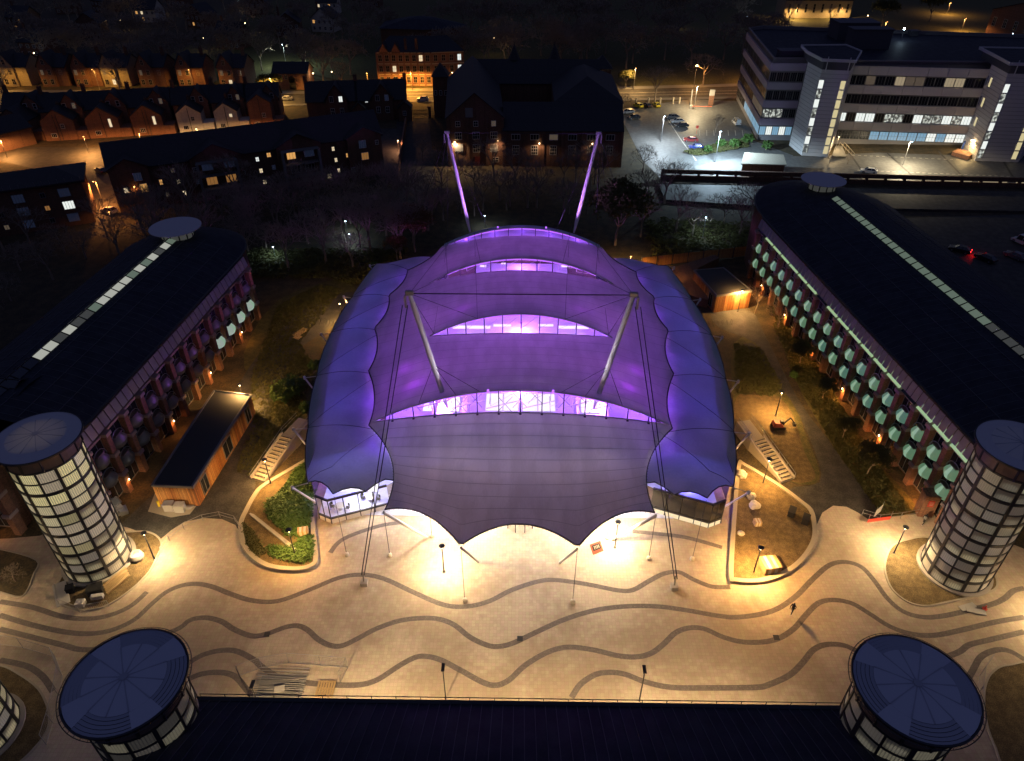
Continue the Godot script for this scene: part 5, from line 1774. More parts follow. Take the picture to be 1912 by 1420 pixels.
func flats() -> void:
	var a := v2(Vector3(-97.15, 10.8, -162.15))
	var b := v2(Vector3(-37.94, 10.8, -191.32))
	var d := (b - a).normalized()
	var n := Vector2(d.y, -d.x)
	var L := (b - a).length()
	var t := thing("brick_flats", "long dark brick apartment block with gabled bays and scattered lit windows", "apartment block", v3((a + b) * 0.5))
	gable(t, a + n * 1.5, b + n * 1.5, 11.0, 10.6, 4.6, M.dark_brick, M.slate, true, 0.0, 0.7)
	for q in [[0.06, 0.13], [0.36, 0.18], [0.67, 0.17], [0.93, 0.14]]:
		var c := a.lerp(b, q[0])
		var w: float = q[1] * L * 0.5
		gable(t, c - d * w, c + d * w, 9.0, 10.8, w * 0.5, M.dark_brick, M.slate, false, 0.0, 0.6)
	for q in [0.36, 0.67]:
		var c := a.lerp(b, q) - n * 0.9
		for y in [0.0, 3.3, 6.6]:
			var s := st()
			box(s, v3(c, y + 3.2), Vector3(9.4, 0.25, 1.8), -d.angle())
			obj("balcony_slab", s, M.grey_frame, t)
		var s := st()
		for y in [3.3, 6.6]:
			for k in 28:
				var p := c + d * lerpf(-4.6, 4.6, k / 27.0) - n * 0.85
				beam(s, v3(p, y), v3(p, y + 1.0), 0.04, 0.04)
			beam(s, v3(c - d * 4.6 - n * 0.85, y + 1.0), v3(c + d * 4.6 - n * 0.85, y + 1.0), 0.07, 0.07)
		obj("balcony_railing", s, M.dark_steel, t)
		for x in [-4.6, 4.6]:
			s = st()
			box(s, v3(c + d * x - n * 0.3, 4.9), Vector3(0.6, 9.8, 1.3), -d.angle())
			obj("balcony_column", s, M.grey_frame, t)
	var W := [  # share along the wall, height, width, tall, pane
		[0.035, 5.6, 1.0, 1.3, M.win_cream], [0.095, 5.6, 1.7, 2.1, M.win_amber], [0.155, 5.9, 0.8, 1.4, M.win_amber], [0.205, 8.3, 0.9, 1.1, M.win_dim], [0.215, 5.4, 0.9, 1.2, M.win_cream], [0.225, 2.4, 1.0, 1.3, M.win_cream], [0.165, 2.7, 0.9, 1.2, M.win_dim],
		[0.085, 8.4, 1.8, 1.9, M.win_night], [0.325, 8.6, 2.6, 2.0, M.win_night], [0.405, 8.6, 2.6, 2.0, M.win_night], [0.33, 5.0, 2.6, 2.2, M.win_ember], [0.40, 5.0, 2.6, 2.2, M.win_ember],
		[0.51, 8.2, 0.9, 1.2, M.win_white], [0.515, 5.2, 0.9, 1.2, M.win_cream], [0.52, 2.2, 0.9, 1.2, M.win_cream], [0.555, 8.9, 1.1, 1.2, M.win_amber], [0.565, 5.6, 0.9, 1.2, M.win_night],
		[0.635, 8.5, 2.3, 2.1, M.win_amber], [0.705, 8.5, 2.6, 1.9, M.win_night], [0.645, 4.8, 2.4, 2.0, M.pane_black], [0.70, 4.8, 2.4, 2.0, M.pane_black],
		[0.805, 8.2, 0.8, 1.2, M.win_cream], [0.81, 5.2, 0.8, 1.2, M.win_cream], [0.815, 2.3, 0.8, 1.2, M.win_cream], [0.86, 6.0, 1.0, 1.2, M.win_amber], [0.92, 8.8, 1.9, 2.0, M.win_night], [0.925, 5.6, 2.0, 2.0, M.win_ember], [0.775, 1.2, 1.2, 1.3, M.win_cream], [0.98, 8.8, 0.9, 1.2, M.pane_black], [0.87, 2.4, 1.0, 1.2, M.pane_black], [0.28, 8.2, 0.9, 1.1, M.pane_black], [0.28, 5.2, 0.9, 1.1, M.win_night], [0.45, 5.4, 0.9, 1.1, M.pane_black]]
	for w in W:
		var bay := 0.0
		for q in [[0.06, 0.065], [0.36, 0.09], [0.67, 0.085], [0.93, 0.07]]:
			if absf(w[0] - q[0]) < q[1]:
				bay = 1.5
		window(t, v3(a.lerp(b, w[0]) + n * (1.5 - bay) - n * 0.06, w[1]), v3(-n), w[2], w[3], M.white_frame, w[4], 3 if w[2] > 1.6 else 2, 1 if w[2] > 1.6 else 2)
	var p := a.lerp(b, 0.065) - n * 0.5
	var s := st()
	box(s, v3(p, 6.3), Vector3(0.25, 0.25, 0.25))
	obj("wall_lamp", s, M.amber_glow, t)
	spot(t, v3(p - n * 0.2, 6.1) - t.position, AMBER, 7.0, 88.0, 0.15)
	# the lower block at the frame's edge
	var e := v2(Vector3(-101.37, 10, -157.22))
	var dd := Vector2(-0.9, 0.44).normalized()
	var f := e + dd * 46.0
	t = thing("brick_flats", "dark brick apartment block with blue paned windows at the frame's edge", "apartment block", v3((e + f) * 0.5))
	s = st()
	var nn := Vector2(-dd.y, dd.x)
	if nn.y > 0:
		nn = -nn
	var cc := [f, e, e + nn * 12.0, f + nn * 12.0]
	skirt(s, cc, 0, 10.0)
	obj("wall", s, M.dark_brick, t)
	s = st()
	var big := [f - nn * 0.8, e - nn * 0.8 - dd * 0.8, e + nn * 12.8 - dd * 0.8, f + nn * 12.8]
	prism(s, big, 10.0, 10.4)
	hip(t, big, 10.42, 2.0, 6.0, 6.0, M.slate)
	obj("eaves", s, M.slate, t)
	s = st()
	for k in 30:
		var q := e.lerp(f, k / 30.0) - nn * 0.75
		beam(s, v3(q, 10.4), v3(q, 11.4), 0.06, 0.06)
	obj("roof_railing", s, M.grey_steel, t)
	for y in [8.0, 5.0, 2.0]:
		for k in 4:
			var q := e.lerp(f, 0.09 + k * 0.2)
			window(t, v3(q - nn * 0.05, y), v3(-nn), 2.4, 2.0, M.grey_frame, M.win_white if y == 5.0 and k == 0 else M.win_night, 4, 1)
			window(t, v3(e.lerp(f, 0.185 + k * 0.2) - nn * 0.05, y), v3(-nn), 1.1, 1.2, M.grey_frame, M.win_ember if y == 5.0 and k == 0 else (M.win_dim if y == 2.0 and k == 1 else M.pane_black), 2, 1)

func terrace() -> void:
	var fronts := [Vector3(-156.13, 0, -219.18), Vector3(-142.51, 0, -219.39), Vector3(-130.18, 0, -222.28), Vector3(-117.61, 0, -225.23), Vector3(-105.47, 0, -228.23), Vector3(-94.61, 0, -230.69), Vector3(-84.09, 0, -232.59)]
	var skin := ["brick", "brick", "brick", "brick", "render_white", "render_white", "brick"]
	var words := ["brick end house of the terrace with a tall blank gable", "second brick terrace house from the frame edge, double drainpipe on its rear wing", "brick terrace house with a tall lit stair window in its rear wing", "brick terrace house with a wide orange lit rear wing beside the white ones", "terrace house whose rear wing is white render with one dark window", "terrace house with a white rear wing and a bright small window", "brick end house of the terrace with a steep plain gable, beside the lamp lit road"]
	for i in 7:
		var p := v2(fronts[i])
		var q := v2(fronts[mini(i + 1, 6)]) if i < 6 else p * 2.0 - v2(fronts[5])
		var d := (q - p).normalized()
		var n := Vector2(d.y, -d.x)
		var w := (q - p).length()
		var t := thing("terrace_house", words[i], "house", v3(p + n * 8.0), "gabled terrace houses beyond the flats")
		var m0 := p - d * w * 0.5 + n * 7.5
		gable(t, m0, m0 + d * (w - 0.05), 9.0, 7.0, 4.2, M.brick, M.slate, true)
		var gw := w * 0.27
		var gc := p + n * 6.9 + d * (w * 0.22)
		gable(t, gc - d * gw, gc + d * gw, 5.6, 8.0, 3.8, M.brick, M.slate, false)
		win_row(t, gc - d * gw, gc + d * gw, 8.4, 2, 1.1, 1.7, [[1, M.win_dim]] if i % 2 else [], M.white_frame, 0.1, 0.9, 1, 2)
		win_row(t, gc - d * gw, gc + d * gw, 4.6, 1, 1.2, 1.8, [], M.white_frame, 0.2, 0.8, 2, 2)
		var ow := w * (0.36 if i < 4 else 0.33)
		var oh := 5.9 if i != 6 else 8.0
		gable(t, p - d * ow, p + d * ow, 7.4, oh, ow * 0.7, M[skin[i]], M.slate, false, 0.0, 0.25)
		if i in [2, 3]:
			window(t, v3(p + d * ow * 0.5 - n * 0.05, 4.4), v3(-n), 0.9, 2.6, M.white_frame, M.win_cream, 1, 1)
		elif i == 5:
			window(t, v3(p + d * ow * 0.45 - n * 0.05, 4.6), v3(-n), 1.0, 1.1, M.white_frame, M.win_cream, 2, 2)
		else:
			window(t, v3(p + d * ow * 0.3 - n * 0.05, 4.2), v3(-n), 1.1, 1.4, M.white_frame, M.pane_black, 2, 2)
		window(t, v3(p - d * ow * 0.4 - n * 0.05, 1.6), v3(-n), 1.6, 1.3, M.white_frame, M.pane_black, 3, 1)
		var s := st()
		for x in ([-0.12, 0.08] if i in [1, 3] else [0.02]):
			tube(s, v3(p + d * ow * x - n * 0.12, 0), v3(p + d * ow * x - n * 0.12, oh + ow * 0.4), 0.09, 0.09, 6)
		obj("drainpipe", s, M.dark_steel, t)
		chimney(t, m0 + d * 0.6 + n * 4.5, 9.5, 13.2, 1.1)
		if i > 0:
			chimney(t, p + n * 6.0, 7.0, 9.6, 0.8)
		# a low lean-to against the rear wing
		s = st()
		prism(s, [p + d * (ow + 0.1), p + d * (w - ow - 0.4), p + d * (w - ow - 0.4) + n * 5.0, p + d * (ow + 0.1) + n * 5.0], 0, 2.7)
		obj("lean_to", s, M[skin[i]], t)
	# the pair across the gap, with the white lit window
	var a := v2(Vector3(-70.9, 6.5, -240))
	var b := v2(Vector3(-38.86, 6.5, -244.5))
	var d := (b - a).normalized()
	var n := Vector2(d.y, -d.x)
	for i in 2:
		var t := thing("terrace_house", ["dark house with one blue white window, left of the iron gate", "dark house with a white edged gable beside the iron gate"][i], "house", v3(a.lerp(b, 0.25 + 0.5 * i)), "gabled terrace houses beyond the flats")
		var h0 := a.lerp(b, 0.5 * i)
		var h1 := a.lerp(b, 0.5 * i + 0.499)
		gable(t, h0, h1, 10.0, 6.5, 5.0, M.dark_brick, M.slate, true)
		var gc := a.lerp(b, [0.3, 0.76][i]) - n * 0.8
		gable(t, gc - d * 3.4, gc + d * 3.4, 6.0, 7.4, 4.2, M.dark_brick, M.slate, false, 0.0, 0.5)
		win_row(t, gc - d * 3.4, gc + d * 3.4, 7.2, 2, 1.3, 1.9, [[1, M.win_white if i == 0 else M.win_night]], M.white_frame, 0.06, 0.94, 2, 1)
		win_row(t, gc - d * 3.4, gc + d * 3.4, 3.4, 2, 1.3, 2.0, [], M.white_frame, 0.06, 0.94, 2, 2)
		win_row(t, h0, h1, 6.0, 1, 1.0, 0.7, [[0, M.win_white]], M.white_frame, 0.55 if i == 0 else 0.1, 0.95 if i == 0 else 0.3)
		gable(t, gc + d * 5.0 - n * 2.0, gc + d * 9.4 - n * 2.0, 5.0, 4.2, 2.0, M.dark_brick, M.slate, false)
		window(t, v3(gc + d * 7.0 - n * 2.06, 2.6), v3(-n), 1.1, 1.4, M.white_frame, M.pane_black)
		chimney(t, h0 + n * 5.0, 9.5, 13.0, 1.1)
		chimney(t, h1 + n * 5.0, 9.5, 13.0, 1.1)

func school() -> void:
	var a := v2(Vector3(-55.63, 0, -288.38))
	var b := v2(Vector3(-35.07, 0, -288.69))
	var c := v2(Vector3(-22.79, 0, -291.4))
	var t := thing("brick_institute", "three storey ornate brick building lit orange by the street", "institute building", v3((a + b) * 0.5 + Vector2(4, -6)))
	var s := st()
	skirt(s, [a, b, c, c + Vector2(-6, -14), b + Vector2(0, -14), a + Vector2(0, -14)], 0, 12.2)
	obj("wall", s, M.brick, t)
	hip(t, [a + Vector2(-0.5, 0.5), b + Vector2(0, 0.5), b + Vector2(0, -14), a + Vector2(-0.5, -14)], 12.2, 4.5, 5.0, 0.0, M.slate)
	hip(t, [b + Vector2(0, 0.5), c + Vector2(0.5, 0.5), c + Vector2(-6, -14), b + Vector2(0, -14)], 12.25, 4.4, 0.0, 4.0, M.slate)
	for y in [2.4, 6.3, 10.1]:
		var lit := []
		if y == 10.1:
			lit = [[6, M.win_cream]]
		if y == 6.3:
			lit = [[2, M.win_cream]]
		win_row(t, a, b, y, 8, 1.5, 2.3, lit, M.stone_trim, 0.0, 1.0, 2, 2)
		win_row(t, b, c, y, 4, 1.5, 2.3, [[3, M.win_white]] if y > 3 else [], M.stone_trim, 0.02, 0.98, 2, 2)
	s = st()
	for y in [0.5, 4.3, 8.1, 12.0]:
		beam(s, v3(a + Vector2(0, 0.12), y), v3(b + Vector2(0, 0.12), y), 0.3, 0.3)
		beam(s, v3(b + Vector2(0, 0.12), y), v3(c + Vector2(0, 0.12), y), 0.3, 0.3)
	obj("string_courses", s, M.stone_trim, t)
	for k in 9:
		s = st()
		box(s, v3(a.lerp(b, k / 8.0) + Vector2(0, 0.15), 6.1), Vector3(0.5, 12.2, 0.4))
		obj("pilaster", s, M.brick, t)
	for f in [0.14, 0.36]:
		var p := a.lerp(b, f)
		gable(t, p - Vector2(1.6, -0.3), p + Vector2(1.6, 0.3), 4.0, 12.4, 3.0, M.brick, M.slate, false, 11.8, 0.2)
	for f in [0.54, 0.74]:
		chimney(t, a.lerp(b, f) + Vector2(0, -1.0), 12, 16.5, 0.9)
	# the drum-ended hall with the long dark roof behind it
	var p0 := v2(Vector3(-64.73, 10, -369.19))
	t = thing("curved_roof_hall", "long dark hall with a rounded ribbed roof behind the orange lit institute", "hall", v3(p0 + Vector2(18, 4)))
	s = st()
	var poly := []
	for q in [[0, 0], [20, -4], [33, 2], [38, 10], [34, 17], [20, 21], [0, 18]]:
		poly.append(p0 + Vector2(q[0], q[1]))
	prism(s, poly, 0, 10)
	obj("wall", s, M.dark_brick, t)
	s = st()
	var cc := p0 + Vector2(17, 8)
	var ring := ccw(inset(poly, -0.8))
	for i in ring.size():
		var u := ring[i]
		var w := ring[(i + 1) % ring.size()]
		quad(s, v3(u, 10.05), v3(u.lerp(cc, 0.7), 13), v3(w.lerp(cc, 0.7), 13), v3(w, 10.05))
		tri(s, v3(u.lerp(cc, 0.7), 13), v3(cc, 13.6), v3(w.lerp(cc, 0.7), 13))
	obj("roof", s, M.metal_roof, t)
	s = st()
	for k in 20:
		var x := p0.x + 1.0 + k * 1.8
		beam(s, Vector3(x, 10.2, p0.y + 18.0), Vector3(lerpf(x, cc.x, 0.35), 13.1, cc.y + 3.0), 0.08, 0.1)
	obj("roof_ribs", s, M.roof_rib, t)

func office() -> void:
	var H := 23.4
	var t := thing("glass_office", "large grey clad office block with stair towers and lit ribbon windows", "office block", Vector3(110.28, 0, -223.18))
	var m0 := v2(Vector3(93.89, 0, -219.76))
	var m1 := v2(Vector3(131.8, 0, -215.7))
	var w0 := v2(Vector3(72.72, 0, -223.15))
	var w1 := v2(Vector3(77.87, 0, -271.4))
	var s := st()
	var foot := [m0, m1 + Vector2(60, -2), m1 + Vector2(60, -40), w1 + Vector2(6, -4), w1, w0, v2(Vector3(82.54, 0, -222.76))]
	skirt(s, foot, 0, H)
	obj("wall", s, M.grey_clad, t)
	s = st()
	sheet(s, foot, H - 0.7)
	obj("roof", s, M.metal_roof, t)
	s = st()
	kerb(s, foot, 0.5, H - 0.8, H + 0.35)
	obj("parapet", s, M.grey_clad, t)
	# white bands and ribbon windows of the main front
	var d := (m1 - m0).normalized()
	var out := Vector2(-d.y, d.x)
	if out.y < 0:
		out = -out
	var lits := [[M.win_blue, M.win_blue, M.win_white, M.win_blue], [M.win_white, M.win_mixed, M.win_mixed, M.win_white], [M.pane_black, M.pane_black, M.pane_black, M.pane_black], [M.pane_black, M.win_dim, M.win_ember_pale, M.pane_black]]
	for f in 4:
		var y0: float = 1.8 + f * 5.2
		for k in 14:
			var p0 := m0.lerp(m1, k / 14.0)
			var p1 := m0.lerp(m1, (k + 1) / 14.0)
			var pm: Material = M.pane_black
			if f == 0:
				pm = M.win_blue if k > 3 else M.dark_glass
				if k in [10, 12, 13]:
					pm = M.win_white
			elif f == 1:
				pm = [M.win_white, M.pane_black, M.win_white, M.win_white, M.pane_black, M.win_mixed, M.win_mixed, M.pane_black, M.win_white, M.win_mixed, M.win_mixed, M.win_white, M.win_mixed, M.win_white][k]
			elif f == 3:
				pm = M.win_ember_pale if k in [5, 10, 11] else (M.win_dim if k in [6, 7, 2] else M.pane_black)
			window(t, v3((p0 + p1) * 0.5 + out * 0.06, y0 + 1.1), v3(out), (p1 - p0).length() - 0.1, 2.5, M.grey_frame, pm, 3, 1 if f else 2, 0.08)
		for k in 7:
			var p0 := m0.lerp(m1, (k + 0.01) / 7.0)
			var p1 := m0.lerp(m1, (k + 0.99) / 7.0)
			s = st()
			beam(s, v3(p0 + out * 0.25, y0 + 3.8), v3(p1 + out * 0.25, y0 + 3.8), 0.5, 2.3)
			obj("band_panel", s, M.pale_clad, t)
	# the two stair towers
	for q in [[Vector3(81.11, 0, -218), Vector3(81.86, 0, -208.53), Vector3(89.08, 0, -207.21), Vector3(94.84, 0, -218.73), 25.2], [Vector3(131.8, 0, -215.7), Vector3(130.26, 0, -204.54), Vector3(141.99, 0, -203.33), Vector3(151.41, 0, -214.48), 25.2]]:
		var c := [v2(q[0]), v2(q[1]), v2(q[2]), v2(q[3])]
		var hh: float = q[4] - 1.6
		s = st()
		prism(s, c, 0, hh)
		var body := obj("stair_block", s, M.pale_clad, t)
		s = st()
		for e in 3:
			for k in range(1, 22):
				var y := hh * k / 22.0
				var dd: Vector2 = (c[e + 1] - c[e]).normalized()
				var oo := Vector2(-dd.y, dd.x)
				beam(s, v3(c[e] + oo * 0.02, y), v3(c[e + 1] + oo * 0.02, y), 0.06, 0.06)
		obj("cladding_joints", s, M.grey_clad, body)
		s = st()
		var oc := ccw([c[0], c[1], c[2], c[3], c[3] + Vector2(-1, -8), c[0] + Vector2(1, -8)])
		prism(s, Array(oc), hh, hh + 2.2)
		obj("plant_screen", s, M.plant_dark, t)
		s = st()
		prism(s, inset(Array(oc), -0.9), hh + 2.22, hh + 2.6)
		obj("cap_roof", s, M.metal_roof, t)
		s = st()
		kerb(s, inset(Array(oc), -1.0), 0.35, hh + 2.2, hh + 2.95)
		obj("cap_rim", s, M.pale_clad, t)
		# vertical stair windows on the front face
		var fd: Vector2 = (c[2] - c[1]).normalized()
		var fo := Vector2(-fd.y, fd.x)
		if fo.y < 0:
			fo = -fo
		for u in [0.08, 0.86]:
			for k in 8:
				var pm: Material = M.win_mixed if (k % 2 == 0 and u < 0.5) else (M.win_white if u < 0.5 else M.win_pale_yellow)
				window(t, v3(c[1].lerp(c[2], u) + fo * 0.05, 2.0 + k * 2.55), v3(fo), 1.4, 2.35, M.white_frame, pm, 1, 1, 0.07)
		s = st()
		for u in [0.12, 0.9]:
			beam(s, v3(c[1].lerp(c[2], u) + fo * 0.5, hh - 0.5), v3(c[1].lerp(c[2], u) + fo * 0.5, hh + 3.4), 0.18, 0.18)
		obj("rim_posts", s, M.white_steel, t)
	# yellow windows on the return of the right tower
	var r0 := v2(Vector3(131.8, 0, -215.7))
	var r1 := v2(Vector3(130.26, 0, -204.54))
	var rd := (r1 - r0).normalized()
	var ro := Vector2(-rd.y, rd.x)
	if ro.x > 0:
		ro = -ro
	for y in [8.8, 14.2, 19.6]:
		window(t, v3(r0.lerp(r1, 0.3) + ro * 0.05, y), v3(ro), 1.5, 2.6, M.white_frame, M.win_pale_yellow, 1, 1)
		window(t, v3(r0.lerp(r1, 0.1) + ro * 0.05, y), v3(ro), 1.2, 2.6, M.white_frame, M.win_night, 1, 1)
	# entrance lamp and blue door at its foot
	s = st()
	box(s, v3(r0.lerp(r1, 0.2) + ro * 0.5, 1.4), Vector3(1.4, 2.8, 0.3), 0.9)
	obj("door", s, mat("blue_paint", lin(0.03, 0.08, 0.4), 0.5), t)
	s = st()
	box(s, v3(r0.lerp(r1, 0.62) + ro * 0.5, 4.4), Vector3(0.8, 0.3, 0.8))
	obj("door_lamp", s, M.lamp_glow, t)
	spot(t, v3(r0.lerp(r1, 0.62) + ro * 1.0, 4.1) - t.position, Color(1, 0.84, 0.55), 60.0, 88.0, 0.3)
	# the wing with chamfered corner: dark glass ribbons and mauve bands
	for seg in [[w1, w0, 8], [w0, v2(Vector3(82.54, 0, -222.76)), 5]]:
		var sd: Vector2 = (seg[1] - seg[0]).normalized()
		var so := Vector2(-sd.y, sd.x)
		if so.dot(Vector2(-0.6, 0.8)) < 0:
			so = -so
		for f in 4:
			var y0: float = 1.8 + f * 5.2
			for k in seg[2]:
				var p0: Vector2 = seg[0].lerp(seg[1], float(k) / seg[2])
				var p1: Vector2 = seg[0].lerp(seg[1], float(k + 1) / seg[2])
				var pm: Material = M.pane_black
				if f == 0:
					pm = M.win_blue if k > 2 or seg[2] == 5 else M.pane_black
					if seg[2] == 5 and k % 2 == 1:
						pm = M.win_white
				elif f == 1 and seg[2] == 5 and k < 3:
					pm = M.win_mixed
				elif f == 1 and seg[2] == 8 and k > 4:
					pm = M.win_dim
				window(t, v3((p0 + p1) * 0.5 + so * 0.06, y0 + 1.1), v3(so), (p1 - p0).length() - 0.1, 2.6, M.grey_frame, pm, 3, 1, 0.08)
			s = st()
			beam(s, v3(seg[0] + so * 0.2, y0 + 3.8), v3(seg[1] + so * 0.2, y0 + 3.8), 0.4, 2.0)
			obj("band_panel", s, M.mauve_panel, t)
	# plant on the roof
	for q in [[Vector3(109.04, 23.4, -259.6), Vector3(13, 5.0, 9)], [Vector3(107.77, 23.4, -243.59), Vector3(12, 5.4, 5)], [Vector3(79.38, 23.4, -227.35), Vector3(8, 2.2, 4)], [Vector3(131.21, 23.4, -263.74), Vector3(2.6, 1.4, 2.2)]]:
		s = st()
		box(s, Vector3(q[0].x, H - 0.7 + q[1].y * 0.5, q[0].z), q[1])
		box(s, Vector3(q[0].x, H - 0.6 + q[1].y, q[0].z), Vector3(q[1].x + 0.6, 0.24, q[1].z + 0.6))
		obj("roof_plant", s, M.plant_dark, t)
	var fl := Vector3(123.92, 26, -255.83)
	s = st()
	tube(s, Vector3(fl.x, H - 0.8, fl.z), fl, 0.08, 0.08, 6)
	obj("roof_lamp_post", s, M.grey_steel, t)
	s = st()
	box(s, fl, Vector3(0.5, 0.4, 0.3))
	obj("roof_floodlight", s, M.star_glow, t)
	omni(t, fl + Vector3(0, 0.0, 0.5) - t.position, COLD, 1.5, 0.2)

func villas() -> void:
	# gabled houses across the street, lit yellow by its lamps
	var xs := [-196.0, -181.0, -168.0, -157.0, -143.0, -128.0, -112.0]
	var words := ["pale gabled villa at the frame edge, lit yellow by the street", "brick villa under a bare tree beyond the terrace's end gable", "villa with a round attic window lit by the street lamp", "villa with a steep pale gable and a bright ground floor bay", "villa half hidden by bare trees above the terrace ridge", "villa with one bright amber bay beyond the white rear wings", "dark brick villa with a glowing square window beside the corner"]
	for i in 7:
		var a := Vector2(xs[i] - 5.0, -287.0)
		var b := a + Vector2(10.5, 0.3)
		var t := thing("street_villa", words[i], "house", v3((a + b) * 0.5 + Vector2(0, -5)), "villas along the far side of the street")
		var wm: Material = M.sandstone if i in [0, 3] else M.brick
		gable(t, a, b, 11.0, 7.0, 3.6, wm, M.slate, true)
		gable(t, a + Vector2(0.6, 1.2), a + Vector2(6.2, 1.3), 8.0, 7.6, 4.2, wm, M.slate, false)
		win_row(t, a + Vector2(0.6, 1.2), a + Vector2(6.2, 1.3), 8.8, 1, 1.2, 1.8, [], M.stone_trim)
		win_row(t, a + Vector2(0.6, 1.2), a + Vector2(6.2, 1.3), 5.2, 2, 1.2, 1.9, [[0, M.win_dim]], M.stone_trim)
		win_row(t, a + Vector2(0.6, 1.2), a + Vector2(6.2, 1.3), 1.8, 2, 1.4, 2.0, [[1, M.win_cream]] if i in [3, 6] else [], M.stone_trim)
		win_row(t, a + Vector2(6.4, 0), b, 5.0, 1, 1.3, 1.8, [[0, M.win_cream]] if i == 6 else [], M.stone_trim)
		chimney(t, b + Vector2(-1, -5), 9, 13, 1.2)
	# pink-orange gatehouse at the corner of the side road
	var p := v2(Vector3(-85.43, 0, -274.26))
	var t := thing("corner_house", "orange lit corner house with a dark arched doorway beside the parked silver car", "house", v3(p + Vector2(0, -5)))
	gable(t, p + Vector2(-9, -8), p + Vector2(4, -8), 9.0, 6.0, 3.0, M.brick, M.slate, true)
	var s := st()
	box(s, v3(p + Vector2(-2, -7.9), 2.0), Vector3(2.4, 3.6, 0.2))
	tube(s, v3(p + Vector2(-2, -8.0), 3.8), v3(p + Vector2(-2, -7.8), 3.8), 1.2, 1.2, 16)
	obj("arched_door", s, M.black, t)
	win_row(t, p + Vector2(-9, -8), p + Vector2(4, -8), 4.6, 3, 1.2, 1.6, [], M.stone_trim, 0.0, 0.45)

func far_houses() -> void:
	# dark roofs scattered up the hill with a few lit windows
	var spots := [[Vector3(-261.97, 0, -401.13), 0.2, 4], [Vector3(-265.18, 0, -455.16), -0.3, 0], [Vector3(-206.96, 0, -427.48), 0.1, 2], [Vector3(-173.46, 0, -411.71), 0.4, 3], [Vector3(-113.35, 0, -453.69), 0.0, 3], [Vector3(-103.51, 0, -400.51), 0.2, 1], [Vector3(-248.32, 0, -459.22), 0.5, 0], [Vector3(-154.22, 0, -453.07), -0.2, 0], [Vector3(-217.83, 0, -337.06), 0.1, 1], [Vector3(-216.51, 0, -384.39), -0.1, 0], [Vector3(-137.62, 0, -356.88), 0.25, 0], [Vector3(-117.33, 0, -385.88), -0.15, 0], [Vector3(-213.32, 0, -483.87), 0.1, 0], [Vector3(-314.58, 0, -523.11), 0.2, 2], [Vector3(-262.37, 0, -533.81), -0.2, 1], [Vector3(-94.1, 0, -481.48), 0.1, 0]]
	var words := ["far house with a cream dormer and two lit windows near the corner of the town", "far pale roofed house with no lights, one of the topmost", "far tall house with a bright window under a pale gable", "far house with a pair of amber windows among trees", "far white house with two amber windows at the top", "far house whose steep white gable shows above the trees", "far blue slated house at the top edge", "far low house in the dark beside the bright white lamp", "far house just above the lit villas", "far house hidden in the trees of the hill", "far house between bare trees above the terrace", "far house beyond the white lamp in the trees", "topmost dark house left of the tall lit one", "cut off far house at the top with one window", "cut off far house at the top above the lit gable", "far dark house left of the ribbed roof hall"]
	for i in spots.size():
		var q = spots[i]
		var p := v2(q[0])
		var d := Vector2(cos(q[1]), sin(q[1]))
		var a := p - d * 6.0
		var b := p + d * 6.0
		var t := thing("hillside_house", words[i], "house", v3(p + Vector2(0, -5)), "dark houses up the hill")
		var pale: bool = i in [2, 4, 5]
		gable(t, a, b, 10.0, 6.5, 4.5, M.render_white if pale else M.dark_brick, M.slate, i % 2 == 0)
		var lit := []
		for k in 4:
			if k < q[2] and rng.randf() < 0.7:
				lit.append([k, M.win_amber if rng.randf() < 0.5 else M.win_cream])
		win_row(t, a, b, 4.8, 4, 1.3, 1.6, lit, M.white_frame)
		win_row(t, a, b, 1.8, 4, 1.3, 1.6, [[1, M.win_amber]] if q[2] > 1 else [], M.white_frame)
		chimney(t, a + d * 2.0 + Vector2(d.y, -d.x) * 5.0, 8, 13)

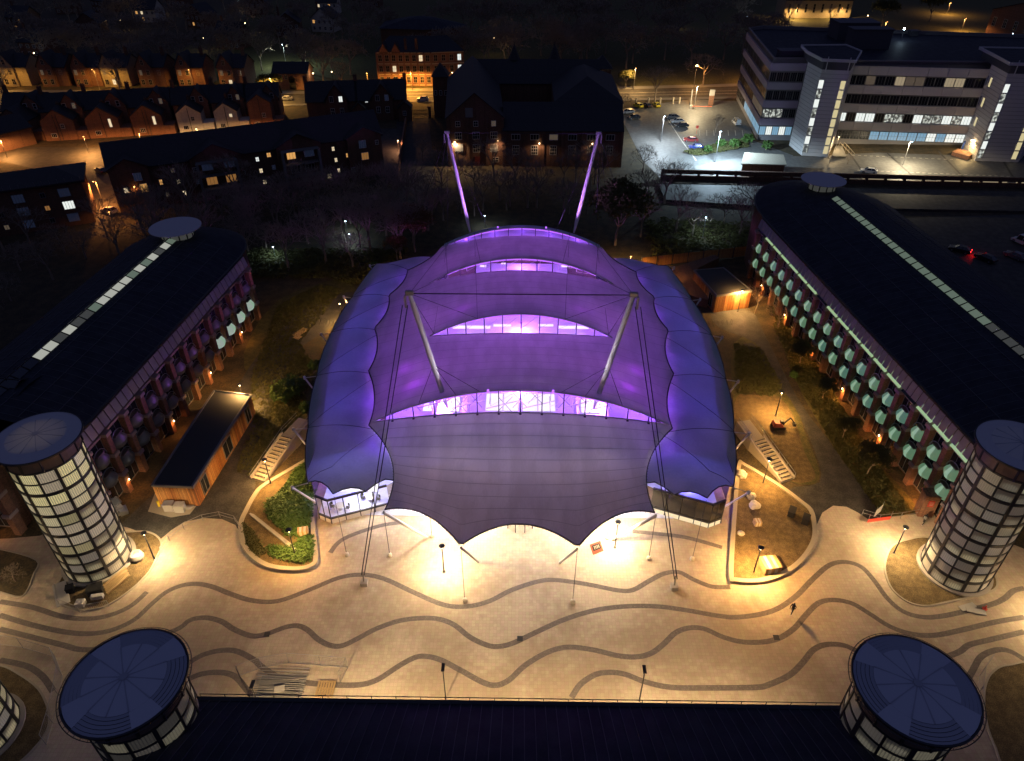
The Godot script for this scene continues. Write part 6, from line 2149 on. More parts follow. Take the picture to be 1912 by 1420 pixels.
func side_buildings() -> void:
	# long cedar block beside the unlit wing
	var c := [v2(Vector3(-47.48, 3.5, -65.63)), v2(Vector3(-42.18, 3.5, -65.41)), v2(Vector3(-40.85, 3.5, -84.95)), v2(Vector3(-46.75, 3.5, -85.94))]
	timber("cedar_block", "long flat roofed cedar clad block beside the unlit office wing", c, 3.5, [[1, 0.12, 1.7], [1, 0.5, 2.6], [1, 0.88, 1.6]])
	var k := [v2(Vector3(36.43, 0, -116.89)), v2(Vector3(43.39, 0, -118.82)), v2(Vector3(40.42, 3.5, -129.2)) + Vector2(-0.2, 1), v2(Vector3(34.21, 3.5, -127))]
	timber("cedar_cabin", "flat roofed cedar clad cabin lit by a lamp post beside the hall", k, 3.6, [[3, 0.82, 1.6]])
	var s := st()
	var f := [v2(Vector3(25.06, 0, -135.2)), v2(Vector3(48.95, 0, -141.17))]
	var t := thing("timber_fence", "tall horizontal board fence behind the hall, lit orange in panels", "fence", v3((f[0] + f[1]) * 0.5))
	for q in 7:
		s = st()
		var a: Vector2 = f[0].lerp(f[1], (q + 0.03) / 7.0)
		var b: Vector2 = f[0].lerp(f[1], (q + 0.97) / 7.0)
		for y in 9:
			beam(s, v3(a, 0.25 + y * 0.25), v3(b, 0.25 + y * 0.25), 0.05, 0.21)
		obj("fence_panel", s, M.cedar, t)
		s = st()
		beam(s, v3(f[0].lerp(f[1], q / 7.0), 0), v3(f[0].lerp(f[1], q / 7.0), 2.6), 0.16, 0.16)
		obj("post", s, M.dark_steel, t)
	t = thing("yard_wall", "dark brick compound behind the cedar cabin", "wall", Vector3(35.86, 0, -130.54))
	s = st()
	prism(s, [Vector2(30.14, -121.53), Vector2(35.55, -118.49), Vector2(36.09, -131.73), Vector2(41.59, -136.69), Vector2(40.73, -137.94), Vector2(30.56, -131.64)], 0, 1.8)
	obj("wall", s, M.dark_brick, t)
	# iron gate and piers on the side road
	t = thing("iron_gate", "double iron gate across the drive beside the mill, street light behind", "gate", Vector3(-33.37, 0, -246.86))
	var ga := v2(Vector3(-38.48, 0, -245.51))
	var gb := v2(Vector3(-31.48, 0, -246.25))
	for e in 2:
		s = st()
		for i in 12:
			var p: Vector2 = ga.lerp(gb, (e * 12 + i + 0.5) / 24.0)
			beam(s, v3(p, 0.1), v3(p, 2.6 + 0.3 * sin(PI * (i + 0.5) / 12)), 0.06, 0.06)
		for y in [0.3, 1.3, 2.4]:
			beam(s, v3(ga.lerp(gb, e * 0.5 + 0.01), y), v3(ga.lerp(gb, e * 0.5 + 0.49), y), 0.07, 0.07)
		obj("gate_leaf", s, M.black, t)
	for p in [ga, gb]:
		s = st()
		box(s, v3(p, 1.6), Vector3(0.9, 3.2, 0.9))
		box(s, v3(p, 3.3), Vector3(1.1, 0.25, 1.1))
		obj("gate_pier", s, M.dark_brick, t)
	t = thing("boundary_wall", "long low garden wall lit at its end beside the mill drive", "wall", Vector3(-35.63, 0, -202.05))
	s = st()
	beam(s, Vector3(-38.5, 1.1, -238.42), Vector3(-33.61, 1.1, -185.83), 0.4, 2.2)
	obj("wall", s, M.brick, t)
	# parapet along the cutting behind the green lit wing
	t = thing("parapet_wall", "long dark parapet with slots of light behind the green lit wing", "wall", Vector3(85, 0, -186))
	var pa := v2(Vector3(37.74, 0, -188.31))
	var pb := Vector2(150, -182)
	for i in 2:
		s = st()
		beam(s, v3(pa, 0.6 + i * 1.55), v3(pb, 0.6 + i * 1.55), 0.5, 1.2 if i == 0 else 1.1)
		obj("wall", s, M.dark_brick, t)
	for i in 24:
		s = st()
		box(s, v3(pa.lerp(pb, i / 23.0), 1.4), Vector3(0.6, 2.6, 0.7))
		obj("pier", s, M.dark_brick, t)
	for q in [[0.33, 0.375], [0.47, 0.5], [0.5, 0.52], [0.64, 0.72], [0.735, 0.80], [0.82, 0.93]]:
		s = st()
		beam(s, v3(pa.lerp(pb, q[0]) + Vector2(0, -0.3), 1.45), v3(pa.lerp(pb, q[1]) + Vector2(0, -0.3), 1.45), 0.08, 0.5)
		obj("lit_slot_window", s, M.win_ember_pale, t)
	s = st()
	sheet(s, [Vector2(36, -183), Vector2(150, -178), Vector2(150, -165), Vector2(60, -168), Vector2(36, -172)], 0.6)
	skirt(s, [Vector2(36, -183), Vector2(150, -178), Vector2(150, -165), Vector2(60, -168), Vector2(36, -172)], 0, 0.6)
	var o := obj("terrace_deck", s, M.asphalt)
	o.set_meta("kind", "structure")
	# small brick substation and ramp wall by the white lit car park
	t = thing("substation", "small dark brick building at the edge of the white lit car park", "building", Vector3(67.94, 0, -195.52))
	s = st()
	prism(s, [Vector2(59.72, -191.13), Vector2(70.93, -190.47), Vector2(72.45, -198.23), Vector2(62.77, -199.87)], 0, 3.2)
	obj("wall", s, M.dark_brick, t)
	s = st()
	prism(s, inset([Vector2(59.72, -191.13), Vector2(70.93, -190.47), Vector2(72.45, -198.23), Vector2(62.77, -199.87)], -0.4), 3.22, 3.5)
	obj("roof", s, M.kerb_stone, t)
	# church-like hall at the top right, and the warehouse in the corner
	t = thing("stone_hall", "pale stone hall lit up warm at the top beyond the office block", "building", Vector3(170.38, 0, -485.45))
	var sa := v2(Vector3(146.61, 0, -446.65))
	var sb := v2(Vector3(183.87, 0, -447.21))
	gable(t, sa, sb, 16.0, 9.0, 5.0, M.sandstone, M.slate, true)
	win_row(t, sa, sb, 5.0, 8, 1.4, 4.5, [], M.stone_trim, 0, 1, 1, 3)
	t = thing("corner_warehouse", "large brick warehouse cut off by the top corner of the frame", "building", Vector3(270.42, 0, -438.04))
	gable(t, v2(Vector3(236.64, 0, -402.66)), v2(Vector3(246.05, 0, -362.63)), 30.0, 11.0, 6.0, M.brick, M.slate, false)
	win_row(t, v2(Vector3(236.64, 0, -402.66)), v2(Vector3(246.05, 0, -362.63)), 6.0, 6, 2.2, 4.0, [], M.white_frame, 0, 1, 2, 3)
	# dark houses left of the frame's lower flats
	t = thing("roofed_store", "low dark roofed store behind the frame edge flats", "building", Vector3(-154.78, 0, -212.41))
	gable(t, v2(Vector3(-159.97, 0, -200.18)), v2(Vector3(-148.7, 0, -216.12)), 12.0, 5.0, 3.0, M.dark_brick, M.slate, true)

func timber(called: String, label: String, c: Array, h: float, wins: Array) -> void:
	var cen := Vector2.ZERO
	for p in c:
		cen += p * 0.25
	var t := thing(called, label, "cabin", v3(cen))
	var o := ccw(c)
	var s := st()
	skirt(s, c, 0.0, h)
	obj("backing_wall", s, M.dark_brick, t)
	# vertical cedar boards, a few tones of one mesh
	for e in 4:
		var a: Vector2 = c[e]
		var b: Vector2 = c[(e + 1) % 4]
		var d := (b - a).normalized()
		var out := Vector2(-d.y, d.x)
		if out.dot((a + b) * 0.5 - cen) < 0:
			out = -out
		var n := int((b - a).length() / 0.62)
		var w := (b - a).length() / n
		var board: Mesh = unit("board %.3f %.1f" % [w, h], func(s2): box(s2, Vector3.ZERO, Vector3(w - 0.03, h - 0.1, 0.06)))
		for k in n:
			var tone: Material = [M.cedar, M.cedar_pale, M.cedar_red][rng.randi_range(0, 2)]
			put("plank", board, tone, t, Transform3D(Basis(Vector3.UP, atan2(out.x, out.y)), v3(a + d * w * (k + 0.5) + out * (0.05 + 0.012 * (k % 2)), h * 0.5)))
		for q in wins:
			if q[0] == e:
				window(t, v3(a.lerp(b, q[1]) + out * 0.12, h * 0.5), v3(out), q[2], h - 0.9, M.grey_frame, M.dark_glass, 2, 1)
	s = st()
	sheet(s, c, h + 0.02)
	obj("roof", s, M.felt, t)
	s = st()
	kerb(s, inset(c, -0.12), 0.28, h - 0.25, h + 0.16)
	obj("roof_edge", s, M.grey_clad, t)

func street_lights() -> void:
	var L := [
		["yard lamp in the orange lit yard between the two apartment blocks", Vector3(-105.31, 6, -168.85), 6.0, Color(1, 0.62, 0.3), 230.0, "amber"],
		["yard lamp before the second brick rear wing", Vector3(-128, 5, -207), 5.0, AMBER, 420.0, "amber"],
		["yard lamp before the third brick rear wing, behind the flats", Vector3(-113, 5, -210), 5.0, AMBER, 420.0, "amber"],
		["yard lamp before the white rear wings, behind the flats", Vector3(-98, 5, -215), 5.0, Color(1, 0.8, 0.55), 260.0, "lamp"],
		["yard lamp before the terrace's end gable, behind the flats", Vector3(-83, 5, -219), 5.0, AMBER, 300.0, "amber"],
		["yard lamp at the frame edge before the terrace's first house", Vector3(-150, 5, -203), 5.0, AMBER, 350.0, "amber"],
		["lamp column at the mill side of the white lit car park", Vector3(42.59, 8, -220.62), 8.0, Color(0.9, 0.96, 1.0), 300.0, "cold"],
		["street lamp by the lit villas at the frame edge", Vector3(-196, 8, -279), 8.0, Color(1, 0.72, 0.32), 110.0, "amber"],
		["street lamp before the steep pale gabled villa", Vector3(-160, 8, -279), 8.0, Color(1, 0.72, 0.32), 140.0, "amber"],
		["street lamp before the villas at the terrace's middle", Vector3(-124, 8, -279), 8.0, Color(1, 0.72, 0.32), 110.0, "amber"],
		["street lamp beside the orange lit corner house", Vector3(-90, 8, -266), 8.0, Color(1, 0.75, 0.38), 320.0, "lamp"],
		["street lamp before the brick institute's dark end", Vector3(-58, 7, -279), 7.0, Color(1, 0.68, 0.28), 140.0, "amber"],
		["street lamp before the brick institute's middle", Vector3(-42, 7, -281), 7.0, Color(1, 0.68, 0.28), 520.0, "amber"],
		["street lamp beyond the iron gate", Vector3(-26, 8, -276), 8.0, Color(1, 0.76, 0.4), 130.0, "lamp"],
		["park road lamp behind the mill ridge", Vector3(0, 8, -283), 8.0, Color(1, 0.72, 0.32), 130.0, "amber"],
		["street lamp above the white lit car park's hedge of posts", Vector3(42, 8, -284), 8.0, Color(1, 0.78, 0.48), 260.0, "amber"],
		["street lamp with a white head beyond the barrier", Vector3(66, 8, -290), 8.0, Color(1, 0.72, 0.4), 260.0, "lamp"],
		["street lamp half hidden by the office wing", Vector3(92, 8, -294), 8.0, Color(1, 0.68, 0.36), 220.0, "amber"],
		["tall grey lamp column on the white lit car park's green island", Vector3(55.04, 9.2, -201.53), 9.2, COLD, 1000.0, "cold"],
		["lamp column at the barrier of the white lit car park", Vector3(59.71, 8, -256.83), 8.0, Color(1, 0.9, 0.7), 350.0, "lamp"],
		["lamp column at the bare end of the office car park", Vector3(92.05, 5, -210.14), 5.0, Color(1, 0.86, 0.62), 70.0, "lamp"],
		["lamp column over the office car park bays", Vector3(107.87, 7, -200.34), 7.0, Color(1, 0.92, 0.75), 420.0, "cold"],
		["lamp on the garden wall beside the mill drive", Vector3(-36.99, 3, -211.2), 3.0, Color(1, 0.7, 0.5), 40.0, "lamp"],
		["small white lamp in the wood among the bare trees", Vector3(41.16, 5, -150.51), 5.0, COLD, 30.0, "cold"],
		["bright white lamp among the trees beyond the terrace", Vector3(-100.7, 9, -320.82), 9.0, Color(0.9, 1.0, 0.95), 170.0, "cold"],
		["path lamp in the top corner beyond the office roof", Vector3(227.58, 6, -408.65), 6.0, Color(1, 0.72, 0.4), 170.0, "amber"],
		["path lamp at the top edge beyond the office roof", Vector3(245.51, 6, -461.59), 6.0, Color(1, 0.72, 0.4), 200.0, "amber"],
		["lamp before the pale stone hall, its left end", Vector3(Vector3(151.46, 0, -446.72).x, 6, Vector3(151.46, 0, -446.72).z + 5), 6.0, Color(1, 0.8, 0.5), 260.0, "amber"],
		["lamp before the pale stone hall, its right end", Vector3(Vector3(176.3, 0, -447.1).x, 6, Vector3(176.3, 0, -447.1).z + 5), 6.0, Color(1, 0.8, 0.5), 260.0, "amber"],
		["lamp behind the timber fence at the hall's back corner", Vector3(28.6, 4, -125.48), 4.0, Color(1, 0.72, 0.38), 40.0, "amber"],
		["lamp at the rust leafed tree by the hall's back corner", Vector3(-24.82, 3, -127.09), 3.0, Color(1, 0.74, 0.3), 60.0, "amber"],
		["lamp under the tall olive leafed tree behind the hall", Vector3(22.49, 3.5, -133.55), 3.5, Color(1, 0.78, 0.42), 130.0, "amber"],
		["small white path lamp among the trees of the wood, the highest of the chain", Vector3(-40.35, 3, -151.89), 3.0, COLD, 12.0, "cold"],
		["small white path lamp in the wood, second of the chain", Vector3(-38.07, 3, -144.88), 3.0, COLD, 12.0, "cold"],
		["small white path lamp in the wood nearest the unlit wing", Vector3(-52.94, 3, -138.09), 3.0, COLD, 12.0, "cold"],
		["small white path lamp behind the hall's left rear mast", Vector3(-8.67, 3, -155.46), 3.0, COLD, 10.0, "cold"],
		["lamp at the round end of the unlit wing", Vector3(-50.63, 3.5, -116.54), 3.5, Color(1, 0.78, 0.4), 40.0, "amber"],
		["lamp beyond the stone hall's trees", Vector3(183.03, 6, -398.43), 6.0, Color(1, 0.75, 0.4), 160.0, "amber"],
		["lamp behind the flats, at the parked white car", Vector3(-95.37, 4, -153.95), 4.0, AMBER, 20.0, "amber"]]
	for q in L:
		light_post("street_lamp", q[0], q[1], q[2], q[3], q[4], M[q[5] + "_glow"], Vector3(0, 0, 0.9) if q[2] > 5.5 else Vector3.ZERO)
	# tiny far lamps in the dark town
	var n := 0
	var near := ["beside the far house with two lit windows in the corner", "above the second lit villa", "above the steep pale villa", "just over the first villa's roof", "among trees above the tall lit villa", "at the top edge above the white gabled house", "at the very top, middle of the hill", "on the hill above the terrace's middle", "alone in the dark park behind the mill", "at the top edge before the pale stone hall", "beyond the institute's right end", "at the top edge right of the office roof plant", "left of the pale stone hall", "between the stone hall and the roof plant", "before the dark end of the institute", "left of the orange corner house", "right of the orange corner house", "below the tall lit far house", "before the corner warehouse", "over the mill's ridge"]
	for q in [Vector3(-248.21, 5, -395.2), Vector3(-206.99, 5, -320.62), Vector3(-178.78, 5, -312.62), Vector3(-207.57, 5, -312.19), Vector3(-140.83, 5, -393.71), Vector3(-210.09, 5, -456.03), Vector3(-169.24, 5, -469.01), Vector3(-147.49, 5, -354.35), Vector3(81.38, 5, -412.99), Vector3(161.8, 5, -478.24), Vector3(-13.31, 7, -345.05), Vector3(243.85, 6, -480.51), Vector3(116, 6, -410.25), Vector3(182.81, 5, -421.22), Vector3(-79.99, 5, -285.68), Vector3(-96.31, 5, -281.98), Vector3(-73.43, 5, -288.42), Vector3(-208.32, 5, -402.13), Vector3(227.32, 6, -364.64), Vector3(-4.78, 6, -318.52)]:
		var t := thing("far_lamp", "tiny far lamp " + near[n], "street lamp", Vector3(q.x, 0, q.z), "far lamps in the dark town")
		var s := st()
		tube(s, Vector3(q.x, 0, q.z), q, 0.07, 0.05, 5)
		obj("post", s, M.dark_steel, t)
		s = st()
		var sph := SphereMesh.new()
		sph.radius = 0.22
		sph.height = 0.44
		sph.radial_segments = 10
		sph.rings = 5
		put("lamp_globe", sph, M.cold_glow if n % 3 == 0 else M.lamp_glow, t, Transform3D(Basis.IDENTITY, q + Vector3(0, 0.2, 0)))
		omni(t, q + Vector3(0, 0.2, 0) - t.position, COLD if n % 3 == 0 else WARM, 5.0, 0.2)
		n += 1

# ---------------------------------------------------------------- trees and plants
var twig_r := 0.032
func branch(wood: SurfaceTool, twigs: SurfaceTool, a: Vector3, dir: Vector3, len: float, r: float, level: int, tips: Array, spread: float) -> void:
	var mid := a + dir * len * 0.5
	var d2 := (dir + Vector3(rng.randf() - 0.5, rng.randf() * 0.25, rng.randf() - 0.5) * 0.45).normalized()
	var end := mid + d2 * len * 0.5
	var s := wood if level < 2 else twigs
	var n := 6 if level == 0 else (5 if level == 1 else 3)
	tube(s, a, mid, r, r * 0.82, n, false)
	tube(s, mid, end, r * 0.82, r * 0.55, n, false)
	if level == 4:
		tips.append(end)
		return
	var kids: int = [5, 4, 4, 4][level]
	for k in kids:
		var az := TAU * (k + rng.randf() * 0.7) / kids
		var side := d2.cross(Vector3(0.2, 0.9, 0.4)).normalized()
		var out := side.rotated(d2, az)
		var up := spread * (0.6 + rng.randf() * 0.7)
		var nd := (d2 * (1.0 - up * 0.35) + out * up + Vector3(0, 0.22, 0)).normalized()
		var from := end if k < 2 else mid.lerp(end, 0.3 + 0.6 * rng.randf())
		branch(wood, twigs, from, nd, len * (0.62 + 0.16 * rng.randf()), maxf(r * 0.5, twig_r), level + 1, tips, spread)

func make_tree(called: String, h: float, spread: float, leaves: int, leafm: Material) -> Node3D:
	var t := Node3D.new()
	t.name = called
	add_child(t, true)
	var wood := st()
	var twigs := st()
	var tips := []
	branch(wood, twigs, Vector3.ZERO, Vector3(0.03, 1, 0.02).normalized(), h * 0.32, h * 0.02, 0, tips, spread)
	obj("trunk", wood, M.bark, t)
	if leaves > 0:
		for k in leaves:
			var p: Vector3 = tips[rng.randi() % tips.size()] + Vector3(rng.randfn(), rng.randfn(), rng.randfn()) * h * 0.035
			leaf(twigs, p, 0.16 + rng.randf() * 0.2)
		obj("crown", twigs, leafm, t)
	else:
		obj("crown", twigs, M.bark, t)
	return t

func leaf(s: SurfaceTool, p: Vector3, r: float) -> void:
	var a := Vector3(rng.randf() - 0.5, rng.randf() - 0.5, rng.randf() - 0.5).normalized() * r
	var b := a.cross(Vector3(rng.randf() - 0.5, rng.randf() - 0.5, rng.randf() - 0.5)).normalized() * r * 0.6
	quad(s, p - a, p + b, p + a, p - b)

func make_bush(called: String, w: float, h: float, n: int, m: Material) -> Node3D:
	var t := Node3D.new()
	t.name = called
	add_child(t, true)
	var s := st()
	for k in 7:
		var a := TAU * k / 7
		tube(s, Vector3.ZERO, Vector3(cos(a) * w * 0.3, h * 0.7, sin(a) * w * 0.3), 0.04, 0.015, 4, false)
	obj("stem", s, M.bark, t)
	s = st()
	for k in n:
		var v := Vector3(rng.randfn(), rng.randfn(), rng.randfn()).normalized() * pow(rng.randf(), 0.4)
		var lump := 0.8 + 0.3 * sin(v.x * 7 + k % 3) * cos(v.z * 6)
		leaf(s, Vector3(v.x * w * 0.5 * lump, h * 0.52 + v.y * h * 0.48 * lump, v.z * w * 0.5 * lump), 0.1 + rng.randf() * 0.1)
	obj("foliage", s, m, t)
	return t

func scatter(called: String, area: Array, n: int, mesh: Mesh, m: Material, lo: float, hi: float, y: float, avoid := []) -> void:
	var poly := PackedVector2Array(area)
	var r := Rect2(poly[0], Vector2.ZERO)
	for p in poly:
		r = r.expand(p)
	var ts := []
	var tries := 0
	while ts.size() < n and tries < n * 8:
		tries += 1
		var p := Vector2(rng.randf_range(r.position.x, r.end.x), rng.randf_range(r.position.y, r.end.y))
		if not Geometry2D.is_point_in_polygon(p, poly):
			continue
		var ok := true
		for q in avoid:
			if p.distance_to(Vector2(q[0].x, q[0].y)) < q[1]:
				ok = false
		if ok:
			ts.append(Transform3D(Basis(Vector3.UP, rng.randf() * TAU).scaled(Vector3.ONE * rng.randf_range(lo, hi)), v3(p, y)))
	var mm := MultiMesh.new()
	mm.transform_format = MultiMesh.TRANSFORM_3D
	mm.mesh = mesh
	mm.instance_count = ts.size()
	for i in ts.size():
		mm.set_instance_transform(i, ts[i])
	var o := MultiMeshInstance3D.new()
	o.name = called
	o.multimesh = mm
	o.material_override = m
	add_child(o, true)
	o.set_meta("kind", "stuff")

func plants() -> void:
	mat("bark", lin(0.3, 0.235, 0.18), 0.9)
	mat("rust_leaves", lin(0.12, 0.06, 0.018), 0.8)
	mat("olive_leaves", lin(0.075, 0.075, 0.02), 0.8)
	mat("green_leaves", lin(0.05, 0.11, 0.018), 0.7)
	for k in ["rust_leaves", "olive_leaves", "green_leaves"]:
		M[k].backlight_enabled = true
		M[k].backlight = Color(0.25, 0.25, 0.12)
	var kinds := [make_tree("bare_tree", 14.0, 0.75, 0, null), make_tree("bare_tree", 15.0, 0.55, 0, null), make_tree("bare_tree", 12.0, 0.95, 0, null), make_tree("autumn_tree", 13.0, 0.6, 2600, M.rust_leaves), make_tree("leafy_tree", 11.0, 0.7, 3200, M.olive_leaves)]
	twig_r = 0.075
	kinds.append(make_tree("bare_tree", 14.0, 0.8, 0, null))
	kinds.append(make_tree("bare_tree", 13.0, 0.95, 0, null))
	for t in kinds:
		t.position = Vector3(0, -60, 0)
	var used := [false, false, false, false, false, false, false]
	# px base, kind, size, own label
	var wood := "dark bare tree of the wood between the flats and the hall"
	var wood2 := "dark leafless tree of the wood behind the hall's rear edge"
	var park := "dark bare park tree beyond the street behind the mill"
	var hill := "dark bare tree on the hill among the far houses"
	var wing := "bare tree in the dark strip behind the unlit office wing"
	var rows := []
	for p in [Vector3(-55.77, 0, -141.73), Vector3(-48.64, 0, -132.86), Vector3(-47.98, 0, -145.96), Vector3(-41.36, 0, -135.45), Vector3(-39.74, 0, -146.93), Vector3(-35.19, 0, -133.07), Vector3(-33.19, 0, -142.06), Vector3(-31, 0, -150.52), Vector3(-26.15, 0, -139), Vector3(-24.42, 0, -147.16), Vector3(-57.07, 0, -154.62), Vector3(-53.93, 0, -161.96), Vector3(-47.98, 0, -158.82), Vector3(-43.67, 0, -162.78), Vector3(-37.09, 0, -158.98), Vector3(-31.83, 0, -162.29), Vector3(-60.71, 0, -150.07), Vector3(-84.69, 0, -154.2), Vector3(-78.95, 0, -158.99), Vector3(-70.16, 0, -155.97), Vector3(-66.49, 0, -162.43)]:
		rows.append([p, -1, 1.0, wood, "bare trees of the wood"])
	for p in [Vector3(-21.75, 0, -153.63), Vector3(-18.78, 0, -159.26), Vector3(-14.76, 0, -163.87), Vector3(-9.62, 0, -165.97), Vector3(-3.06, 0, -168.12), Vector3(3.6, 0, -167.53), Vector3(10.19, 0, -166.26), Vector3(15.81, 0, -163.67), Vector3(27.13, 0, -150.81), Vector3(30.84, 0, -163.24), Vector3(35.82, 0, -154.49), Vector3(38.99, 0, -151.57), Vector3(49.65, 0, -151.14), Vector3(55.55, 0, -163.61), Vector3(52.06, 0, -142.81), Vector3(-1.88, 0, -182.11), Vector3(10.92, 0, -183.08), Vector3(17.87, 0, -180.85), Vector3(35.68, 0, -170.79), Vector3(47.48, 0, -157.73)]:
		rows.append([p, -1, 0.9, wood2, "bare trees behind the hall"])
	for p in [Vector3(-104.7, 0, -132.02), Vector3(-95.78, 0, -128.1), Vector3(-93.93, 0, -137.98), Vector3(-88.22, 0, -140.7), Vector3(-99.11, 0, -119.17), Vector3(-99.95, 0, -140.53), Vector3(-108.05, 0, -142.29), Vector3(-94.57, 0, -148.98), Vector3(-97.62, 0, -109.64), Vector3(-113.41, 0, -140.86)]:
		rows.append([p, -1, 0.8, wing, "trees behind the unlit wing"])
	for p in [Vector3(-26.09, 0, -329.14), Vector3(-16.32, 0, -319.08), Vector3(-4.1, 0, -335.88), Vector3(7.88, 0, -344.94), Vector3(15.99, 0, -336.18), Vector3(24.9, 0, -327.82), Vector3(37.32, 0, -349.98), Vector3(47.11, 0, -330.24), Vector3(62.07, 0, -336.87), Vector3(71.88, 0, -326.46), Vector3(88.07, 0, -337.26), Vector3(99.69, 0, -350.91), Vector3(-26.19, 0, -387.25), Vector3(-10.39, 0, -398.95), Vector3(5.98, 0, -387.73), Vector3(22.62, 0, -399.45), Vector3(39.38, 0, -402.66), Vector3(57.64, 0, -394.16), Vector3(75.87, 0, -406.21), Vector3(91.76, 0, -389.02), Vector3(114.38, 0, -416.03), Vector3(-36.29, 0, -451.14), Vector3(-5.74, 0, -466.73), Vector3(22.27, 0, -455.72), Vector3(51.64, 0, -471.52), Vector3(75.46, 0, -460.27), Vector3(103.48, 0, -476.29), Vector3(131.2, 0, -484.86), Vector3(-27.99, 0, -532.33), Vector3(43.8, 0, -538.41), Vector3(102.3, 0, -544.37), Vector3(-52.07, 0, -486.29), Vector3(146.53, 0, -493.51)]:
		rows.append([p, -2, 1.5, park, "bare trees of the park"])
	for p in [Vector3(-209.63, 0, -304.63), Vector3(-200.61, 0, -316.31), Vector3(-191.19, 0, -324.58), Vector3(-170.5, 0, -312.83), Vector3(-156.63, 0, -305.42), Vector3(-155.66, 0, -323.05), Vector3(-142.18, 0, -315.21), Vector3(-135.32, 0, -327.5), Vector3(-121.47, 0, -317.5), Vector3(-108.98, 0, -313.76), Vector3(-94.18, 0, -328.12), Vector3(-80.77, 0, -318.11), Vector3(-70.55, 0, -306.71), Vector3(-238.35, 0, -370.53), Vector3(-213.53, 0, -358.19), Vector3(-205.79, 0, -384.55), Vector3(-181.27, 0, -351.4), Vector3(-171.28, 0, -366.36), Vector3(-173.84, 0, -399.46), Vector3(-151.93, 0, -377.14), Vector3(-142.75, 0, -391.16), Vector3(-116.93, 0, -352.37), Vector3(-118.85, 0, -412.53), Vector3(-86.61, 0, -367.63), Vector3(-72.75, 0, -348.33), Vector3(-295.75, 0, -454.7), Vector3(-240.38, 0, -420.33), Vector3(-245.94, 0, -479.2), Vector3(-202.27, 0, -448.65), Vector3(-176.74, 0, -464.17), Vector3(-149.61, 0, -480.65), Vector3(-140.97, 0, -497.89), Vector3(-94.28, 0, -432.56), Vector3(-74.44, 0, -386.52), Vector3(-280.34, 0, -518.79), Vector3(-215.55, 0, -534.51), Vector3(-133.99, 0, -525.82), Vector3(-345.22, 0, -532.57)]:
		rows.append([p, -2, 1.35, hill, "bare trees on the hill"])
	for q in [[Rect2(-300, -430, 260, 125), 46, 1.3, hill, "bare trees on the hill"], [Rect2(-36, -420, 170, 110), 26, 1.5, park, "bare trees of the park"]]:
		for k in q[1]:
			rows.append([Vector3(q[0].position.x + rng.randf() * q[0].size.x, 0, q[0].position.y + rng.randf() * q[0].size.y), -2, q[2], q[3], q[4]])
	for k in 46:
		var f := rng.randf()
		rows.append([Vector3(lerpf(-88.0, -20.0, f), 0, lerpf(-136.0, -168.0, rng.randf()) - f * 6.0), -1, 0.9, wood, "bare trees of the wood"])
	for k in 16:
		rows.append([Vector3(rng.randf_range(-22.0, 34.0), 0, rng.randf_range(-190.0, -160.0)), -1, 0.95, wood2, "bare trees behind the hall"])
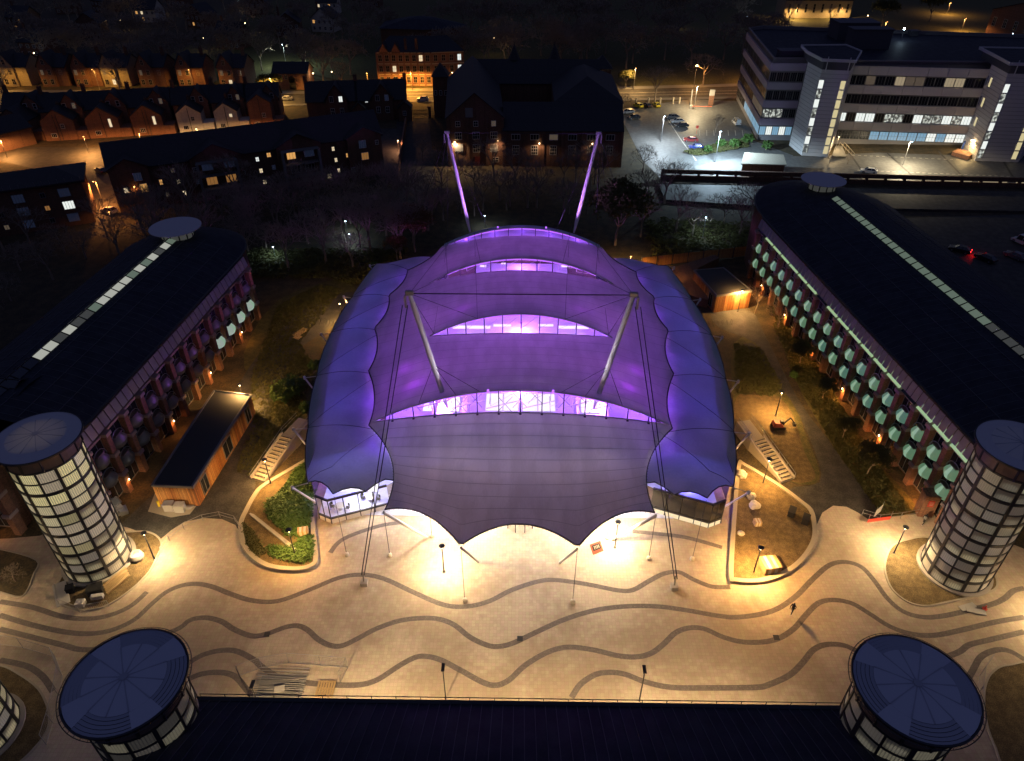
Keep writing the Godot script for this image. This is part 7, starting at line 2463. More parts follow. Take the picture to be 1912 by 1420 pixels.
	rows.append_array([
		[Vector3(20.78, 0, -146.16), 4, 1.35, "tall olive brown leafed tree just behind the hall's rear mast", ""], [Vector3(-23.43, 0, -142.21), 3, 1.0, "rust leafed tree at the hall's back corner, lit orange from below", ""],
		[Vector3(-26.62, 0, -137.44), 3, 0.55, "low rust leafed tree glowing in lamp light at the hall's back corner", ""],
		[Vector3(47.32, 0, -265.8), 0, 1.2, "big forked plane tree behind the yellow car", ""], [Vector3(34.65, 0, -255.81), 2, 0.75, "small bare tree at the mill end of the white lit car park", ""],
		[Vector3(69.75, 0, -291.1), 2, 1.5, "wide spreading bare tree across the street from the barrier", ""], [Vector3(61.3, 0, -230.17), 1, 0.5, "thin bare tree on the car park's green island", ""], [Vector3(33.33, 0, -193.28), 2, 0.85, "round bare tree lit white from the car park", ""],
		[Vector3(-68.08, 0, -279.22), 0, 1.2, "large bare street tree before the brick institute's dark end", ""], [Vector3(-76.25, 0, -284.75), 1, 1.1, "tall bare street tree above the dark house", ""], [Vector3(-92.51, 0, -271.1), 4, 0.9, "leafy tree beside the orange lit corner house", ""],
		[Vector3(-149.19, 0, -273.31), 0, 1.2, "large bare street tree above the terrace's middle", ""], [Vector3(-181.5, 0, -256.69), 1, 1.1, "bare street tree before the villa at the frame edge", ""], [Vector3(39.3, 0, -286.49), 4, 0.7, "bushy tree lit yellow green at the park's near edge", ""],
		[Vector3(46.99, 0, -111.44), 2, 0.5, "young bare tree in the lamp light beside the cedar cabin", ""], [Vector3(47.11, 0, -99.34), 4, 0.42, "young leafy tree third from the far end of the green lit wing's verge", ""], [Vector3(47.57, 0, -89.51), 4, 0.42, "young leafy tree at the middle of the green lit wing's verge", ""], [Vector3(47.49, 0, -80.41), 4, 0.4, "young leafy tree before the wing's brightest pier lights", ""], [Vector3(48.13, 0, -72.77), 4, 0.45, "young leafy tree nearest the dim tower", ""], [Vector3(44.24, 0, -116.61), 0, 0.5, "bare tree glowing orange beside the cedar cabin's lamp", ""],
		[Vector3(140.93, 0, -419.59), 0, 1.2, "bare tree standing before the pale stone hall's left end", ""], [Vector3(161.31, 0, -416.73), 1, 1.0, "bare tree standing before the pale stone hall's right end", ""], [Vector3(191.04, 0, -420.34), 4, 1.2, "leafy tree lit warm beyond the office roof plant", ""], [Vector3(224.46, 0, -437.35), 4, 1.6, "broad dark tree beyond the office roof lamp", ""],
		[Vector3(87.6, 0, -201.6), 2, 0.35, "left small bare shrub tree at the office car park wall", ""], [Vector3(92.64, 0, -201.22), 2, 0.35, "right small bare shrub tree at the office car park wall", ""], [Vector3(-59.27, 0, -52.92), 2, 0.28, "bare pale shrub in the corner bed by the bright tower", ""], [Vector3(-28.68, 0, -202.15), 0, 0.6, "bare tree beside the mill drive's lower end", ""]])
	for r in rows:
		var k: int = r[1]
		if k < 0:
			k = rng.randi() % 3 if k == -1 else 5 + rng.randi() % 2
		var o: Node3D
		var sc: float = r[2] * rng.randf_range(0.85, 1.15)
		if not used[k]:
			used[k] = true
			o = kinds[k]
			o.position = r[0]
			o.scale = Vector3.ONE * sc
			o.rotation.y = rng.randf() * TAU
		else:
			o = copy(kinds[k], r[0], rng.randf() * TAU, "", sc)
		tag(o, r[3], "tree", r[4])
	# hedge and bushes
	var hedge := make_bush("clipped_hedge", 3.2, 3.0, 2600, M.green_leaves)
	tag(hedge, "tall green hedge lit beside the road west of the hall", "hedge")
	hedge.position = Vector3(-36.76, 0, -89.09)
	hedge.scale = Vector3(1.5, 1.2, 2.2)
	hedge.rotation.y = -0.5
	var b0 := make_bush("shrub", 1.6, 1.3, 700, M.green_leaves)
	var blist := [[Vector3(63.69, 0, -215.18), 2.2, "round bush at the car park island's far end"], [Vector3(68.78, 0, -219.38), 2.4, "second round bush beside the office wing's corner"], [Vector3(59.76, 0, -215.63), 2.0, "bush on the green island beside the blue car"], [Vector3(54.67, 0, -210.55), 1.8, "low bush at the near tip of the green island"], [Vector3(72.83, 0, -213.3), 2.2, "bush under the office block's lit corner windows"], [Vector3(-32.83, 0, -85.31), 1.6, "bush in the shade beside the hall's west strut"], [Vector3(-34.36, 0, -96.85), 1.5, "small bush by the hall's middle west strut"], [Vector3(-56.25, 0, -129.16), 2.2, "lit bush at the round end of the unlit wing"], [Vector3(44.92, 0, -95.73), 1.0, "tiny shrub lit green by the verge path"], [Vector3(-30.71, 0, -133.13), 1.6, "bush lit yellow below the hall's back corner"]]
	for i in blist.size():
		var o: Node3D = b0 if i == 0 else copy(b0, Vector3.ZERO)
		o.position = blist[i][0]
		o.scale = Vector3.ONE * blist[i][1]
		o.rotation.y = i * 1.3
		tag(o, blist[i][2], "shrub", "green shrubs")
	# ground cover and grass
	var cl := st()
	for k in 16:
		leaf(cl, Vector3(rng.randfn() * 0.22, 0.1 + rng.randf() * 0.45, rng.randfn() * 0.22), 0.12 + rng.randf() * 0.1)
	cl.generate_normals()
	var clump := cl.commit()
	scatter("ground_cover", [Vector2(-29.81, -73.24), Vector2(-30.96, -72.13), Vector2(-31.21, -69.99), Vector2(-32.18, -66.92), Vector2(-33.17, -65.44), Vector2(-32.27, -63.55), Vector2(-28.98, -60.41), Vector2(-27.38, -59.99), Vector2(-26.84, -61.33), Vector2(-27.04, -64.09), Vector2(-28.1, -69)], 1500, clump, M.green_leaves, 0.6, 1.25, 0.25)
	scatter("ground_cover", [Vector2(-28.13, -58.51), Vector2(-25.94, -60.46), Vector2(-25.04, -57.04), Vector2(-26.12, -55.88), Vector2(-27.5, -56.18), Vector2(-30.34, -56.96), Vector2(-31.16, -58.64), Vector2(-28.98, -57.99)], 260, clump, M.green_leaves, 0.5, 1.0, 0.25)
	scatter("undergrowth", [Vector2(-35.22, -62.11), Vector2(-33.5, -60.79), Vector2(-30.79, -57.37), Vector2(-31.97, -56.94), Vector2(-33.68, -58.6)], 120, clump, M.olive_leaves, 0.4, 0.8, 0.25)
	var gs := st()
	for k in 9:
		var a := rng.randf() * TAU
		var q := Vector3(cos(a), 0, sin(a)) * rng.randf() * 0.2
		tri(gs, q + Vector3(0.03, 0, 0), q + Vector3(-0.03, 0, 0.02), q + Vector3(cos(a) * 0.12, 0.16 + rng.randf() * 0.16, sin(a) * 0.12))
	gs.generate_normals()
	var tuft := gs.commit()
	scatter("grass", [Vector2(-44.65, -95.15), Vector2(-46.76, -118.29), Vector2(-40.54, -127.08), Vector2(-35.73, -124.89), Vector2(-39.19, -105.07), Vector2(-34.36, -96.85), Vector2(-33.47, -81.42), Vector2(-36.3, -70.97), Vector2(-39.62, -72), Vector2(-40.3, -81.32)], 6000, tuft, M.olive_leaves, 0.7, 1.5, 0.01)
	scatter("grass", [Vector2(48.14, -119.71), Vector2(50.08, -106.41), Vector2(50.17, -90.67), Vector2(50.25, -77.84), Vector2(51.1, -65.74), Vector2(46.9, -65.68), Vector2(45.61, -77.77), Vector2(45.16, -96.49)], 5000, tuft, M.olive_leaves, 0.7, 1.5, 0.01)
	scatter("grass", [Vector2(37.73, -106.23), Vector2(42.01, -104.56), Vector2(42.49, -93.44), Vector2(39.94, -90.52), Vector2(34.56, -91.15)], 1800, tuft, M.olive_leaves, 0.7, 1.4, 0.01)
	scatter("undergrowth", [Vector2(46.45, -113.7), Vector2(48.98, -102.97), Vector2(49.68, -89.26), Vector2(50.43, -74.44), Vector2(50.61, -66.21), Vector2(47.8, -66.17), Vector2(47.59, -78.97), Vector2(45.63, -98.05)], 420, clump, M.olive_leaves, 0.5, 1.2, 0.05)
	scatter("undergrowth", [Vector2(-60.48, -141.66), Vector2(-25.19, -142.19), Vector2(-29.3, -124.99), Vector2(-41.08, -129.39), Vector2(-55.37, -129.17)], 900, clump, M.olive_leaves, 0.8, 2.2, 0.05)
	scatter("undergrowth", [Vector2(28.93, -160.61), Vector2(53.81, -157.83), Vector2(50.08, -143.31), Vector2(28.52, -140.34)], 500, clump, M.olive_leaves, 0.8, 2.0, 0.05)
	scatter("hedge_leaves", [Vector2(47.53, -210.45), Vector2(67.1, -222.53), Vector2(68.67, -215.76), Vector2(50.83, -207.11)], 700, clump, M.olive_leaves, 0.7, 1.4, 0.1)
	scatter("fallen_leaves", [Vector2(48.27, -76.65), Vector2(50.89, -65.26), Vector2(48.1, -65.22), Vector2(46.73, -76.63)], 300, clump, M.rust_leaves, 0.2, 0.4, -0.02)

# ---------------------------------------------------------------- vehicles, people and small things
func make_car(called: String, body: Material, van := false) -> Node3D:
	var t := Node3D.new()
	t.name = called
	add_child(t, true)
	var L := 4.4
	var W := 1.8
	var s := st()
	# side profile lofted with tumblehome: [z, low y, high y] stations; shoulder then roof
	var prof := [[-2.2, 0.45, 0.62], [-2.05, 0.28, 0.8], [-1.2, 0.24, 0.9], [-0.6, 0.24, 0.95], [1.5, 0.24, 0.98], [2.05, 0.28, 0.95], [2.2, 0.42, 0.8]]
	for i in prof.size() - 1:
		var a = prof[i]
		var b = prof[i + 1]
		var wa: float = W * 0.5 * (0.9 if i == 0 else 1.0)
		var wb: float = W * 0.5 * (0.9 if i == prof.size() - 2 else 1.0)
		for q in [-1.0, 1.0]:
			quad(s, Vector3(q * wa, a[1], a[0]), Vector3(q * wa * 0.97, a[2], a[0]), Vector3(q * wb * 0.97, b[2], b[0]), Vector3(q * wb, b[1], b[0]))
		quad(s, Vector3(-wa * 0.97, a[2], a[0]), Vector3(-wb * 0.97, b[2], b[0]), Vector3(wb * 0.97, b[2], b[0]), Vector3(wa * 0.97, a[2], a[0]))
		quad(s, Vector3(-wa, a[1], a[0]), Vector3(wa, a[1], a[0]), Vector3(wb, b[1], b[0]), Vector3(-wb, b[1], b[0]))
	for q in [prof[0], prof[6]]:
		quad(s, Vector3(-W * 0.45, q[1], q[0]), Vector3(-W * 0.44, q[2], q[0]), Vector3(W * 0.44, q[2], q[0]), Vector3(W * 0.45, q[1], q[0]))
	var rh := 2.0 if van else 1.45
	var f0 := -1.1
	var f1 := -0.4 if not van else -0.8
	var r1 := 1.2 if not van else 2.0
	var r0 := 1.9 if not van else 2.15
	hexa(s, [Vector3(-0.6, rh - 0.04, f1), Vector3(0.6, rh - 0.04, f1), Vector3(0.62, rh - 0.04, r1), Vector3(-0.62, rh - 0.04, r1), Vector3(-0.58, rh + 0.02, f1 + 0.05), Vector3(0.58, rh + 0.02, f1 + 0.05), Vector3(0.6, rh + 0.02, r1 - 0.05), Vector3(-0.6, rh + 0.02, r1 - 0.05)])
	for q in [-1.0, 1.0]:
		for z in [[f0, f1], [0.45, 0.5], [r0, r1]]:
			beam(s, Vector3(q * 0.82, 0.93, z[0]), Vector3(q * 0.6, rh - 0.02, z[1]), 0.09, 0.09)
	obj("body", s, body, t)
	for q in [[Vector3(-0.8, 0.94, f0), Vector3(-0.58, rh - 0.05, f1), Vector3(0.58, rh - 0.05, f1), Vector3(0.8, 0.94, f0)], [Vector3(-0.8, 0.96, r0), Vector3(-0.6, rh - 0.05, r1), Vector3(0.6, rh - 0.05, r1), Vector3(0.8, 0.96, r0)], [Vector3(-0.83, 0.94, f0), Vector3(-0.6, rh - 0.05, f1), Vector3(-0.6, rh - 0.05, r1), Vector3(-0.83, 0.94, r0)], [Vector3(0.83, 0.94, f0), Vector3(0.6, rh - 0.05, f1), Vector3(0.6, rh - 0.05, r1), Vector3(0.83, 0.94, r0)]]:
		s = st()
		quad(s, q[0], q[1], q[2], q[3])
		obj("window", s, M.dark_glass if not van or q[0].z < 0 else body, t)
	for z in [-1.38, 1.32]:
		for q in [-1.0, 1.0]:
			s = st()
			tube(s, Vector3(q * 0.7, 0.32, z), Vector3(q * 0.91, 0.32, z), 0.32, 0.32, 14)
			var w := obj("wheel", s, M.black, t)
			s = st()
			tube(s, Vector3(q * 0.9, 0.32, z), Vector3(q * 0.925, 0.32, z), 0.2, 0.18, 10)
			obj("rim", s, M.grey_steel, w)
	for q in [-1.0, 1.0]:
		s = st()
		box(s, Vector3(q * 0.62, 0.66, -2.17), Vector3(0.36, 0.16, 0.12))
		obj("headlight", s, M.white_frame, t)
		s = st()
		box(s, Vector3(q * 0.66, 0.8, 2.17), Vector3(0.28, 0.18, 0.1))
		obj("tail_light", s, M.red_lens, t)
	return t

func cars() -> void:
	mat("red_lens", lin(0.3, 0.01, 0.01), 0.3)
	glow("tail_glow", lin(1.0, 0.03, 0.03), 6.0)
	var paints := {}
	for q in [["silver", lin(0.4, 0.42, 0.44)], ["black", lin(0.01, 0.011, 0.013)], ["white", lin(0.7, 0.7, 0.68)], ["yellow", lin(0.75, 0.6, 0.03)], ["red", lin(0.28, 0.012, 0.015)], ["blue", lin(0.012, 0.035, 0.25)], ["grey", lin(0.12, 0.13, 0.15)]]:
		var m := mat("paint_" + q[0], q[1], 0.28, 0.1)
		m.clearcoat_enabled = true
		m.clearcoat = 0.7
		paints[q[0]] = m
	var car := make_car("parked_car", paints.silver)
	var van := make_car("parked_van", paints.white, true)
	var first := true
	var list := [
		[Vector3(36.05, 0, -251.82), 1.9, "silver", "silver car nearest the mill in the white lit car park"], [Vector3(37.27, 0, -245.37), 1.9, "black", "dark car beside the silver one at the mill's corner"],
		[Vector3(40.6, 0, -260.03), 0.5, "yellow", "pale yellow car in the back row, left of the bright yellow one"], [Vector3(43.63, 0, -260.07), 0.4, "black", "dark car between the two yellow ones"], [Vector3(47.15, 0, -260.82), 0.2, "yellow", "bright yellow car under the forked plane tree"],
		[Vector3(50.37, 0, -246.2), 1.75, "grey", "dark grey car, farthest of the middle three"], [Vector3(51.13, 0, -241.22), 1.75, "silver", "silver car in the middle of the three"], [Vector3(51.68, 0, -236.4), 1.75, "black", "black car, nearest of the middle three"],
		[Vector3(51.78, 0, -221.24), 1.5, "red", "dark red car beside the blue one"], [Vector3(52.02, 0, -213.99), 1.5, "blue", "blue car against the green island"],
		[Vector3(-86.16, 0, -267.45), 1.7, "silver", "silver car on the road before the corner house"], [Vector3(-36.33, 0, -267.47), 1.6, "white", "white car passing on the street beyond the iron gate"],
		[Vector3(-116.6, 0, -191.03), 0.9, "black", "dark car in the orange lit yard"], [Vector3(-100.75, 0, -162.92), 1.2, "white", "white car tucked behind the brick flats"], [Vector3(95.65, 0, -193.79), 1.2, "white", "white car alone in the office car park"],
		[Vector3(95.95, 0, -144), 0.9, "black", "black car with glowing tail lights beyond the green lit wing"], [Vector3(99.39, 0, -139.85), 0.5, "black", "dark car in the middle of the dark car park"], [Vector3(106.29, 0, -140.99), 0.5, "grey", "grey car at the frame's edge in the dark car park"], [Vector3(-171.69, 0, -236.05), 0.8, "white", "white car at the frame edge below the first villa"]]
	for q in list:
		var o: Node3D
		if first:
			o = car
			first = false
		else:
			o = car.duplicate()
			o.name = "parked_car"
			add_child(o, true)
		o.position = q[0] + Vector3(0, 0.05, 0)
		o.rotation.y = q[1]
		tag(o, q[3], "car", "cars parked round the hall")
		for ch in o.get_children():
			if str(ch.name).begins_with("body"):
				ch.material_override = paints[q[2]]
			if q[3].contains("tail lights") and str(ch.name).begins_with("tail_light"):
				ch.material_override = M.tail_glow
		if q[3].contains("tail lights"):
			omni(o, Vector3(0, 0.8, 2.8), Color(1, 0.08, 0.06), 2.6, 0.1)
	van.position = Vector3(70.23, 0, -239.68) + Vector3(0, 0.05, 0)
	van.rotation.y = 0.1
	tag(van, "white van parked beside the office wing's wall", "van")
	var v2n := copy(van, Vector3(111.94, 0, -148.36) + Vector3(0, 0.05, 0), 0.4, "white van cut off at the frame's edge in the dark car park")
	tag(v2n, "white van cut off at the frame's edge in the dark car park", "van")

func capsule_field(p: Vector3, bones: Array) -> float:
	var d := 9.0
	for b in bones:
		var pa: Vector3 = p - b[0]
		var ba: Vector3 = b[1] - b[0]
		var h := clampf(pa.dot(ba) / maxf(ba.length_squared(), 1e-6), 0.0, 1.0)
		var e: float = (pa - ba * h).length() - lerpf(b[2], b[3], h)
		var k := 0.035
		var w := clampf(0.5 + 0.5 * (d - e) / k, 0.0, 1.0)
		d = lerpf(d, e, w) - k * w * (1.0 - w)
	return d

func nets(s: SurfaceTool, bones: Array, cell: float) -> void:
	var lo := Vector3.INF
	var hi := -Vector3.INF
	for b in bones:
		for i in 2:
			lo = lo.min(b[i] - Vector3.ONE * (b[2 + i] + cell * 2))
			hi = hi.max(b[i] + Vector3.ONE * (b[2 + i] + cell * 2))
	var n := Vector3i(((hi - lo) / cell).ceil()) + Vector3i.ONE
	var f := PackedFloat32Array()
	f.resize(n.x * n.y * n.z)
	for z in n.z:
		for y in n.y:
			for x in n.x:
				f[(z * n.y + y) * n.x + x] = capsule_field(lo + Vector3(x, y, z) * cell, bones)
	var vert := {}
	for z in n.z - 1:
		for y in n.y - 1:
			for x in n.x - 1:
				var sum := Vector3.ZERO
				var cnt := 0
				for e in [[0, 1], [2, 3], [4, 5], [6, 7], [0, 2], [1, 3], [4, 6], [5, 7], [0, 4], [1, 5], [2, 6], [3, 7]]:
					var a := Vector3i(x + (e[0] & 1), y + ((e[0] >> 1) & 1), z + (e[0] >> 2))
					var b := Vector3i(x + (e[1] & 1), y + ((e[1] >> 1) & 1), z + (e[1] >> 2))
					var fa := f[(a.z * n.y + a.y) * n.x + a.x]
					var fb := f[(b.z * n.y + b.y) * n.x + b.x]
					if (fa < 0) != (fb < 0):
						sum += Vector3(a).lerp(Vector3(b), fa / (fa - fb))
						cnt += 1
				if cnt:
					vert[Vector3i(x, y, z)] = lo + sum / cnt * cell
	s.set_smooth_group(1)
	for c in vert:
		for ax in 3:
			var u := Vector3i.ZERO
			u[ax] = 1
			var p: Vector3i = c
			var q: Vector3i = p + u
			if q.x >= n.x or q.y >= n.y or q.z >= n.z:
				continue
			var fa := f[(p.z * n.y + p.y) * n.x + p.x]
			var fb := f[(q.z * n.y + q.y) * n.x + q.x]
			if (fa < 0) == (fb < 0):
				continue
			var i := Vector3i.ZERO
			var j := Vector3i.ZERO
			i[(ax + 1) % 3] = 1
			j[(ax + 2) % 3] = 1
			if not (vert.has(p - i) and vert.has(p - j) and vert.has(p - i - j)):
				continue
			if fa < 0:
				quad(s, vert[p - i - j], vert[p - j], vert[p], vert[p - i])
			else:
				quad(s, vert[p - i], vert[p], vert[p - j], vert[p - i - j])
	s.set_smooth_group(-1)

func make_person() -> Node3D:
	# mid-stride walker facing -z
	var t := Node3D.new()
	t.name = "person"
	add_child(t, true)
	var V := func(x, y, z): return Vector3(x, y, z)
	var bones := [
		[V.call(0, 0.98, 0), V.call(0, 1.2, -0.02), 0.15, 0.15], [V.call(0, 1.2, -0.02), V.call(0, 1.4, -0.04), 0.15, 0.14], [V.call(-0.17, 1.43, -0.04), V.call(0.17, 1.43, -0.04), 0.075, 0.075],
		[V.call(0, 1.42, -0.04), V.call(0, 1.56, -0.06), 0.06, 0.055], [V.call(0, 1.6, -0.07), V.call(0, 1.68, -0.07), 0.085, 0.09],
		[V.call(-0.09, 0.96, 0), V.call(-0.1, 0.53, -0.2), 0.095, 0.065], [V.call(-0.1, 0.53, -0.2), V.call(-0.1, 0.1, -0.28), 0.062, 0.042], [V.call(-0.1, 0.05, -0.26), V.call(-0.1, 0.05, -0.44), 0.045, 0.04],
		[V.call(0.09, 0.96, 0), V.call(0.1, 0.53, 0.08), 0.095, 0.065], [V.call(0.1, 0.53, 0.08), V.call(0.1, 0.12, 0.32), 0.062, 0.042], [V.call(0.1, 0.09, 0.34), V.call(0.1, 0.04, 0.2), 0.045, 0.038],
		[V.call(-0.2, 1.42, -0.03), V.call(-0.26, 1.13, 0.1), 0.055, 0.045], [V.call(-0.26, 1.13, 0.1), V.call(-0.24, 0.9, 0.02), 0.042, 0.032], [V.call(-0.24, 0.9, 0.02), V.call(-0.23, 0.8, -0.02), 0.035, 0.025],
		[V.call(0.2, 1.42, -0.03), V.call(0.26, 1.14, -0.14), 0.055, 0.045], [V.call(0.26, 1.14, -0.14), V.call(0.22, 0.98, -0.34), 0.042, 0.032], [V.call(0.22, 0.98, -0.34), V.call(0.2, 0.95, -0.44), 0.035, 0.025]]
	var s := st()
	nets(s, bones, 0.035)
	obj("body", s, M.dark_cloth, t)
	s = st()
	lathe(s, Vector3(0, 1.6, -0.055), [Vector2(0.098, 0.03), Vector2(0.098, 0.1), Vector2(0.06, 0.17), Vector2(0, 0.185)], 12)
	obj("hair", s, M.black, t)
	s = st()
	boxb(s, Vector3(0, 1.24, 0.19), Vector3(0.3, 0.42, 0.16), Basis.IDENTITY)
	obj("backpack", s, M.grey_steel, t)
	for x in [-0.1, 0.1]:
		s = st()
		box(s, Vector3(x, 0.04, -0.36 if x < 0 else 0.26), Vector3(0.1, 0.08, 0.28))
		obj("shoe", s, M.white_frame, t)
	return t

func boulder(label: String, at: Vector3, r: float, sd: int) -> void:
	var t := SphereMesh.new()
	t.radius = r
	t.height = r * 1.5
	t.radial_segments = 14
	t.rings = 8
	var s := st()
	var a := t.get_mesh_arrays()
	var v: PackedVector3Array = a[Mesh.ARRAY_VERTEX]
	var ix: PackedInt32Array = a[Mesh.ARRAY_INDEX]
	var n := FastNoiseLite.new()
	n.seed = sd
	n.frequency = 0.9 / r
	for k in ix:
		s.add_vertex(at + Vector3(0, r * 0.4, 0) + v[k] * (1.0 + 0.45 * n.get_noise_3dv(v[k])))
	var o := obj("boulder", s, M.block)
	tag(o, label, "boulder", "boulders in the bare earth bed")

func stairs(label: String, a: Vector3, b: Vector3, land: Vector3, rise: float) -> void:
	var t := thing("outdoor_stairs", label, "stairs", (a + b) * 0.5)
	var d := (b - a)
	d.y = 0
	var x := d.normalized().cross(Vector3.UP)
	var n := 13
	var ang := atan2(d.x, d.z)
	for k in n:
		var s := st()
		var p := a + d * ((k + 0.5) / n)
		box(s, Vector3(p.x, rise * (k + 1) / n * 0.5, p.z), Vector3(2.0, rise * (k + 1) / n, d.length() / n), ang)
		var step := obj("step", s, M.kerb_stone, t)
		s = st()
		box(s, Vector3(p.x, rise * (k + 1) / n + 0.012, p.z) - d.normalized() * d.length() / n * 0.36, Vector3(1.98, 0.02, 0.16), ang)
		obj("nosing", s, M.dark_steel, step)
	var s := st()
	var c := (b + land) * 0.5
	var l := land - b
	l.y = 0
	box(s, Vector3(c.x, rise * 0.5, c.z), Vector3(2.1, rise, l.length() + 0.4), atan2(l.x, l.z))
	obj("landing", s, M.kerb_stone, t)
	for q in [-1.0, 1.0]:
		s = st()
		var off: Vector3 = x * q * 1.1
		beam(s, Vector3(a.x, 0.25, a.z) + off, Vector3(b.x, rise + 0.1, b.z) + off, 0.22, 0.5)
		obj("side_wall", s, M.concrete, t)
		s = st()
		for k in 5:
			var p := a.lerp(b, k / 4.0) + off
			p.y = rise * k / 4.0
			tube(s, p, p + Vector3(0, 1.1, 0), 0.03, 0.03, 5)
		for h in [0.6, 1.1]:
			tube(s, Vector3(a.x, h, a.z) + off, Vector3(b.x, rise + h, b.z) + off, 0.03, 0.03, 5)
			tube(s, Vector3(b.x, rise + h, b.z) + off, Vector3(land.x, rise + h, land.z) + off, 0.03, 0.03, 5)
		obj("handrail", s, M.grey_steel, t)

func railing(called: String, label: String, pts: Array, h: float, m: Material, cat := "railing", mesh_fill := false) -> void:
	var t := thing(called, label, cat, v3(pts[0]))
	var s := st()
	for p in pts:
		tube(s, v3(p, 0.04), v3(p, h), 0.035, 0.035, 5)
	obj("posts", s, m, t).set_meta("kind", "stuff")
	for y in ([h, h * 0.5] if not mesh_fill else [h, 0.15]):
		s = st()
		var q := []
		for p in pts:
			q.append(v3(p, y))
		line(s, q, 0.03)
		obj("rail", s, m, t)
	if mesh_fill:
		for i in pts.size() - 1:
			s = st()
			for k in 16:
				var p: Vector2 = pts[i].lerp(pts[i + 1], k / 16.0)
				tube(s, v3(p, 0.15), v3(p, h), 0.008, 0.008, 3, false)
			for k in 5:
				tube(s, v3(pts[i], 0.3 + k * h / 6), v3(pts[i + 1], 0.3 + k * h / 6), 0.008, 0.008, 3, false)
			var o := obj("wire_panel", s, m, t)
			o.set_meta("kind", "stuff")

func one(called: String, label: String, cat: String, m: Material, f: Callable, group := "") -> MeshInstance3D:
	var s := st()
	f.call(s)
	var o := obj(called, s, m)
	tag(o, label, cat, group)
	return o

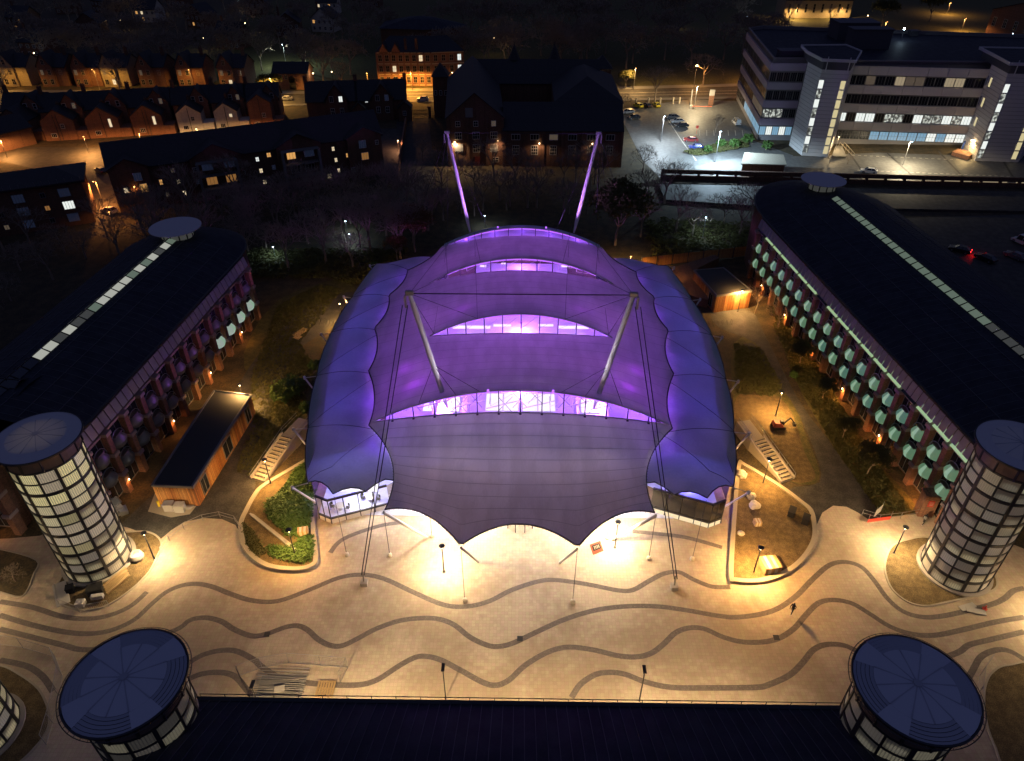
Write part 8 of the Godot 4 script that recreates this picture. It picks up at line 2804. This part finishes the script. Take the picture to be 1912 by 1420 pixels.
func details() -> void:
	mat("dark_cloth", lin(0.015, 0.016, 0.02), 0.85)
	mat("plywood", lin(0.4, 0.27, 0.13), 0.8)
	mat("white_sheet", lin(0.42, 0.4, 0.37), 0.8)
	mat("red_board", lin(0.3, 0.06, 0.04), 0.6)
	mat("hazard_red", lin(0.5, 0.05, 0.03), 0.6)
	mat("foil", lin(0.4, 0.4, 0.42), 0.3, 0.8)
	mat("galvanised", lin(0.35, 0.34, 0.33), 0.5, 0.5)
	cars()
	var p := make_person()
	p.position = Vector3(30.75, 0, -49.9) + Vector3(0, 0.045, 0)
	p.rotation.y = 2.4
	tag(p, "person in dark clothes with a pack walking across the open square", "person")
	var p2 := copy(p, Vector3(51.66, 0, -63.6) + Vector3(0, 0.045, 0), -0.9, "person in dark clothes near the brick entrance beside the dim tower")
	stairs("west steps climbing from the road to the hall's side", Vector3(-35.89, 0, -70.13), Vector3(-33.23, 0, -77.52), Vector3(-32.01, 0, -81.07), 2.0)
	stairs("east steps climbing from the road to the hall's side", Vector3(36.71, 0, -71.22), Vector3(33.9, 0, -77.83), Vector3(32.99, 0, -81.67), 2.0)
	railing("curved_railing", "curved steel railing round the paved bulge west of the planting bed", [Vector2(-43.78, -57.34), Vector2(-43.59, -59.31), Vector2(-42.55, -61.28), Vector2(-40.7, -62.77), Vector2(-38.69, -63.36), Vector2(-36.5, -62.65), Vector2(-35.14, -61.03)], 1.1, M.grey_steel)
	railing("curved_railing", "steel railing between the square and the green lit wing's verge", [Vector2(44.4, -64.98), Vector2(46.25, -64.07), Vector2(49.17, -64.49), Vector2(52.28, -65.28), Vector2(53.89, -66.07)], 1.1, M.grey_steel)
	railing("site_fence", "wire site fence panels round the scaffold pile", [Vector2(-28.93, -41.28), Vector2(-26.86, -42.22), Vector2(-24.2, -42.82), Vector2(-20.73, -42.56), Vector2(-17.86, -42.36), Vector2(-18.29, -40.66)], 1.9, M.galvanised, "fence", true)
	railing("site_fence", "wire site fence cutting across the near corner of the square", [Vector2(-57.4, -44.75), Vector2(-53.24, -44.16), Vector2(-49.16, -43.07), Vector2(-47.31, -41), Vector2(-46.45, -38.78), Vector2(-45.6, -36.01), Vector2(-45.09, -33.92)], 1.9, M.galvanised, "fence", true)
	railing("site_fence", "wire site fence round the debris bed of the bright tower", [Vector2(-53.73, -51.85), Vector2(-52.38, -49.8), Vector2(-49.5, -48.76), Vector2(-46.55, -49.59)], 1.1, M.galvanised, "fence", true)
	railing("site_fence", "wire site fence beside the dark bed under the near right tower", [Vector2(49.5, -43.8), Vector2(47.95, -42.43), Vector2(46.47, -40.17), Vector2(45.24, -37.38)], 1.9, M.galvanised, "fence", true)
	# boulders and crates of the bare bed
	boulder("rounded pale boulder at the far tip of the bare earth bed", Vector3(30.56, 0.2, -71.98), 0.75, 3)
	boulder("pale boulder under the white strut", Vector3(30.83, 0.2, -67.87), 0.62, 5)
	boulder("flat pale boulder below the one under the strut", Vector3(30.82, 0.2, -66.2), 0.72, 8)
	boulder("small pale boulder near the bed's left edge", Vector3(27.87, 0.2, -61.35), 0.42, 12)
	for q in [[Vector3(30.31, 0.6, -63), Vector3(0.9, 0.8, 0.8), 0.1, "small pale timber box in the middle of the bare bed", "crate"], [Vector3(29.87, 0.8, -55.97), Vector3(2.0, 1.3, 1.9), 0.15, "big pale timber crate beside the lamp post in the bare bed", "crate"], [Vector3(-27.12, 0.7, -60.52), Vector3(1.3, 0.9, 0.9), 0.2, "small timber box among the green ground cover", "crate"]]:
		var t := thing("timber_crate", q[3], q[4], q[0], "timber crates in the beds")
		for k in 5:
			var s := st()
			boxb(s, q[0] + Basis(Vector3.UP, q[2]) * Vector3((k - 2) * q[1].x / 5.0, 0, 0), Vector3(q[1].x / 5.0 - 0.02, q[1].y, q[1].z - 0.03 * (k % 2)), Basis(Vector3.UP, q[2]))
			obj("plank", s, M.block if k % 2 else M.plywood, t)
	for q in [[Vector3(35.22, 0.6, -64.83), "dark waste bin lying near the bed's outer kerb"], [Vector3(36.6, 0.6, -63.55), "dark waste bin at the bed's outer corner"]]:
		one("waste_bin", q[1], "bin", M.black, func(s): 
			boxb(s, q[0], Vector3(0.8, 0.9, 1.3), Basis(Vector3.UP, -0.5))
			boxb(s, q[0] + Vector3(0, 0.5, 0), Vector3(0.88, 0.08, 1.38), Basis(Vector3.UP, -0.5)))
	# board walk in the planted bed
	var t := thing("board_pile", "heap of long grey boards lying in the green planting bed", "boards", Vector3(-31.34, 0, -60.37))
	for k in 9:
		var s := st()
		var off := Vector3((k % 3 - 1) * 0.32, 0.42 + 0.08 * (k / 3), (k % 3 - 1) * 0.22)
		beam(s, Vector3(-34.74, 0, -63.41) + off + Vector3(rng.randf() * 0.5, 0, 0), Vector3(-27.92, 0, -58) + off + Vector3(rng.randf() * 0.6, 0, rng.randf() * 0.3), 0.24, 0.06)
		obj("plank", s, M.galvanised if k % 2 else M.white_sheet, t)
	# debris at the bright tower
	t = thing("timber_pile", "stack of yellow planks at the foot of the bright tower", "timber stack", Vector3(-46.59, 0, -52.72))
	for k in 8:
		var s := st()
		var off := Vector3(-0.9 + (k % 4) * 0.3, 0.3 + 0.12 * (k / 4), (k % 4) * 0.34 - 0.4)
		beam(s, Vector3(-47.45, 0, -51.72) + off, Vector3(-46.11, 0, -54.45) + off, 0.26, 0.1)
		obj("plank", s, M.plywood, t)
	one("rubble_bag", "white builder's bag beside the bright tower", "bag", M.white_sheet, func(s):
		var c := Vector3(-46.37, 0, -56.47)
		lathe(s, c, [Vector2(0.75, 0.1), Vector2(0.85, 0.5), Vector2(0.7, 1.0), Vector2(0.45, 1.05), Vector2(0.3, 0.8), Vector2(0, 0.75)], 10))
	for q in [[Vector3(-52.74, 0.3, -51.04), Vector3(1.4, 0.12, 3.2), 0.6, "long white sheet leaning in the debris bed"], [Vector3(-49.77, 0.4, -49.68), Vector3(0.9, 0.7, 0.8), 0.1, "square white box at the debris bed's edge"], [Vector3(-48.35, 0.4, -50.66), Vector3(1.3, 0.5, 0.5), 0.2, "small white box in the middle of the debris bed"]]:
		one("white_box", q[3], "box", M.white_sheet, func(s): boxb(s, q[0], q[1], Basis(Vector3.UP, q[2]) * Basis(Vector3.RIGHT, 0.15 if q[1].y < 0.2 else 0.0)), "white boxes in the debris bed")
	for q in [[Vector3(-49.07, 0.4, -51.61), Vector3(1.6, 0.8, 1.2), "black crate of tools in the debris bed"], [Vector3(-51.93, 0.4, -51.57), Vector3(0.8, 0.9, 0.8), "dark drum beside the white sheet"]]:
		one("tool_crate", q[2], "crate", M.black, func(s):
			boxb(s, q[0], q[1], Basis(Vector3.UP, 0.4))
			boxb(s, q[0] + Vector3(0, q[1].y * 0.55, 0), q[1] * Vector3(1.06, 0.1, 1.06), Basis(Vector3.UP, 0.4)))
	# utility boxes and paving pad by the cedar block
	var pad := st()
	sheet(pad, [Vector2(-48.5, -64.25), Vector2(-49.04, -67.67), Vector2(-44, -69.28), Vector2(-42.36, -66.27), Vector2(-42.86, -63.86), Vector2(-45.07, -63.26)], 0.05)
	struct("paving_pad", pad, M.kerb_stone)
	for q in [[Vector3(-45.75, 0.6, -64.67), "left of two pale utility boxes by the cedar block's end"], [Vector3(-44.28, 0.6, -64.5), "right of two pale utility boxes by the cedar block's end"]]:
		one("utility_box", q[1], "utility box", M.white_sheet, func(s):
			box(s, q[0], Vector3(1.2, 1.2, 0.9), 0.05)
			box(s, q[0] + Vector3(0, 0.62, 0), Vector3(1.28, 0.06, 0.98), 0.05))
	one("kerb_stack", "short stack of white kerb stones beside the utility boxes", "stones", M.white_sheet, func(s):
		for k in 3:
			box(s, Vector3(-43.53, 0.2, -65.18) + Vector3(0, 0.15 * k, 0.35 * k), Vector3(1.4, 0.14, 0.3)))
	one("yellow_hydrant", "small yellow post at the pad's corner", "post", mat("hydrant_yellow", lin(0.7, 0.5, 0.03), 0.5), func(s): lathe(s, Vector3(-47.43, 0, -65.22), [Vector2(0.16, 0), Vector2(0.16, 0.8), Vector2(0.2, 0.85), Vector2(0.1, 1.0), Vector2(0, 1.0)], 10))
	one("wrapped_plant", "foil wrapped plant unit against the unlit wing's wall", "machine", M.foil, func(s):
		var c := Vector3(-52.04, 0, -63.53)
		for k in 9:
			boxb(s, c + Vector3(rng.randf() * 1.2 - 0.6, 0.5 + 0.25 * k, rng.randf() * 1.0 - 0.5), Vector3(1.1, 0.7, 0.9), Basis.from_euler(Vector3(rng.randf(), rng.randf() * 3, rng.randf() * 0.6))))
	# scaffold pile by the near roof
	t = thing("scaffold_pile", "stack of grey scaffold frames and boards inside the site fence", "scaffold", Vector3(-24.34, 0, -40.27))
	var c0 := Vector3(-24.26, 0, -39.98)
	for k in 14:
		var s := st()
		var z := -1.7 + k * 0.27
		for q in [-1.0, 1.0]:
			tube(s, c0 + Vector3(-2.6, 0.4 + 0.03 * k, z * q), c0 + Vector3(2.6, 0.42 + 0.03 * k, z * q + rng.randf() * 0.4), 0.035, 0.035, 5)
		obj("scaffold_tube", s, M.galvanised, t)
	for k in 4:
		var s := st()
		box(s, c0 + Vector3(0, 0.12 + 0.08 * k, 0), Vector3(4.6 - 0.3 * k, 0.06, 2.8 - 0.2 * k), 0.03 * k)
		obj("deck_board", s, M.grey_frame, t)
	var s := st()
	box(s, c0 + Vector3(0.2, 0.95, 0.6), Vector3(1.0, 0.06, 0.7), 0.2)
	obj("white_notice", s, M.white_sheet, t)
	one("pallet", "dark wooden pallet beside the scaffold pile", "pallet", M.plywood, func(s2):
		for k in 7:
			box(s2, Vector3(-19.63, 0.25, -39.9) + Vector3(-0.8 + k * 0.27, 0, 0), Vector3(0.2, 0.04, 1.8))
		for k in 3:
			box(s2, Vector3(-19.66, 0.14, -39.97) + Vector3(0, 0, -0.8 + k * 0.8), Vector3(1.8, 0.16, 0.1)))
	# tilted board, covers, debris on the square
	t = thing("tilted_board", "red and dark sign board lying tilted on its frame on the square", "sign", Vector3(9.59, 0, -59.08))
	var bc := Vector3(9.52, 0.5, -58.64)
	var bb := Basis(Vector3.UP, 0.45) * Basis(Vector3.RIGHT, 0.75)
	s = st()
	boxb(s, bc, Vector3(1.5, 0.06, 1.3), bb)
	obj("board", s, M.red_board, t)
	s = st()
	boxb(s, bc + bb * Vector3(0, 0.04, -0.1), Vector3(1.1, 0.02, 0.7), bb)
	obj("dark_print", s, M.black, t)
	s = st()
	for k in 4:
		boxb(s, bc + bb * Vector3(-0.3 + k * 0.2, 0.055, -0.1), Vector3(0.08, 0.015, 0.42 - 0.06 * (k % 2)), bb)
	obj("lettering", s, M.white_sheet, t)
	s = st()
	beam(s, bc + Vector3(-0.5, 0.2, -0.4), bc + Vector3(-0.6, -0.46, -0.9), 0.05, 0.05)
	beam(s, bc + Vector3(0.5, 0.2, -0.4), bc + Vector3(0.4, -0.46, -0.9), 0.05, 0.05)
	obj("stand", s, M.grey_steel, t)
	for q in [[Vector3(-27.55, 0, -46.26), "square dark inspection cover on the band near the scaffold pile"], [Vector3(0.18, 0, -46.14), "square dark inspection cover on the band in the middle of the square"], [Vector3(28.15, 0, -46.69), "square dark inspection cover on the band near the walking person"]]:
		one("inspection_cover", q[1], "cover", M.dark_steel, func(s2):
			box(s2, q[0] + Vector3(0, 0.065, 0), Vector3(0.62, 0.03, 0.62))
			for k in 4:
				box(s2, q[0] + Vector3(-0.21 + k * 0.14, 0.085, 0), Vector3(0.04, 0.02, 0.5)), "inspection covers on the square")
	one("drain_cover", "dark drain cover in the road east of the hall", "cover", M.black, func(s2): box(s2, Vector3(40.47, 0.05, -105.15), Vector3(1.6, 0.06, 1.9), 0.3))
	one("plywood_sheet", "pale plywood sheet lying on the road west of the hall", "board", M.plywood, func(s2):
		box(s2, Vector3(-39.97, 0.08, -108.52), Vector3(1.4, 0.07, 3.0), -0.5)
		box(s2, Vector3(-40.01, 0.12, -106.82), Vector3(1.3, 0.05, 1.2), -0.45))
	t = thing("fallen_barrier", "fallen white barrier sheets with a red cone by the dim tower's bed", "barrier", Vector3(51.26, 0, -50.7))
	for q in [[Vector3(50.99, 0.12, -50.97), 0.3], [Vector3(51.6, 0.2, -50.35), -0.25]]:
		s = st()
		box(s, q[0], Vector3(2.0, 0.06, 0.7), q[1])
		obj("barrier_sheet", s, M.white_sheet, t)
	s = st()
	lathe(s, Vector3(52.84, 0.05, -50.76), [Vector2(0.28, 0), Vector2(0.28, 0.06), Vector2(0.16, 0.06), Vector2(0.04, 0.6), Vector2(0, 0.6)], 10)
	obj("cone", s, M.hazard_red, t)
	# barrier and signs at the green lit wing's entrance
	t = thing("site_barrier", "white and red site barrier with a notice beside the wing's entrance", "barrier", Vector3(46.52, 0, -64.73))
	s = st()
	beam(s, Vector3(44.28, 0.9, -63.2), Vector3(47.37, 0.9, -63.8), 0.06, 0.55)
	obj("red_panel", s, M.hazard_red, t)
	s = st()
	beam(s, Vector3(45.55, 1.2, -64.23), Vector3(46.75, 1.2, -65.19), 0.06, 1.2)
	obj("notice_board", s, M.white_sheet, t)
	s = st()
	for q in [Vector3(44.87, 0, -64.05), Vector3(48, 0, -64.66), Vector3(46.36, 0, -65.38), Vector3(47.59, 0, -66.36)]:
		tube(s, q, q + Vector3(0, 1.2, 0), 0.04, 0.04, 5)
	obj("legs", s, M.grey_steel, t)
	t = thing("entrance_pier", "square brick pier with a small red sign at the wing's entrance", "pier", Vector3(52.51, 0, -65.48))
	var pc := Vector3(52.51, 0, -65.48)
	s = st()
	box(s, pc + Vector3(0, 1.8, 0), Vector3(1.8, 3.6, 1.4), -0.1)
	box(s, pc + Vector3(0, 3.7, 0), Vector3(2.0, 0.2, 1.6), -0.1)
	obj("pier", s, M.brick, t)
	s = st()
	box(s, pc + Vector3(-0.1, 2.5, 0.76), Vector3(0.7, 1.0, 0.08), -0.1)
	obj("red_sign", s, M.hazard_red, t)
	s = st()
	for k in 3:
		box(s, pc + Vector3(-0.1, 2.75 - k * 0.22, 0.82), Vector3(0.46, 0.06, 0.02), -0.1)
	obj("lettering", s, M.white_sheet, t)
	# small red digger under the east lamp
	t = thing("mini_digger", "small red tracked digger parked under the lamp post east of the hall", "digger", Vector3(38.72, 0, -82.76))
	var dc := Vector3(38.72, 0, -82.76)
	s = st()
	for q in [-0.5, 0.5]:
		boxb(s, dc + Vector3(0, 0.25, q), Vector3(1.9, 0.45, 0.3), Basis.IDENTITY)
	obj("tracks", s, M.black, t).set_meta("kind", "stuff")
	s = st()
	hexa(s, [dc + Vector3(-0.9, 0.5, -0.6), dc + Vector3(0.7, 0.5, -0.6), dc + Vector3(0.7, 0.5, 0.6), dc + Vector3(-0.9, 0.5, 0.6), dc + Vector3(-0.8, 1.2, -0.5), dc + Vector3(0.2, 1.1, -0.5), dc + Vector3(0.2, 1.1, 0.5), dc + Vector3(-0.8, 1.2, 0.5)])
	obj("engine_cover", s, M.red_board, t)
	s = st()
	box(s, dc + Vector3(0.3, 1.2, 0.1), Vector3(0.5, 0.5, 0.5))
	obj("seat", s, M.black, t)
	s = st()
	beam(s, dc + Vector3(0.7, 0.8, 0), dc + Vector3(1.5, 1.9, 0), 0.16, 0.16)
	beam(s, dc + Vector3(1.5, 1.9, 0), dc + Vector3(2.3, 0.9, 0), 0.13, 0.13)
	box(s, dc + Vector3(2.3, 0.7, 0), Vector3(0.4, 0.45, 0.6))
	obj("digging_arm", s, M.dark_steel, t)
	# cycle hoops
	for q in [[Vector3(36.74, 0, -112.41), 0.2, "cycle stands beside the road east of the hall"], [Vector3(-35.66, 0, -111.32), -0.3, "cycle stands beside the road west of the hall"]]:
		t = thing("cycle_stands", q[2], "cycle stand", q[0])
		for k in 6:
			s = st()
			var o: Vector3 = q[0] + Basis(Vector3.UP, q[1]) * Vector3(k * 0.9 - 2.4, 0, 0)
			var pts := []
			for i in 9:
				var a := PI * i / 8
				pts.append(o + Vector3(0, 0.55 + sin(a) * 0.4, cos(a) * 0.4))
			line(s, [o + Vector3(0, 0, 0.4)] + pts + [o + Vector3(0, 0, -0.4)], 0.035)
			obj("hoop", s, M.dark_steel, t)
	# street furniture of the white lit car park
	var bl: Node3D = null
	var bws := ["leftmost of the row of pale posts behind the parked cars", "second pale post behind the parked cars, left of the plane tree", "third pale post, just right of the plane tree", "fourth pale post between the plane tree and the barrier", "last pale post of the row beside the barrier"]
	var i2 := 0
	for q in [Vector3(40.2, 0, -262.83), Vector3(44.7, 0, -263.61), Vector3(48.91, 0, -263.67), Vector3(53.63, 0, -264.46), Vector3(55.93, 0, -264.49)]:
		if bl == null:
			bl = thing("stone_bollard", bws[0], "bollard", Vector3.ZERO, "pale posts behind the parked cars")
			s = st()
			lathe(s, Vector3.ZERO, [Vector2(0.32, 0), Vector2(0.28, 2.0), Vector2(0.4, 2.05), Vector2(0.36, 2.3), Vector2(0, 2.45)], 8)
			obj("shaft", s, M.stone_trim, bl)
			bl.position = q
		else:
			copy(bl, q, 0.0, bws[i2])
		i2 += 1
	t = thing("car_park_barrier", "red lit barrier boom with white post at the car park entrance", "barrier", Vector3(59.35, 0, -260.31))
	s = st()
	beam(s, Vector3(59.02, 1.1, -257.48), Vector3(65.8, 1.1, -256.9), 0.12, 0.2)
	obj("boom", s, mat("boom_red", lin(0.8, 0.2, 0.12), 0.5), t)
	s = st()
	box(s, Vector3(58.83, 0.6, -258.01), Vector3(0.9, 1.3, 0.7))
	obj("cabinet", s, M.white_sheet, t)
	s = st()
	tube(s, Vector3(59.69, 0, -263.13), Vector3(59.69, 0, -263.13) + Vector3(0, 5.2, 0), 0.25, 0.22, 8)
	obj("white_post", s, M.white_sheet, t)
	t = thing("sign_pillar", "white notice pillar with a red base beside the barrier", "sign", Vector3(66.46, 0, -261.81))
	s = st()
	box(s, Vector3(66.61, 0, -262.52) + Vector3(0, 4.4, 0), Vector3(1.8, 2.0, 0.3))
	obj("board", s, M.white_sheet, t)
	s = st()
	box(s, Vector3(66.61, 0, -262.52) + Vector3(0, 1.7, 0), Vector3(1.6, 3.4, 0.8))
	obj("base", s, M.brick, t)
	s = st()
	lathe(s, Vector3(66.57, 0, -263.23) + Vector3(0, 3.0, 0.5), [Vector2(0, 0.4), Vector2(0.4, 0), Vector2(0, -0.4)], 10)
	obj("round_sign", s, M.white_sheet, t)
	one("pedestrian_sign", "small red and white sign post beside the red car", "sign", M.hazard_red, func(s2):
		tube(s2, Vector3(55.1, 0, -228.94), Vector3(55.1, 0, -228.94) + Vector3(0, 2.6, 0), 0.06, 0.06, 6)
		box(s2, Vector3(55.1, 0, -228.94) + Vector3(0, 2.2, 0), Vector3(0.8, 0.9, 0.1)))
	# steps and ramp of the office entrance
	t = thing("entrance_ramp", "pale ramp with rails between the office stair tower and the car park", "ramp", Vector3(94.39, 0, -211.15))
	s = st()
	hexa(s, [Vector3(90.34, 0, -207.7), Vector3(94.73, 0, -207.77), Vector3(97.08, 0, -217.73), Vector3(95.12, 0, -217.7), Vector3(88.74, 1.2, -204.04), Vector3(94.17, 0.4, -206.55), Vector3(95.36, 1.2, -213.88), Vector3(93.44, 1.2, -213.86)])
	obj("ramp", s, M.pavement_grey, t)
	s = st()
	for q in [[Vector3(94.4, 1.2, -213.87), Vector3(94.86, 0.3, -204.97)], [Vector3(95.68, 1.2, -213.89), Vector3(96.14, 0.3, -205.93)]]:
		for k in 5:
			var a: Vector3 = q[0].lerp(q[1], k / 4.0)
			tube(s, a, a + Vector3(0, 1.1, 0), 0.05, 0.05, 4)
		tube(s, q[0] + Vector3(0, 1.1, 0), q[1] + Vector3(0, 1.1, 0), 0.06, 0.06, 4)
	obj("ramp_rails", s, M.kerb_stone, t)
	t = thing("entrance_platform", "brick loading platform with steps at the right office stair tower", "platform", Vector3(128.5, 0, -206.85))
	s = st()
	prism(s, [Vector2(125.77, -209.19), Vector2(128.49, -204.97), Vector2(131.57, -208.32), Vector2(128.94, -212.16)], 0, 1.1)
	obj("platform", s, M.brick, t)
	# cafe chairs and table behind the lit corner glass
	for q in [[Vector3(-23.11, 1.06, -64.08), "first white round table behind the lit cafe glass"], [Vector3(-19.43, 1.06, -65.67), "second white round table behind the lit cafe glass"]]:
		t = thing("cafe_table", q[1], "table", q[0], "tables behind the cafe glass")
		s = st()
		lathe(s, q[0], [Vector2(0, 0.76), Vector2(0.62, 0.76), Vector2(0.62, 0.72), Vector2(0, 0.71)], 20)
		obj("table_top", s, M.white_sheet, t)
		s = st()
		lathe(s, q[0], [Vector2(0.3, 0), Vector2(0.3, 0.03), Vector2(0.05, 0.05), Vector2(0.05, 0.71)], 10)
		obj("leg", s, M.grey_steel, t)
		for e in [-1.0, 1.0]:
			var cp: Vector3 = q[0] + Vector3(e * 1.0, 0, 0.1 * e)
			var c := thing("cafe_chair", ("left" if e < 0 else "right") + " black chair at the " + q[1].left(6).strip_edges() + " lit cafe table", "chair", cp, "black cafe chairs")
			s = st()
			boxb(s, cp + Vector3(0, 0.45, 0), Vector3(0.5, 0.06, 0.5), Basis.IDENTITY)
			obj("seat", s, M.black, c)
			s = st()
			for k in 5:
				var a0 := PI * (k / 5.0) - PI / 2
				var a1 := PI * ((k + 1) / 5.0) - PI / 2
				quad(s, cp + Vector3(e * cos(a0) * 0.32, 0.5, sin(a0) * 0.32), cp + Vector3(e * cos(a0) * 0.36, 0.95, sin(a0) * 0.36), cp + Vector3(e * cos(a1) * 0.36, 0.95, sin(a1) * 0.36), cp + Vector3(e * cos(a1) * 0.32, 0.5, sin(a1) * 0.32))
			obj("backrest", s, M.black, c)
			for x in [-0.2, 0.2]:
				for z in [-0.2, 0.2]:
					s = st()
					tube(s, cp + Vector3(x, 0.44, z), cp + Vector3(x * 1.15, 0, z * 1.15), 0.02, 0.02, 5)
					obj("leg", s, M.black, c)
